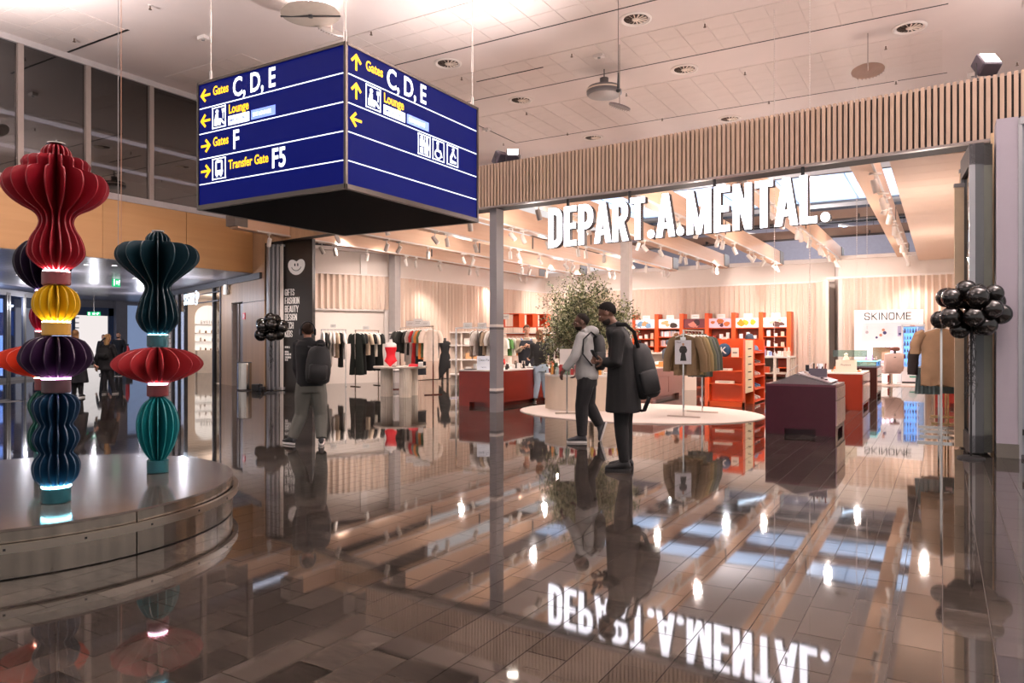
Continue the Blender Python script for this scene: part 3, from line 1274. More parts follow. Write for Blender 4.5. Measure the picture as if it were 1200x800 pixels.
# ================================================================ SHOP NAME IN LIT LETTERS
pa, pb = at(643, 13.75), at(977, 10.72)
pa.z = pb.z = 0
LW = (pb - pa).length
lz0, lH = 3.19, .735
txt = 'DEPART.A.MENTAL.'
LWID, LS, LT = .455, .160, .075
k = LW / heavy_len(txt, lH, LWID, LS, LT)
ls = thing('shop_sign', 'row of big glowing white block letters hanging under the slatted fascia', 'sign', (pa.x, pa.y, lz0),
           math.atan2(pb.y - pa.y, pb.x - pa.x))
x = 0.0
side = mat('letter_side', '#3a3234', .5)
for ch in txt:
    q, adv = glyph(ch, LWID, LS)
    mb = MB()
    glyph_into(mb, q, lH, .012, Matrix.Scale(k, 4, (1, 0, 0)), x)
    o = mb.build('letter', glow, ls)
    mb = MB()
    q2 = [[((a - adv / 2) * 1.0 + adv / 2, b) for a, b in c] for c in q]
    glyph_into(mb, q2, lH, .10, Matrix.Translation((.006, .105, -.006)) @ Matrix.Scale(k, 4, (1, 0, 0)), x)
    mb.build('return', side, o)
    x += (adv + LT) * lH
mb = MB()
for px in (659, 736, 840, 946):
    t_ = (at(px, onY(px, 12.0)) - pa).dot((pb - pa).normalized())
    mb.bx(t_ - .02, .04, lH * .9, t_ + .02, .08, HZ0 + .02 - lz0)
mb.build('hanger_rod', black, ls, kind='stuff')

# ================================================================ CEILING FITTINGS
def diffuser(px, py, label, src=[]):
    d = FPX * (CEIL - CAMH) / (HOR - py)
    p = at(px, d, CEIL)
    if not src:
        t = thing('air_diffuser', label, 'air vent', p, 0, 'round air diffusers in the ceiling')
        mb = MB()
        mb.lathe([(.34, 0), (.345, -.02), (.30, -.035), (.27, -.012), (.25, -.002)], 28, caps=False)
        mb.build('ring', white, t, smooth=40)
        mb = MB()
        mb.lathe([(.26, -.004), (.13, -.016), (.001, -.016)], 24, caps=False)
        mb.build('dark_cone', mat('vent_dark', '#3b2b22', .7), t)
        for k in range(14):
            mb = MB()
            a = 2 * PI * k / 14
            M = Matrix.Rotation(a, 4, 'Z')
            mb.add([(.08, -.012, -.02), (.24, -.02, -.012), (.24, .012, -.026), (.08, .006, -.03)], [(0, 1, 2, 3), (3, 2, 1, 0)], M)
            mb.build('vane', cream, t)
        mb = MB()
        mb.lathe([(.001, -.045), (.06, -.04), (.08, -.02), (.08, 0)], 16)
        mb.build('hub', cream, t)
        src.append(t)
        return t
    return dup(src[0], p, label=label)


for px, py, lb in ((745, 22, 'largest round air diffuser near the top edge, right of the thin hanging cable'),
                   (1066, 32, 'round air diffuser at the upper right above the slatted fascia'),
                   (802, 81, 'round air diffuser right of the grey pendant lamp'),
                   (525, 74, 'round air diffuser just above the right end of the navy sign'),
                   (610, 117, 'round air diffuser left of the grey pendant lamp'),
                   (695, 161, 'round air diffuser close above the middle of the fascia'),
                   (855, 139, 'round air diffuser half hidden behind the fascia edge, right of the middle'),
                   (986, 192, 'round air diffuser seen under the fascia beside the near end of the right beam')):
    diffuser(px, py, lb)


def sprinkler(px, py, label, src=[]):
    d = FPX * (CEIL - CAMH - .05) / (HOR - py)
    p = at(px, d, CEIL)
    if not src:
        t = thing('sprinkler', label, 'sprinkler', p, 0, 'sprinkler heads in the ceiling')
        mb = MB()
        mb.cyl((0, 0), .045, -.012, 0, 12)
        mb.build('rosette', white, t)
        mb = MB()
        mb.cyl((0, 0), .014, -.08, -.012, 8)
        mb.cyl((0, 0), .032, -.09, -.082, 10)
        mb.build('head', mat('brass_dark', '#6b5648', .4, .6), t)
        src.append(t)
        return t
    return dup(src[0], p, label=label)


sp = [(87, 47), (176, 9), (435, 39), (541, 92), (670, 65), (826, 30), (617, 133), (734, 111), (873, 86), (776, 140), (665, 157), (873.5, 86), (901, 120),
      (1038, 56), (1050, 97), (590, 169), (1192, 75)]
sp = [s for i, s in enumerate(sp) if i not in (11,)]
for i, (px, py) in enumerate(sorted(sp)):
    sprinkler(px, py, 'small sprinkler head on the hall ceiling, %s counted from the left' % ORD[i])
# grey pendant lamp with flat disc
d = 18.3
p = at(708, d)
t = thing('pendant_lamp', 'flat round grey pendant lamp hanging above the slatted fascia', 'lamp', (p.x, p.y, zz(113, d)))
mb = MB()
mb.lathe([(.40, .02), (.44, .06), (.44, .17), (.40, .23), (.16, .27), (.13, .30)], 30)
mb.build('shade', mat('lamp_grey', '#6d6a6c', .4), t, smooth=40)
mb = MB()
mb.lathe([(.001, .0), (.30, .005), (.40, .02)], 30, caps=False)
mb.build('diffuser', mat('lamp_diff', '#8a8482', .3), t, smooth=40)
mb = MB()
mb.lathe([(.445, .13), (.45, .15), (.445, .17)], 30, caps=False)
mb.build('rim_band', cream, t)
mb = MB()
mb.cyl((0, 0), .11, .29, .46, 14)
mb.cyl((0, 0), .015, .46, CEIL - zz(113, d), 8)
mb.build('stem', mat('lamp_stem', '#5d5a5c', .4), t)
# slim cable with antenna in front of it
d = 14.0
p = at(724.5, d)
t = thing('antenna_cable', 'thin dark cable with a black antenna end hanging from the ceiling before the pendant lamp', 'cable', (p.x, p.y, zz(106, d)))
mb = MB()
mb.cyl((0, 0), .006, .3, CEIL - zz(106, d), 6)
mb.build('cable', dgrey, t)
mb = MB()
mb.cyl((0, 0), .028, .02, .35, 10, .012)
mb.ell((0, 0, 0), (.05, .05, .04))
mb.build('antenna', black, t, smooth=60)


def reflector(px, py, d, rx, label, tilt, m, grid_=True, h=.25):
    z = zz(py, d)
    p = at(px, d)
    t = thing('reflector_disc', label, 'reflector', (p.x, p.y, z), YAW)
    M = Matrix.Rotation(tilt[0], 4, 'X') @ Matrix.Rotation(tilt[1], 4, 'Y')
    mb = MB()
    mb.lathe([(.001, -.01), (rx * .6, -.02), (rx, 0), (rx, .015), (.001, .005)], 30, M=M)
    mb.build('disc', m, t, smooth=30)
    if grid_:
        mb = MB()
        for k in range(-4, 5):
            q = k * rx / 5
            hw = math.sqrt(max(rx * rx - q * q, 0)) * .97
            mb.cb((q, 0, -.02), (.016, 2 * hw, .008), M)
            if k == 0:
                mb.cb((0, 0, -.024), (2 * hw, .03, .008), M)
        mb.build('rib', mat('reflector_rib', '#8d7c74', .5), t, kind='stuff')
    mb = MB()
    mb.cyl((0, 0), .012, 0, CEIL - z, 6)
    mb.build('rod', steel, t)
    return t, p, z


mirr = mat('mirror_dish', '#e9dccf', .25, .5)
mirr2 = mat('mirror_grid', '#b59f92', .35, .6)
t, p, z = reflector(364, 17, 14.5, .58, 'wide pale reflector dish lit from below near the top edge', (.0, -.05), mirr, False)
mb = MB()
mb.bx(-.6, -.012, -.05, .6, .012, -.022)
mb.cyl((0, 0), .05, -.06, -.02, 12)
mb.build('brace', dgrey, t)
lamp('dish_lamp', 'SPOT', (p.x, p.y, z + .12), DISH_W, NEUT, .25, (p.x, p.y, CEIL + 3), 160, 1.0)
reflector(389, 37, 15.2, .30, 'small tilted white grid reflector disc beside the lit dish', (.5, .35), mat('mirror_white', '#e8e2de', .4, .2), True)
reflector(1017, 83, 16.2, .34, 'tilted slatted reflector disc above the right half of the fascia', (.75, -.35), mirr2)
reflector(726, 125, 16.8, .26, 'thin dark reflector disc seen edge on below the pendant lamp', (.15, .3), mat('mirror_dark', '#6d6468', .3, .5))
# floodlights standing on the fascia
def flood(px, py, d, label, lit, aimup, rz):
    p = at(px, d)
    z = zz(py, d)
    t = thing('floodlight', label, 'lamp', (p.x, p.y, z), rz)
    M = Matrix.Rotation(aimup, 4, 'X')
    mb = MB()
    mb.rbx(-.13, -.1, -.13, .13, .1, .13, .03, M=M)
    mb.build('body', mat('flood_body', '#4d4650', .4), t)
    if lit:
        mb = MB()
        mb.bx(-.10, -.105, -.09, .10, -.101, .09, M)
        mb.build('lens', lamplit, t)
    mb = MB()
    mb.bx(-.15, -.01, -.2, -.135, .01, .02)
    mb.bx(.135, -.01, -.2, .15, .01, .02)
    mb.bx(-.15, -.01, -.2, .15, .01, -.185)
    mb.cyl((0, 0), .02, HZ1 - z - .03, -.185, 8)
    mb.build('bracket', dgrey, t)
    return t


flood(586.5, 186, 14.6, 'dark unlit floodlight cube at the left end of the fascia', False, .6, YAW + .7)
flood(601, 183, 14.45, 'glowing floodlight at the left end of the fascia', True, -.75, YAW)
flood(1156, 76, 9.75, 'glowing floodlight on the fascia at the far right', True, -.7, YAW)
for px, py, d in ((601, 183, 14.45), (1156, 76, 9.75)):
    p = at(px, d)
    lamp('flood_beam', 'SPOT', (p.x, p.y - .12, zz(py, d) + .25), UP_W, PINK, .12, (p.x - 1.5, p.y - 2.0, CEIL), 155, 1.0)
# small white boxes on the ceiling and thin cables at the left
d = onY(241, 11.0)
p = at(241, d)
for (px, py, lb) in ((238, 45, 'small white sensor box beside the left sign rod on the ceiling'), (570, 152, 'small grey sensor box on the ceiling left of the floodlights'),
                     (702, 66, 'small white sensor box on the ceiling above the pendant lamp'), (1140, 88, 'small grey sensor box on the ceiling left of the right floodlight')):
    dd_ = FPX * (CEIL - .05 - CAMH) / (HOR - py)
    p = at(px, dd_, CEIL)
    t = thing('sensor_box', lb, 'sensor', p)
    mb = MB()
    mb.bx(-.12, -.07, -.08, .12, .07, 0)
    mb.build('case', white, t)
    mb = MB()
    mb.cyl((0, 0), .035, -.1, -.08, 10)
    mb.build('eye', greyp, t)
for i, (px, col) in enumerate(((138.5, '#8d8a8a'), (142, '#a87a62'))):
    d = 13.5
    p = at(px, d)
    z0 = zz(305, d)
    t = thing('hanging_wire', ('grey', 'copper coloured')[i] + ' thin wire of the pair hanging before the maple band', 'cable', (p.x, p.y, z0))
    mb = MB()
    mb.cyl((0, 0), .006, 0, CEIL - z0, 5)
    mb.build('wire', mat('wire%d' % i, col, .5), t)
    mb = MB()
    mb.cyl((0, 0), .016, -.05, .02, 8)
    mb.build('ferrule', steel, t)
# bare spots added out of view to brighten the hall ceiling, no fixtures
for i, (x, y) in enumerate(((-3.5, 8.2), (2.5, 9.5), (-14.5, 5.0), (-9.0, 2.5), (1.5, 3.0), (5.0, 14.0))):
    lamp('ceiling_fill', 'SPOT', (x, y, 6.24), HALL_W * (.55, 2.5, 1.3, 1.0, 1.5, 3.0)[i], PINK, .18, (x, y, CEIL + 3), 165, 1.0)
# ================================================================ TRACK SPOTLIGHTS
spotw = mat('spot_white', '#d9d0c8', .4)
mb = MB()
mb.lathe([(.001, .12), (.05, .115), (.058, .09), (.058, -.115), (.05, -.12)], 16)
spb = mb.mesh('body', spotw, 40)
mb = MB()
mb.lathe([(.05, -.117), (.001, -.117)], 16, caps=False)
spl = mb.mesh('lens', lamplit)
mb = MB()
mb.bx(-.012, -.012, .05, .012, .012, .2)
mb.bx(-.03, -.1, .2, .03, .1, .235)
spa = mb.mesh('arm', spotw)
BX = (-15.95, -13.9, -11.8, -9.7, -7.6, -5.5, -3.35, -1.2)
for b, X in enumerate(BX):
    n = 0
    for k in range(8):
        y = 13.6 + k * 1.95 + (.5 if b % 2 else 0)
        for q in range(2 if k % 2 else 1):
            yy = y + q * .55
            if yy > 29:
                continue
            rnd = random.Random(b * 100 + k * 3 + q)
            t = thing('track_spotlight', '%s white track spotlight from the near end of the %s timber beam from the left' % (ORD[n], ORD[b]),
                      'spotlight', (X + .19, yy, 4.38 - .26), rnd.uniform(-1.6, 1.6), 'track spotlights on the timber beams')
            n += 1
            tilt = rnd.uniform(.15, .75)
            o = bpy.data.objects.new('body', spb)
            COL.objects.link(o)
            o.parent = t
            o.rotation_euler = (tilt, 0, 0)
            o2 = bpy.data.objects.new('lens', spl)
            COL.objects.link(o2)
            o2.parent = o
            o3 = bpy.data.objects.new('arm', spa)
            COL.objects.link(o3)
            o3.parent = t
            if q == 0 and k % 2 == (b % 2):
                lamp('spot_beam', 'SPOT', (X + .19, yy, 3.96), SPOT_W, WARM, .05, (X + rnd.uniform(-1, 1.2), yy + rnd.uniform(-.8, 1.2), 0), 115, .8)
# wall washers on the first row along the curtains
for p_, q_, n in ((W0, W1, 2), (W2, W3, 4), (W3, W4, 5), (W5, W6, 2)):
    for k in range(n):
        f = (k + .5) / n
        c = Vector(p_) * (1 - f) + Vector(q_) * f
        dv = (Vector(q_) - Vector(p_)).normalized()
        nrm = Vector((dv.y, -dv.x, 0))
        c2 = c + nrm * 2.8
        lamp('wall_washer', 'SPOT', (c2.x, c2.y, 4.5), SPOT_W * 1.0, WARM, .08, (c.x, c.y, 1.3), 115, 1.0)

# ================================================================ ROUND PLINTH WITH LANTERN TOTEMS
PC = Vector((-6.12, 2.85, 0))
PR = 1.55
t = thing('round_plinth', 'low round steel sided plinth with a dark stone top under the lantern totems', 'plinth', PC)
mb = MB()
mb.cyl((0, 0), PR - .02, .0, .285, 64)
mb.build('core', dgrey, t)
mb = MB()
mb.cyl((0, 0), PR, .285, .30, 96)
mb.build('top', mat('plinth_stone', '#57504a', .12, var=.1, scale=4, bump=.02), t)
NS = 12
mb = MB()
for j in range(8):
    a0, a1 = 2 * PI / NS * (j / 8) + (.003 if j == 0 else 0), 2 * PI / NS * ((j + 1) / 8) - (.003 if j == 7 else 0)
    vs = [(r * math.cos(a), r * math.sin(a), z) for z in (.008, .283) for r, a in ((PR, a0), (PR, a1))] + [((PR - .02) * math.cos(a), (PR - .02) * math.sin(a), z) for z in (.008, .283) for a in (a0, a1)]
    mb.add(vs, [(0, 1, 3, 2), (4, 6, 7, 5), (2, 3, 7, 6), (0, 4, 5, 1), (0, 2, 6, 4), (1, 5, 7, 3)])
psteel = mat('plinth_steel', '#a3988c', .18, 1.0, var=.55, scale=14, stretch=(1, 1, .01))  # vertical streaks in the colour imitate reflections on the steel
pmh = mb.mesh('side_panel', psteel, 40)
for k in range(NS):
    o = bpy.data.objects.new('side_panel', pmh)
    COL.objects.link(o)
    o.parent = t
    o.rotation_euler = (0, 0, 2 * PI * k / NS)
mb = MB()
mb.lathe([(PR + .012, .165), (PR + .045, .165), (PR + .045, .215), (PR + .012, .215), (PR + .012, .165)], 96, caps=False)
rl = mb.build('bumper_rail', mat('rail_steel', '#a49a8e', .28, 1.0, var=.05), t, smooth=40)
mb = MB()
for k in range(24):
    a = 2 * PI * k / 24 + .05
    M = Matrix.Rotation(a, 4, 'Z')
    mb.bx(PR - .01, -.02, .175, PR + .02, .02, .205, M)
    mb.cb((PR + .046, 0, .19), (.003, .014, .014), M)
mb.build('rail_bracket', black, rl, kind='stuff')


def fincol(name, hexc, tip):
    return mat(name, hexc, .5, var=.1)


def prof_eval(pr):
    # smooth the (r, z) outline with a Catmull-Rom pass
    out = []
    n = len(pr)
    for i in range(n - 1):
        p0, p1, p2, p3 = pr[max(i - 1, 0)], pr[i], pr[i + 1], pr[min(i + 2, n - 1)]
        for s_ in range(4):
            u = s_ / 4
            out.append(tuple(.5 * ((2 * p1[a]) + (-p0[a] + p2[a]) * u + (2 * p0[a] - 5 * p1[a] + 4 * p2[a] - p3[a]) * u * u + (-p0[a] + 3 * p1[a] - 3 * p2[a] + p3[a]) * u ** 3) for a in (0, 1)))
    out.append(pr[-1])
    return [(max(r, .022), z) for r, z in out]


def lantern(parent, name, prof, m, nf=14, th=.009, glowc=None, gp=8.0, rr=.07):
    pr = prof_eval(prof)
    z0, z1 = min(z for r, z in pr), max(z for r, z in pr)
    core = MB()
    core.cyl((0, 0), .012, z0 + .06, z1, 8)
    o = core.build(name, black, parent)
    f = MB()
    vs, fs = [], []
    for r, z in pr:
        vs += [(.02, -th / 2, z), (r, -th / 2, z), (r, th / 2, z), (.02, th / 2, z)]
    n = len(pr)
    for i in range(n - 1):
        a, b = 4 * i, 4 * i + 4
        fs += [(a, a + 1, b + 1, b), (a + 1, a + 2, b + 2, b + 1), (a + 2, a + 3, b + 3, b + 2)]
    f.add(vs, fs)
    fm = f.mesh('fin', m)
    for k in range(nf):
        q = bpy.data.objects.new('fin', fm)
        COL.objects.link(q)
        q.parent = o
        q.rotation_euler = (0, 0, 2 * PI * (k + .5) / nf)
    if glowc:
        g_ = MB()
        g_.lathe([(rr, z0 - .008), (rr + .006, z0 - .001), (rr - .006, z0 + .002), (.024, z0 + .002)], 24, caps=False)
        g_.build('light_ring', mat('ring_' + glowc, glowc, .3, emit=glowc, es=gp * 6), o)
    return o


def drum(parent, r, z0, z1, m):
    mb = MB()
    mb.lathe([(r - .006, z0), (r, z0 + .006), (r, z1 - .004), (r - .006, z1)], 28)
    return mb.build('drum', m, parent, smooth=40)


redf = mat('fin_red', '#86101f', .45, var=.08)
yelf = mat('fin_yellow', '#c9a012', .45, var=.06)
purf = mat('fin_purple', '#26102e', .45, var=.08)
bluf = mat('fin_blue', '#072a44', .45, var=.1)
teaf = mat('fin_teal', '#0f7076', .45, var=.06)
petf = mat('fin_petrol', '#052630', .45, var=.08)
corf = mat('fin_coral', '#96262b', .45, var=.06)
oraf = mat('fin_orange', '#c8391e', .45, var=.06)
grnf = mat('fin_green', '#0d4a40', .45, var=.06)
maroon = mat('drum_maroon', '#6a1f24', .4)
mustard = mat('drum_mustard', '#b98a28', .4)
darkd = mat('drum_dark', '#3a1b22', .4)
tealdrum = mat('drum_teal', '#0f4a52', .4)
p1 = at(66, 5.0)
T1 = thing('lantern_totem', 'tallest finned totem, red top over yellow, purple and blue lanterns, at plinth front', 'sculpture', (p1.x, p1.y, .3), .2, 'lantern totems on the plinth')
B = lambda L: [(r / 170.0, (CAMH + (HOR - y) / 170.0) - .3) for r, y in L]
drum(T1, .088, 0, .105, tealdrum)
lantern(T1, 'blue_lantern', B([(13, 569), (22, 560), (25, 546), (22, 536), (17.5, 530), (21, 523), (24.5, 514), (22, 504), (17.5, 497), (22, 488), (25, 474), (20, 465), (12, 461)]), bluf, 16, glowc='#8feaff', rr=.085)
drum(T1, .088, B([(0, 460)])[0][1], B([(0, 443.5)])[0][1], darkd)
lantern(T1, 'purple_lantern', B([(13, 443), (26, 437), (36, 427), (38.5, 418), (34, 406), (26, 398), (12, 393.5)]), purf, 16, glowc='#ffb6f4', gp=6, rr=.085)
drum(T1, .088, B([(0, 393)])[0][1], B([(0, 377.5)])[0][1], mustard)
lantern(T1, 'yellow_lantern', B([(12, 377), (19, 371), (24, 362), (24.5, 353), (21, 343), (13, 336), (8, 334)]), yelf, 16, glowc='#fff4b0', gp=7, rr=.08)
drum(T1, .088, B([(0, 334)])[0][1], B([(0, 318.5)])[0][1], maroon)
lantern(T1, 'red_lantern', B([(10, 317.5), (20, 311), (28, 302), (29.8, 293), (26, 279), (20, 268), (18, 259), (23, 250), (40, 240), (51, 229), (54.5, 217), (50, 206), (38, 201.2), (34.5, 199), (35, 192), (30, 186.5),
                                 (17, 184), (15.6, 178), (11, 172), (4, 169.5)]), redf, 18, glowc='#ffc4c8', gp=8, rr=.075)
mb = MB()
z = B([(0, 169)])[0][1]
mb.lathe([(.001, z + .012), (.055, z + .008), (.06, z), (.001, z - .004)], 20)
mb.cyl((0, 0), .008, z, z + .03, 8)
mb.build('cap', steel, T1)

p2 = at(185, 6.15)
T2 = thing('lantern_totem', 'finned totem of petrol, coral and teal lanterns at the right of the plinth', 'sculpture', (p2.x, p2.y, .3), .4, 'lantern totems on the plinth')
B = lambda L: [(r / 138.2, (CAMH + (HOR - y) / 138.2) - .3) for r, y in L]
drum(T2, .085, 0, .108, tealdrum)
lantern(T2, 'teal_lantern', B([(8, 538.5), (14, 530), (20, 516), (23, 501), (22, 487), (16, 473), (7, 465)]), teaf, 16, glowc='#b5fbff', gp=9)
drum(T2, .085, B([(0, 464)])[0][1], B([(0, 450.5)])[0][1], maroon)
lantern(T2, 'coral_lantern', B([(10, 449), (26, 444), (42, 436), (49.5, 427), (44, 418), (30, 410.5), (10, 407)]), corf, 18, glowc='#ffd0ea', gp=7)
drum(T2, .085, B([(0, 406.5)])[0][1], B([(0, 392.5)])[0][1], tealdrum)
lantern(T2, 'petrol_lantern', B([(9, 392), (17, 386), (22.5, 376), (23, 368), (19, 352), (14.5, 341), (15, 334), (24, 325), (37, 314), (44.5, 304), (44, 294), (37, 287), (22, 284.6), (14, 283.4), (13, 279), (9, 274), (3, 272)]), petf, 16,
        glowc='#8fe8ff', gp=7)
mb = MB()
z = B([(0, 271.5)])[0][1]
mb.lathe([(.001, z + .012), (.05, z + .008), (.05, z), (.001, z - .004)], 20)
mb.build('cap', steel, T2)

p3 = at(50.5, 6.05)
T3 = thing('lantern_totem', 'finned totem half hidden behind the tallest, purple bulb over orange disc and green lanterns', 'sculpture', (p3.x, p3.y, .3), .1, 'lantern totems on the plinth')
B = lambda L: [(r / 140.5, (CAMH + (HOR - y) / 140.5) - .3) for r, y in L]
drum(T3, .066, 0, .2, tealdrum)
lantern(T3, 'green_lantern', B([(8, 530), (13, 523), (16, 511), (13, 499), (10, 494), (13, 485), (16, 474), (12, 464), (6, 458)]), grnf, 14, glowc='#8ffff0', gp=8, rr=.06)
drum(T3, .062, B([(0, 457)])[0][1], B([(0, 442.5)])[0][1], maroon)
lantern(T3, 'orange_lantern', B([(8, 442), (24, 438), (40, 430), (47, 421), (42, 412), (24, 406), (8, 403.5)]), oraf, 16, glowc='#ffb8a0', gp=5, rr=.06)
drum(T3, .062, B([(0, 403)])[0][1], B([(0, 388.5)])[0][1], darkd)
lantern(T3, 'maroon_lantern', B([(6, 388), (11, 381), (14, 372), (13, 364), (9, 358)]), mat('fin_maroon', '#8a1430', .45), 14, glowc='#ff9aa8', gp=6, rr=.05)
drum(T3, .062, B([(0, 357)])[0][1], B([(0, 341)])[0][1], darkd)
lantern(T3, 'dark_purple_lantern', B([(6, 340), (16, 334), (26, 322), (30, 308), (27, 295), (18, 284), (10, 282), (9, 276), (4, 271)]), mat('fin_aubergine', '#180a22', .45), 16, glowc='#d9a8ff', gp=5, rr=.05)

# bare points added between the beams to brighten their undersides
for i, (x, y) in enumerate(((-12.8, 18.5), (-12.8, 25), (-8.6, 15.5), (-9.6, 23.5), (-6.5, 18.5), (-4.4, 15), (-4.4, 21.5), (-4.4, 27), (-2.2, 17.5), (-2.2, 24), (-10.7, 20), (-10.7, 27), (-.3, 15.5), (-.3, 21.5))):
    lamp('bay_fill', 'POINT', (x, y, 3.75 if x < -1 else 2.7), BAY_W * (1 if x < -1 else .8), WARM, .06)
# ================================================================ LEFT FRONTAGE FITTINGS
# folded sliding-door leaves at both ends of the opening
for i, px in enumerate((313.5, 318.5, 323.5, 329)):
    p = at(px, 21.1)
    t = thing('sliding_door_leaf', '%s aluminium edged door leaf from the left in the stack beside the black panel' % ORD[i], 'door', (p.x, p.y, 0), ang + .0)
    mb = MB()
    mb.bx(-.05, 0, .02, .05, .06, 4.25)
    mb.bx(-.05, .85, .02, .05, .91, 4.25)
    mb.build('stile', alu if i < 3 else white, t)
    mb = MB()
    mb.bx(-.008, .06, .1, .008, .85, 4.2)
    mb.build('glass', glass('door_glass', '#9aa6a0', .15, .5), t)
    mb = MB()
    mb.bx(-.04, 0, .02, .04, .9, .1)
    mb.build('rail', alu, t)
    MB().bx(-.04, 0, 4.2, .04, .9, 4.25).build('rail', alu, t)
# black directory panel
bp0, bp1 = at(332, 21.2), at(366, 20.7)
bw = (bp1 - bp0).length
t = thing('directory_panel', 'tall black panel with smiling heart and white list of departments', 'sign', bp0, math.atan2(bp1.y - bp0.y, bp1.x - bp0.x))
mb = MB()
mb.bx(0, 0, .0, bw, .12, 4.36)
mb.build('board', mat('panel_black', '#2a2624', .35, var=.05), t)
tm_ = mat('panel_white', '#efe9e4', .5, emit='#efe6e0', es=.12)
mb = MB()
rows = ('GIFTS', 'FASHION', 'BEAUTY', 'DESIGN', 'TECH', 'KIDS')
for i, s_ in enumerate(rows):
    zt = zz(338 + i * 9.75, 21.0)
    heavy_text(mb, s_, .195, .004, .39, .092, .075, MT(bw * .06, -.001, zt - .2))
small = (('DEPART.A', 'MENTAL'), ('OPEN DAILY', 'FROM'), ('SHOP',))
for i, yy in enumerate((405.5, 411, 414, 417.5, 420.5)):
    s_ = ('DEPART.A.', 'MENTAL.', 'DESIGNED IN', 'STOCKHOLM', 'TO GO')[i]
    heavy_text(mb, s_, .058, .004, .36, .13, .08, MT(bw * .06, -.001, zz(yy, 21.0) - .058))
mb.build('lettering', tm_, t)
# smiling heart emblem
mb = MB()
hx, hz, hs = bw * .46, zz(311.5, 21.0), .30
pts = []
for k in range(40):
    th_ = 2 * PI * k / 40
    dd_ = ((math.degrees(th_) - 90 + 180) % 360 - 180) / 30
    r_ = 1 - .52 * math.exp(-dd_ * dd_)
    x, z = r_ * math.cos(th_), r_ * math.sin(th_)
    x *= 1.12 + .12 * z
    pts.append((hx - hs * x * .95, hz + hs * z * .88))
c = (hx, hz - .03)
for k in range(40):
    a, b = pts[k], pts[(k + 1) % 40]
    glyph_into(mb, [[c, a, b]], 1, .004)
mb.build('emblem', tm_, t)
mb = MB()
for sx in (-1, 1):
    glyph_into(mb, [[(hx + sx * .055 + .022 * math.cos(a * PI / 6), hz + .03 + .045 * math.sin(a * PI / 6)) for a in range(12)]], 1, .010)
sm_ = [(hx + .19 * math.cos(math.radians(a)), hz + .02 + .16 * math.sin(math.radians(a))) for a in range(200, 341, 14)]
glyph_into(mb, strokeq(sm_, .016), 1, .010)
mb.build('face_marks', black, t)


def balloons(px, py, d, rad, n, rx, rz, seed, label, base_z=0.0, lean=0):
    p = at(px, d)
    zc = zz(py, d)
    t = thing('balloon_stand', label, 'balloons', (p.x, p.y, 0))
    mb = MB()
    mb.cyl((0, 0), .011, .02, zc, 8)
    mb.build('pole', black, t)
    mb = MB()
    mb.lathe([(.001, .035), (.1, .035), (.145, .02), (.15, 0), (.001, 0)], 24)
    mb.build('base', black, t, smooth=40)
    bb = MB()
    prof = []
    for k in range(13):
        a = PI * k / 12
        r_ = math.sin(a)
        z_ = -math.cos(a)
        prof.append((max(r_ * rad * (1 - .10 * max(0, -z_)), .002), z_ * rad * (1.16 if z_ < 0 else 1.0)))
    prof = [(.016, -rad * 1.22), (.006, -rad * 1.17)] + prof[1:]
    bb.lathe(prof, 18)
    bm = bb.mesh('balloon', mat('balloon_black', '#0f0d0b', .14, var=.2, spec=.5, coat=.15), 60)
    rnd = random.Random(seed)
    placed = []
    tries = 0
    while len(placed) < n and tries < 4000:
        tries += 1
        v = Vector((rnd.gauss(0, 1), rnd.gauss(0, 1), rnd.gauss(0, 1))).normalized()
        q = Vector((v.x * rx, v.y * rx * .8, v.z * rz))
        q *= rnd.uniform(.88, 1.05)
        if all((q - o).length > rad * 1.62 for o in placed):
            placed.append(q)
    for q in placed:
        o = bpy.data.objects.new('balloon', bm)
        COL.objects.link(o)
        o.parent = t
        o.location = (q.x, q.y, zc + q.z)
        o.rotation_euler = q.to_track_quat('Z', 'Y').to_euler()
        s_ = rnd.uniform(.88, 1.08)
        o.scale = (s_, s_, s_)
    for k in range(9):
        mb = MB()
        z1 = zc - rz * .6
        pts = []
        for i in range(10):
            u = i / 9
            pts.append((rnd.uniform(-.035, .035) * (1 + 1.5 * u), rnd.uniform(-.035, .035) * (1 + u), z1 - u * (z1 - .75 - rnd.uniform(-.15, .2))))
        mb.tube(pts, .0035, 4)
        mb.build('ribbon', black, t)
    return t


balloons(317.5, 384.5, 20.0, .165, 17, .38, .29, 3, 'cluster of black balloons on a stand beside the black panel at the left')
balloons(1138, 362, 8.74, .122, 30, .34, .25, 11, 'large cluster of black balloons on a stand by the right wall')
# steel waste bin
p = at(286.5, 21.2)
t = thing('waste_bin', 'brushed steel waste bin against the oak boards at the left', 'bin', (p.x, p.y, 0), ang)
mb = MB()
mb.lathe([(.19, .03), (.2, .04), (.2, .76), (.195, .8)], 24)
mb.build('body', steel, t, smooth=40)
mb = MB()
mb.lathe([(.2, .8), (.205, .82), (.13, .82), (.12, .78)], 24, caps=False)
mb.build('lid_ring', dgrey, t)
MB().cyl((0, 0), .19, 0, .03, 20).build('foot_ring', dgrey, t)
p = at(302, 20.9)
t = thing('cable_box', 'low dark box with cables on the floor beside the waste bin', 'box', (p.x, p.y, 0), ang)
mb = MB()
mb.rbx(-.18, -.1, 0, .12, .1, .2, .03)
mb.rbx(.14, -.08, 0, .3, .08, .13, .02)
mb.build('case', black, t)
mb = MB()
mb.tube([(.1, 0, .15), (.2, -.05, .22), (.3, 0, .1), (.4, -.02, .01)], .012, 5)
mb.build('cable', dgrey, t)
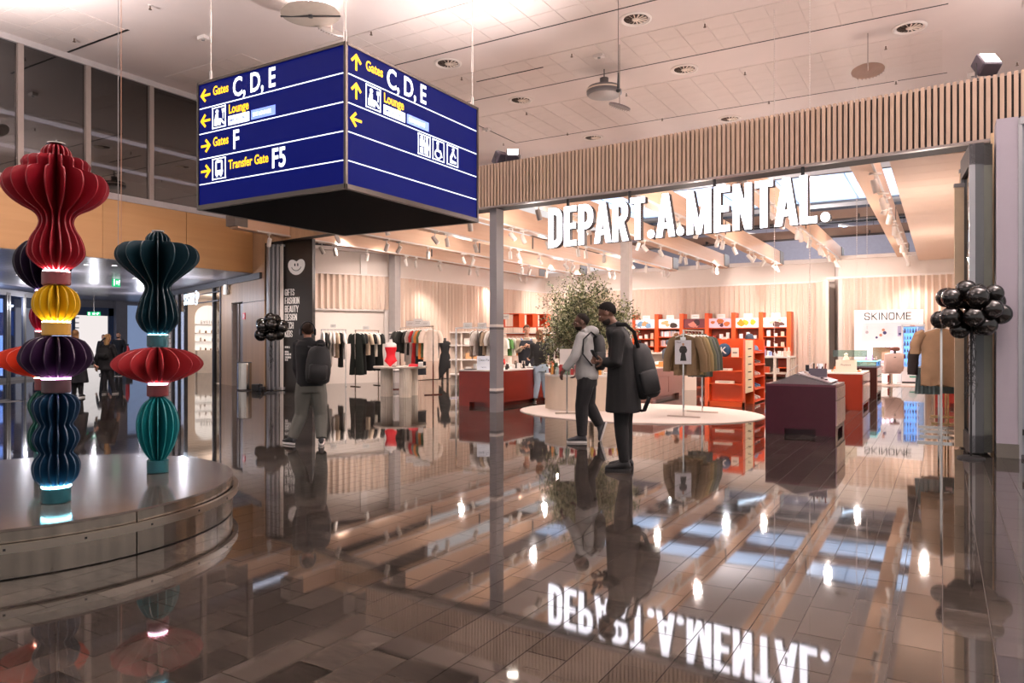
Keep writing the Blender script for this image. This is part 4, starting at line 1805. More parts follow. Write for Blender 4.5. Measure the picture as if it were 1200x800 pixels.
# red fire alarm sign and other wall bits
p = at(286, 21.35)
t = thing('fire_sign', 'small red fire hose sign beside the grey service door', 'sign', A1 + Matrix.Rotation(FROT + PI, 3, 'Z') @ Vector((-1.72, -.05, zz(374, 22.5))), FROT + PI)
mb = MB()
mb.bx(-.1, -.0, 0, .1, .02, .2)
mb.build('plate', mat('fire_red', '#d11a1f', .4, emit='#d11a1f', es=.25), t)
mb = MB()
glyph_into(mb, [[(-.06, .03), (.0, .03), (.0, .17), (-.06, .17)], [(.02, .03), (.05, .03), (.05, .1), (.02, .1)]] + strokeq([(.01, .13), (.06, .14), (.07, .08)], .015), 1, .003)
mb.build('symbol', white, t)
p = at(268.5, 21.6)
t = thing('bracket_sign', 'small white box sign on a steel bracket hanging at the oak corner', 'sign', A1 + Matrix.Rotation(FROT + PI, 3, 'Z') @ Vector((-3.25, -.08, zz(345, 23.8))), FROT + PI)
mb = MB()
mb.rbx(-.2, -.06, 0, 0, .06, .32, .02)
mb.build('box', mat('box_lit', '#f4f0ea', .4, emit='#f6f0e8', es=.5), t)
mb = MB()
mb.bx(.04, -.03, -.02, .08, .03, .42)
mb.bx(.14, -.02, .0, .17, .02, .28)
mb.bx(-.02, -.015, .26, .17, .015, .29)
mb.build('bracket', steel, t)

# ================================================================ CORRIDOR AT THE FAR LEFT
cplank = mat('corridor_plank', '#a79fa4', .3, .1, var=.1, scale=3, stretch=(1, 6, 1))
mb = MB()
mb.bx(-44, 3, 3.5, XL - .1, 34, 3.6)
cc = mb.build('ceiling_corridor', mat('corridor_gap', '#4a4548', .6), kind='structure')
mb = MB()
y = 3.0
while y < 33:
    mb.bx(-44, y + .006, 3.485, XL - .02, y + .294, 3.5)
    y += .3
mb.build('ceiling_plank', cplank, cc, kind='stuff')
# lit downlights in the corridor ceiling
dl_m = mat('downlight', '#ffffff', .3, emit='#f2efff', es=9)
for i, (px, py) in enumerate(((101, 310), (134, 311), (22, 322), (88, 348), (110, 321), (158, 326), (170, 352), (60, 336))):
    d = FPX * (3.48 - CAMH) / (HOR - py)
    p = at(px, min(d, 30))
    t = thing('downlight', 'small lit downlight in the corridor ceiling, %s of eight counted from the left' % ORD[sorted([101, 134, 22, 88, 110, 158, 170, 60]).index(px)], 'lamp', (p.x, p.y, 3.485), 0, 'corridor downlights')
    mb = MB()
    mb.lathe([(.1, 0), (.1, -.012), (.075, -.012), (.07, 0)], 16, caps=False)
    mb.build('ring', white, t)
    mb = MB()
    mb.cyl((0, 0), .072, -.006, -.002, 14)
    mb.build('lens', dl_m, t)
for px, d in ((30, 27), (110, 27), (165, 31), (70, 21), (215, 23), (180, 25)):  # floating points added to light the corridor ceiling, no fittings
    p = at(px, d)
    lamp('corridor_fill', 'POINT', (p.x, p.y, 2.75), CORR_W * .10, (.90, .90, 1.0), .03)
# back wall of the corridor: glazed shop, portal, blue panel
XB = -36.0


def bpt(px):
    r = (px - 600) / FPX
    d = XB / (-math.sin(YAW) + math.cos(YAW) * r)
    return math.cos(YAW) * d + math.sin(YAW) * r * d


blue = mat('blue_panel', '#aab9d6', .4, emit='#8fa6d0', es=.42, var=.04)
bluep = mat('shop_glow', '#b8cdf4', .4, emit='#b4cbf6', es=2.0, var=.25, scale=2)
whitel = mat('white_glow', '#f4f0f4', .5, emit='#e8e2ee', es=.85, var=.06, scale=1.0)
greyw = mat('corridor_wall', '#8d8a92', .5)
mb = MB()
mb.bx(XB - .3, 2, 0, XB - .1, bpt(52), 3.5)
mb.bx(XB - .3, bpt(52), 3.0, XB - .1, bpt(136), 3.5)
mb.bx(XB - .3, bpt(133), 0, XB + .25, bpt(146), 3.5)
mb.bx(XB - .3, bpt(146), 0, XB - .1, bpt(186), 3.5)
mb.bx(XB - .3, bpt(186), 0, XB - .1, 34, 3.5)
wc = mb.build('wall_corridor', greyw, kind='structure')
mb = MB()
mb.bx(XB - .09, bpt(149), .1, XB - .04, bpt(182), 3.3)
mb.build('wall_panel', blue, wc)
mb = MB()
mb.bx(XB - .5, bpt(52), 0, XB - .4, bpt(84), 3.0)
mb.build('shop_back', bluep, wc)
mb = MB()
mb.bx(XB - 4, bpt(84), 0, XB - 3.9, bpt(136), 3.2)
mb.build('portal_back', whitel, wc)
mb = MB()
for k in range(9):
    z = .55 + k * .26
    mb.bx(XB - 2.6, bpt(88), z, XB - 2.3, bpt(88) + 1.0, z + .05)
    mb.bx(XB - 2.0, bpt(103), z, XB - 1.7, bpt(103) + .5, z + .05)
mb.build('shelf_board', mat('shelf_grey', '#7b7a86', .5), wc, kind='stuff')
mb = MB()
mb.bx(XB - .06, bpt(84), 0, XB + .02, bpt(88), 3.1)
mb.bx(XB - .06, bpt(127), 0, XB + .02, bpt(133), 3.1)
mb.bx(XB - .06, bpt(84), 2.72, XB + .02, bpt(133), 3.12)
mb.build('portal_frame', mat('portal_blue', '#46587a', .4), wc)
# glass shopfront with vertical fins at the far left edge
t = thing('glass_shopfront', 'bluish glass shopfront with vertical frames at the far left edge', 'shopfront', (XB + 5.2, bpt(40) - 4.2, 0))
G0, G1 = at(-6, 25.5), at(48, 28.5)
t.location = (G0.x, G0.y, 0)
t.rotation_euler = (0, 0, math.atan2(G1.y - G0.y, G1.x - G0.x))
L = (G1 - G0).length
for f in (0, .22, .27, .6, 1.0):
    mb = MB()
    mb.bx(L * f - .05, -.06, 0, L * f + .05, .06, 3.2)
    mb.build('mullion', mat('front_mullion', '#77746f', .4, .3), t)
mb = MB()
mb.bx(0, -.05, 3.1, L, .05, 3.3)
mb.build('rail', alu, t)
MB().bx(0, -.05, 0, L, .05, .12).build('rail', alu, t)
for a, b in ((0, .22), (.27, .6), (.6, 1.0)):
    mb = MB()
    mb.bx(L * a + .06, -.006, .12, L * b - .06, .006, 3.1)
    mb.build('pane', glass('front_glass', '#cfe0ff', .14, .85), t)
mb = MB()
mb.bx(.1, 1.2, .1, L * .2, 1.25, 3.1)
mb.bx(L * .27, 1.4, .1, L, 1.45, 3.1)
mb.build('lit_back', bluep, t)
mb = MB()
rnd = random.Random(5)
for k in range(9):
    x = L * .28 + rnd.random() * L * .7
    z = .4 + rnd.random() * 1.7
    mb.bx(x, .9, z, x + .08, 1.1, z + rnd.uniform(.4, 1.0))
mb.build('display', mat('front_goods', '#3d5270', .4), t, kind='stuff')


def exit_sign(px, py, d, w_, h_, label, rz, seen):
    p = at(px, d)
    t = thing('exit_sign', label, 'sign', (p.x, p.y, zz(py, d) - h_ / 2), rz)
    mb = MB()
    mb.bx(-w_ / 2, -.03, 0, w_ / 2, .03, h_)
    mb.build('case', mat('exit_green', '#0fa060', .4, emit='#0fae66', es=.9), t)
    mb = MB()
    glyph_into(mb, [[(-.42, .15), (-.28, .15), (-.28, .85), (-.42, .85)], [(-.08, .3), (.12, .3), (.12, .7), (-.08, .7)], [(.25, .2), (.34, .2), (.42, .8), (.32, .8)], [(.2, .5), (.46, .55), (.46, .68), (.2, .62)]],
               1, .034, Matrix.Scale(w_, 4, (1, 0, 0)) @ Matrix.Scale(h_, 4, (0, 0, 1)))
    mb.build('symbol', wht, t)
    mb = MB()
    mb.cyl((0, 0), .008, h_, 3.5 - zz(py, d) + h_ / 2, 6)
    mb.build('rod', steel, t)


exit_sign(110, 367.5, 31.5, .55, .17, 'green exit sign over the corridor portal, facing the hall', YAW, 1)
exit_sign(136, 331, 24.0, .26, .28, 'small green exit sign hanging edge on under the corridor ceiling', YAW + 1.15, 0)
# fire extinguisher
p = at(149.5, 33)
t = thing('fire_extinguisher', 'red extinguisher standing by the blue corridor panel', 'extinguisher', (p.x, p.y, .5))
mb = MB()
mb.lathe([(.001, 0), (.09, 0), (.09, .6), (.05, .7), (.03, .75)], 14)
mb.build('cylinder', mat('ext_red', '#d0202a', .3), t, smooth=40)
mb = MB()
mb.bx(-.03, -.1, .75, .03, .04, .82)
mb.bx(-.15, -.15, -.5, .15, .15, 0)
mb.build('valve', dgrey, t)

# ---- glazed beauty shop along the angled frontage
SR = FROT + PI
FO = A1          # local x = -t along the frontage
t = thing('shopfront', 'glazed shop front with lit white name sign and arched white niche inside', 'shopfront', (A1.x, A1.y, 0), SR)
for q in (4.05, 4.85, 8.4, 9.3, 10.2, 12.0, 14.0):
    mb = MB()
    mb.bx(-q - .05, -.06, 0, -q + .05, .06, 3.42)
    mb.build('post', dgrey, t)
mb = MB()
mb.bx(-14.3, -.1, 3.28, -.2, .06, 3.46)
mb.build('header_rail', dgrey, t)
for a, b in ((4.1, 4.8), (8.45, 9.25), (9.35, 10.15), (10.25, 11.95), (12.05, 13.95)):
    mb = MB()
    mb.bx(-b, -.008, .03, -a, .008, 3.28)
    mb.build('pane', glass('shop_glass', '#e6e2dc', .1, .92), t)
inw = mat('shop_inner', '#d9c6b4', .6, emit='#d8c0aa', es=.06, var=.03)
mb = MB()
mb.bx(-14.2, .1, 0, -14.0, 9, 3.4)
mb.bx(-14, 8.8, 0, -4.0, 9, 3.4)
mb.bx(-4.0, .3, 0, -3.9, 9, 3.4)
mb.bx(-14, .3, 3.4, -4, 9, 3.48)
mb.build('inner_wall', inw, t)
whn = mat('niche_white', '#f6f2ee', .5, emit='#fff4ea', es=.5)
NM = MT(-14.0, 2.42, 0, PI / 2)
aw = .56
pts = [(-aw, 0.0), (aw, 0.0)] + [(aw * math.cos(PI * k / 16), 2.55 + aw * math.sin(PI * k / 16)) for k in range(17)]
mb = MB()
mb.prism(pts, 0.0, .03, NM @ Matrix.Rotation(PI / 2, 4, 'X'))
mb.build('arched_niche', whn, t)
for z in (1.42, 1.8, 2.2):
    MB().bx(-aw, -.28, z, aw, -.03, z + .035, NM).build('shelf', white, t)
MB().bx(-aw, -.4, 0, aw, -.03, 1.04, NM).build('cupboard', mat('niche_cupboard', '#e9ddd0', .5), t)
mb = MB()
heavy_text(mb, 'SYSTER P', .15, .01, .6, .13, .2, NM @ MT(-.40, -.29, 2.25))
mb.build('shelf_lettering', black, t)
mb = MB()
heavy_text(mb, 'SYSTER', .42, .03, .46, .08, .12, MT(-8.2, -.1, 2.80))
xx = -8.2 + heavy_len('SYSTER', .42, .46, .08, .12) + .30
mb.build('name_lettering', mat('blue_white_glow', '#ffffff', .3, emit='#cfe8ff', es=1.0), t)
mb = MB()
heavy_text(mb, 'P', .42, .03, .46, .08, .05, MT(xx, -.1, 2.80))
mb.build('name_letter', mat('blue_white_glow', '#ffffff'), t)
mb = MB()
for k in range(5):
    mb.bx(xx - .22, -.12, 2.76 + k * .11, xx - .08, -.09, 2.83 + k * .11)
mb.build('side_mark', mat('blue_white_glow', '#ffffff'), t)
mb = MB()
mb.bx(-8.3, -.09, 2.62, -8.25, -.02, 3.3)
mb.bx(-8.0, -.07, 3.1, -4.2, -.03, 3.14)
mb.bx(-6.6, -.07, 2.8, -4.2, -.03, 2.84)
mb.build('sign_frame', dgrey, t)
rnd = random.Random(2)
SM = Matrix.Translation(A1) @ Matrix.Rotation(SR, 4, 'Z') @ NM
for z in (1.455, 1.835, 1.04):
    for k in range(4):
        p = SM @ Vector((-.4 + k * .27 + rnd.uniform(-.05, .05), -.16, z))
        mb = MB()
        h_ = rnd.uniform(.1, .2)
        mb.lathe([(.001, 0), (.045, 0), (.045, h_ * .7), (.02, h_ * .8), (.02, h_), (.001, h_)], 10)
        o = mb.build('jar', mat('jar%d' % (k % 3), ('#e8ded4', '#8a6a4c', '#cdb8a4')[k % 3], .4), loc=p)
        tag(o, 'small jar on the %s niche shelf in the glazed shop' % {1.455: 'lower', 1.835: 'upper', 1.04: 'lowest'}[z], 'jar', 'jars in the arched niche')
p = (Matrix.Translation(A1) @ Matrix.Rotation(SR, 4, 'Z')) @ Vector((-10.5, 2.2, 2.9))
lamp('inner_lamp', 'POINT', (p.x, p.y, 2.9), 170, WARM, .1)
# ================================================================ GARMENTS AND RACKS
hangw = mat('hanger_white', '#f0ece8', .4)
CLOTH = {}


def clothm(hexc):
    if hexc not in CLOTH:
        CLOTH[hexc] = mat('cloth_' + hexc[1:], hexc, .85, var=.18, scale=9, bump=.15)
    return CLOTH[hexc]


GM = {}


def garment_mesh(kind, L, W, hexc, seed):
    key = (kind, L, W, hexc, seed)
    if key in GM:
        return GM[key]
    rnd = random.Random(seed)
    mb = MB()
    n = 18
    ph = rnd.uniform(0, 6)
    if kind == 'pants':
        for sx in (-1, 1):
            rings = []
            for k in range(7):
                u = k / 6
                z = -L + (L - .03) * u
                w_ = W * .23 * (1 + .12 * (1 - u))
                rings.append([(sx * W * .22 * (1 - .2 * u) + w_ * math.cos(2 * PI * j / n), .028 * math.sin(2 * PI * j / n) * (1 + .4 * math.sin(3 * j + ph)), z) for j in range(n)])
            mb.loft(rings)
    else:
        rings = []
        neck = .075
        for k in range(10):
            u = k / 9
            z = -L + (L - .07) * u
            flare = 1.0 if kind != 'dress' else 1.0 + .25 * (1 - u)
            waist = 1 - (.1 if kind == 'dress' else .04) * math.exp(-((u - .55) / .18) ** 2)
            w_ = W * .5 * flare * waist
            if kind == 'strap':
                w_ *= .8
            th = .035 + .02 * (1 - u)
            rings.append([(w_ * math.cos(2 * PI * j / n), th * math.sin(2 * PI * j / n) * (1 + (.45 * (1 - u) + .12) * math.sin(3.0 * j + ph)),
                           z + .012 * math.sin(2 * j + ph) * (1 - u)) for j in range(n)])
        rings.append([(W * .30 * math.cos(2 * PI * j / n), .035 * math.sin(2 * PI * j / n), -.035) for j in range(n)])
        rings.append([(neck * math.cos(2 * PI * j / n), .03 * math.sin(2 * PI * j / n), -.005) for j in range(n)])
        mb.loft(rings)
        if kind in ('tee', 'jacket', 'dress'):
            sl = {'tee': .26, 'jacket': .58, 'dress': .24}[kind]
            for sx in (-1, 1):
                mb.tube([(sx * W * .40, 0, -.06), (sx * W * .53, 0, -.10), (sx * (W * .55 + sl * .16), rnd.uniform(-.01, .02), -.10 - sl * .5), (sx * (W * .53 + sl * .2), rnd.uniform(-.02, .02), -.10 - sl)],
                        [(.03, .06), (.045, .08), (.05, .075), (.05, .07)], 10)
        if kind == 'jacket':
            mb.tube([(-.09, -.02, -.02), (-.07, -.045, .015), (0, -.05, .0), (.07, -.045, .015), (.09, -.02, -.02)], .02, 6)
            mb.bx(-.008, -.062, -L + .03, .008, -.05, -.1)
    me = mb.mesh('fabric', clothm(hexc), 60)
    GM[key] = me
    return me


mb = MB()
mb.tube([(-.21, 0, -.055), (-.1, 0, -.012), (0, 0, .012), (.1, 0, -.012), (.21, 0, -.055)], .011, 6)
mb.tube([(0, 0, .01), (0, 0, .055), (.022, 0, .075), (.0, 0, .095), (-.02, 0, .08)], .004, 5)
hgm = mb.mesh('hanger', hangw, 60)
NMS = {'tee': 'shirt', 'dress': 'dress', 'jacket': 'jacket', 'pants': 'trousers', 'strap': 'blouse'}


def garment(kind, hexc, cname, loc, rz, L, W, label, grp, seed=1):
    t = thing({'tee': 'shirt', 'dress': 'dress', 'jacket': 'jacket', 'pants': 'trousers', 'strap': 'blouse'}[kind],
              label, {'tee': 'shirt', 'dress': 'dress', 'jacket': 'jacket', 'pants': 'trousers', 'strap': 'blouse'}[kind], loc, rz, grp)
    o = bpy.data.objects.new('fabric', garment_mesh(kind, L, W, hexc, seed))
    COL.objects.link(o)
    o.parent = t
    o.location = (0, 0, -.0)
    h_ = bpy.data.objects.new('hanger', hgm)
    COL.objects.link(h_)
    h_.parent = t
    return t


def rack(p0, p1, zr, label, m=chrome, base=.5, stems=True):
    p0, p1 = Vector(p0), Vector(p1)
    L = (p1 - p0).length
    a = math.atan2(p1.y - p0.y, p1.x - p0.x)
    t = thing('clothes_rack', label, 'rack', (p0.x, p0.y, 0), a)
    for x in (0, L):
        mb = MB()
        mb.cb((x, 0, zr / 2 + .01), (.028, .028, zr - .02))
        mb.build('upright', m, t)
        mb = MB()
        mb.bx(x - .02, -base / 2, 0, x + .02, base / 2, .025)
        mb.build('foot', m, t)
    mb = MB()
    mb.bx(-.02, -.014, zr - .014, L + .02, .014, zr + .014)
    mb.build('rail', m, t)
    return t


def fill(p0, p1, zr, items, where, grp, f0=.06, f1=.94, jit=.12):
    p0, p1 = Vector(p0), Vector(p1)
    a = math.atan2(p1.y - p0.y, p1.x - p0.x)
    n = len(items)
    for i, (kind, hexc, cname, L, W) in enumerate(items):
        f = f0 + (f1 - f0) * i / max(n - 1, 1)
        p = p0 * (1 - f) + p1 * f
        rnd = random.Random(i * 7 + n)
        garment(kind, hexc, cname, (p.x, p.y, zr - .085), a + PI / 2 + rnd.uniform(-jit, jit) + .12, L, W,
                '%s %s, %s from the left on the %s' % (cname, NMS[kind], ORD[i], where), grp, i % 4)


def card(px, py, d, w_, h_, label, hexc='#f6f2ee', es=.0, on=True, rz=None, lines=2):
    p = at(px, d)
    t = thing('display_card', label, 'card', (p.x, p.y, zz(py, d)), YAW if rz is None else rz)
    mb = MB()
    mb.bx(-w_ / 2, -.006, 0, w_ / 2, .006, h_)
    mb.build('card', mat('card_' + hexc[1:], hexc, .5), t)
    mb = MB()
    for k in range(lines):
        mb.bx(-w_ * .3, -.008, h_ * (.62 - .2 * k), w_ * (.3 - .12 * k), -.006, h_ * (.66 - .2 * k))
    mb.build('print', mat('card_print', '#8a7f78', .6), t)
    return t


K, Wt, Bg = '#141313', '#ece4dd', '#cdb59c'
r0, r1 = fl(376.5, 453), fl(405, 452.5)
rack(r0, r1, 1.80, 'chrome clothes rack nearest the black panel in the white niche')
fill(r0, r1, 1.80, [('tee', Wt, 'white', .62, .42), ('dress', K, 'black', 1.15, .42), ('tee', '#cfc8c2', 'light grey', 1.0, .3), ('tee', Wt, 'white', .75, .4), ('tee', Bg, 'sand coloured', .8, .42),
                    ('dress', K, 'black', 1.1, .4), ('tee', Wt, 'cream', .85, .4)], 'rack nearest the black panel', 'clothes on the rack nearest the black panel')
r0, r1 = fl(416.5, 453), fl(443.5, 451.5)
rack(r0, r1, 1.78, 'chrome clothes rack of black dresses right of the first rack')
fill(r0, r1, 1.78, [('dress', '#1d221d', 'very dark green', 1.32, .5), ('dress', K, 'black', 1.3, .45), ('tee', Bg, 'beige', .7, .45), ('dress', K, 'black', 1.2, .45), ('tee', '#d9cbbb', 'pale sand', .75, .4), ('dress', '#171a17', 'blackish green', 1.2, .5)],
     'rack of black dresses', 'clothes on the rack of black dresses')
for i, (px, d) in enumerate(((391, 23.2), (429, 22.9))):
    card(px, (384, 386)[i], d, .2, .12, ('small white price card on the rack nearest the black panel', 'small white price card on the rack of black dresses')[i])
# round table with swimsuit bust
p = at(469, 19.0)
t = thing('display_table', 'round pale table on three fluted column legs carrying the red swimsuit bust', 'table', (p.x, p.y, 0))
zt = .78
mb = MB()
mb.lathe([(.001, zt), (.69, zt), (.70, zt - .012), (.69, zt - .05), (.001, zt - .05)], 44)
mb.build('tabletop', mat('table_stone', '#d8cabc', .25, var=.05), t, smooth=40)
for (ax_, ay_) in ((-.22, -.28), (.42, -.3), (.1, .36)):
    mb = MB()
    rr = [(.155 + .006 * math.cos(16 * 2 * PI * k / 96)) for k in range(96)]
    mb.loft([[(ax_ + rr[k] * math.cos(2 * PI * k / 96), ay_ + rr[k] * math.sin(2 * PI * k / 96), z) for k in range(96)] for z in (0, zt - .05)])
    mb.build('leg', mat('table_leg', '#ddd0c0', .5), t, smooth=60)


def bust(p, z, h, label, body, suit=None, suitlabel=None, rz=YAW):
    t = thing('mannequin_bust', label, 'mannequin', (p.x, p.y, z), rz)
    mb = MB()
    n = 20
    lev = [(0, .15, .10), (.06, .165, .105), (.16, .175, .115), (.3, .125, .09), (.38, .125, .09), (.5, .165, .12), (.58, .17, .115), (.64, .165, .08), (.68, .12, .07), (.70, .06, .055), (.76, .045, .045), (.79, .04, .04)]
    s_ = h / .79
    mb.loft([[(a * s_ * math.cos(2 * PI * k / n), b * s_ * math.sin(2 * PI * k / n), zz_ * s_) for k in range(n)] for zz_, a, b in lev])
    o = mb.build('torso', body, t, smooth=60)
    mb = MB()
    mb.lathe([(.001, .04), (.03, .03), (.042, .0), (.001, 0)], 14, (0, 0, h))
    mb.build('neck_cap', dgrey, t)
    if suit:
        mb = MB()
        e = 1.045
        mb.loft([[(a * s_ * e * math.cos(2 * PI * k / n), b * s_ * e * math.sin(2 * PI * k / n) - .002, zz_ * s_) for k in range(n)] for zz_, a, b in
                 [(.16, .175, .115), (.3, .125, .09), (.38, .125, .09), (.5, .165, .12), (.56, .17, .12)]], caps=False)
        # high-cut lower part: front and back gores
        for sy in (-1, 1):
            pts = []
            for k in range(11):
                u = k / 10
                half = .178 * s_ * (1 - u) ** 1.25 + .022
                zc_ = .165 * s_ - u * .165 * s_
                bb_ = (.115 - .012 * u) * s_ * e
                row = []
                for j in range(9):
                    xx_ = -half + 2 * half * j / 8
                    ym_ = bb_ * math.sqrt(max(1 - (xx_ / (.182 * s_)) ** 2, 0.0)) + .006
                    row.append((xx_, sy * ym_, zc_))
                pts.append(row)
            vs = [q for r_ in pts for q in r_]
            fs = [(i * 9 + j, i * 9 + j + 1, (i + 1) * 9 + j + 1, (i + 1) * 9 + j) for i in range(10) for j in range(8)]
            mb.add(vs, fs)
        q = mb.build('swimsuit', suit, t, smooth=60)
        q['label'] = suitlabel
    return t


p = at(458, 18.85)
bust(p, zt, .70, 'white torso bust in a bright red swimsuit standing on the round table', white, mat('swim_red', '#e0182a', .5, var=.05), 'bright red strapless swimsuit')
p = at(485, 18.6)
t = thing('folded_garment', 'folded red garment lying on the round table right of the bust', 'garment', (p.x, p.y, zt), YAW)
mb = MB()
mb.rbx(-.13, -.1, 0, .13, .1, .04, .03)
mb.build('fold', mat('swim_red', '#e0182a'), t)
mb = MB()
mb.rbx(-.12, -.09, .04, .11, .09, .065, .03)
mb.build('top_fold', mat('fold_red2', '#c8142a', .6), t)
for i, (px, hx) in enumerate(((475, '#f0e8de'), (462, '#3a2a24'), (493, '#efe9e4'))):
    p = at(px, 18.5)
    t = tag(MB().rbx(-.06, -.05, 0, .06, .05, (.02, .02, .12)[i], .015).build('small_item', mat('small%d' % i, hx, .5), loc=(p.x, p.y, zt), rotz=YAW),
            ('flat pale card lying on the round table before the folded garment', 'flat dark tag at the foot of the red swimsuit bust', 'little white box standing at the right rim of the round table')[i], 'box')
# mixed rack behind the table
r0, r1 = fl(469, 456), fl(507.5, 462.5)
rack(r0, r1, 1.83, 'chrome clothes rack with mixed bright tops right of the swimsuit table')
fill(r0, r1, 1.83, [('tee', '#2c2a26', 'charcoal', .62, .46), ('tee', '#3a3a34', 'dark olive', .6, .44), ('tee', '#23231f', 'blackish', .66, .44), ('strap', '#8a8078', 'taupe', .9, .36), ('pants', '#d8ccc2', 'cream', 1.1, .36), ('tee', '#2a2622', 'dark brown', .7, .44),
                    ('tee', '#c8bfb6', 'pale grey', 1.0, .4), ('dress', '#c22a2a', 'red', 1.02, .38), ('pants', '#23252c', 'striped dark', 1.25, .38), ('tee', '#7f867a', 'sage green', .72, .42), ('tee', '#d87f3a', 'orange', .8, .46), ('tee', '#4a5a3c', 'leaf green', .75, .44), ('tee', '#e3d0c0', 'shell pink', .85, .44)],
     'rack of mixed tops', 'clothes on the rack of mixed tops')
for i, (px, d, w_) in enumerate(((481, 20.6, .26), (490, 20.3, .26), (499, 20.0, .24))):
    card(px, 382.5, d, w_, (.16, .22, .16)[i], 'white card on top of the rack of mixed tops, %s of three from the left' % ORD[i])
# dressed full mannequin
p = at(521.5, 25.2)
t = thing('mannequin', 'headless mannequin in a long black asymmetric dress by the curtain', 'mannequin', (p.x, p.y, 0), YAW)
mb = MB()
n = 22
sk = mat('mannequin_skin', '#4c4440', .5)
for sx in (-1, 1):
    mb.tube([(sx * .09, 0, 0.03), (sx * .085, 0, .45), (sx * .08, 0, .8)], [.035, .05, .075], 10)
    mb.tube([(sx * .19, 0, 1.4), (sx * .23, .0, 1.15), (sx * .24, -.03, .85)], [.045, .04, .028], 8)
mb.tube([(0, 0, 1.42), (0, 0, 1.55)], .05, 10)
mb.build('figure', sk, t, smooth=60)
mb = MB()
rg = []
for z, a, b in ((.34, .21, .17), (.5, .23, .18), (.75, .2, .16), (.95, .17, .13), (1.05, .13, .10), (1.25, .17, .13), (1.38, .2, .11), (1.45, .12, .08)):
    rg.append([(a * math.cos(2 * PI * k / n), b * math.sin(2 * PI * k / n) * (1 + .1 * math.sin(5 * k) * max(0, 1 - z)), z + (.25 * (-math.cos(2 * PI * k / n)) * -1 if z < .4 else 0)) for k in range(n)])
mb.loft(rg)
mb.build('dress', clothm('#1b1a1b'), t, smooth=60)
for sx in (-1, 1):
    mb = MB()
    mb.tube([(sx * .09, .05, .03), (sx * .09, -.16, .03)], [.04, .03], 8)
    mb.build('shoe', black, t)
# framed rack and shelf left of the grey column
r0, r1 = at(534.5, 18.3), at(588, 17.6)
rack(r0, r1, 1.76, 'thin chrome rack of patterned tops just left of the grey column')
fill(r0, r1, 1.76, [('strap', '#8f7a6a', 'mocha', .62, .36), ('tee', '#d9cfc6', 'ivory', .6, .38), ('strap', '#3a332e', 'black patterned', .62, .36), ('tee', '#a08a72', 'camel', .58, .38), ('tee', '#e2dad2', 'white', .6, .38), ('tee', '#6a6058', 'grey brown', .6, .38)],
     'rack left of the grey column', 'clothes on the rack left of the grey column', .38, .86)
p = at(540, 23.5)
t = thing('shelf_unit', 'tall cream shelf unit with bags behind the rack left of the grey column', 'shelf', (p.x, p.y, 0), YAW)
mb = MB()
mb.bx(-.35, .2, 0, 1.0, .24, 1.75)
mb.bx(.0, -.15, 0, .06, .2, 1.75)
mb.build('back_panel', cream, t)
for z in (.35, .82, 1.28, 1.7):
    mb = MB()
    mb.bx(-.35, -.18, z, 1.0, .2, z + .04)
    mb.build('shelf', white, t)
for i, (x, z, hexc, lb) in enumerate(((.2, 1.32, '#efe7dd', 'white box on the top of the cream shelf unit'), (.25, .86, '#d9a878', 'tan bag on the middle board of the cream shelf unit'),
                                      (.5, .86, '#c9986a', 'second tan bag on the middle board of the cream shelf unit'), (.25, .39, '#e9e2da', 'white box on the low board of the cream shelf unit'))):
    q = Matrix.Translation((p.x, p.y, 0)) @ Matrix.Rotation(YAW, 4, 'Z') @ Vector((x, 0, z))
    b_ = thing('handbag' if 'bag' in lb else 'box', lb, 'bag' if 'bag' in lb else 'box', q, YAW)
    MB().rbx(-.1, -.06, 0, .1, .06, .2, .03).build('body', mat('bag_' + hexc[1:], hexc, .5), b_)
    if 'bag' in lb:
        MB().tube([(-.06, 0, .2), (-.05, 0, .29), (.05, 0, .29), (.06, 0, .2)], .008, 6).build('handle', dgrey, b_)
    else:
        MB().bx(-.09, -.05, .2, .09, .05, .215).build('lid', white, b_)
for i, (px, d) in enumerate(((548, 18.2), (565, 18.0))):
    card(px, 385.5, d, .22, .16, ('white card standing on the left of the thin chrome rack', 'white card standing on the middle of the thin chrome rack')[i])


# ================================================================ COUNTERS
def counter(x0, y0, x1, y1, h, m, topm, label, side=True, plinth=True, top_t=.03, side_m=None):
    t = thing('counter', label, 'counter', ((x0 + x1) / 2, (y0 + y1) / 2, 0))
    a, b = (x1 - x0) / 2, (y1 - y0) / 2
    mb = MB()
    # body with slots cut at the foot
    mb.bx(-a, -b, .09, a, b, h - top_t)
    mb.bx(-a, -b, 0, -a + .28, b, .09)
    mb.bx(a - .28, -b, 0, a, -b + .25, .09)
    mb.bx(a - .28, b - .25, 0, a, b, .09)
    mb.bx(-a + .2, -b + .1, 0, a - .1, b - .1, .088)
    mb.build('body', m, t)
    mb = MB()
    mb.bx(-a - .004, -b - .004, h - top_t, a + .004, b + .004, h)
    mb.build('top', topm, t)
    if side:
        mb = MB()
        n = 2
        for k in range(n):
            ya, yb = -b + .015 + k * (2 * b) / n, -b - .015 + (k + 1) * (2 * b) / n
            mb2 = MB()
            mb2.bx(a - .002, ya, .16, a + .016, yb, h - .24)
            mb2.build('drawer_front', side_m or m, t)
        mb2 = MB()
        mb2.bx(a - .002, -b + .015, h - .22, a + .016, b - .015, h - top_t - .01)
        mb2.build('drawer_front', side_m or m, t)
    return t


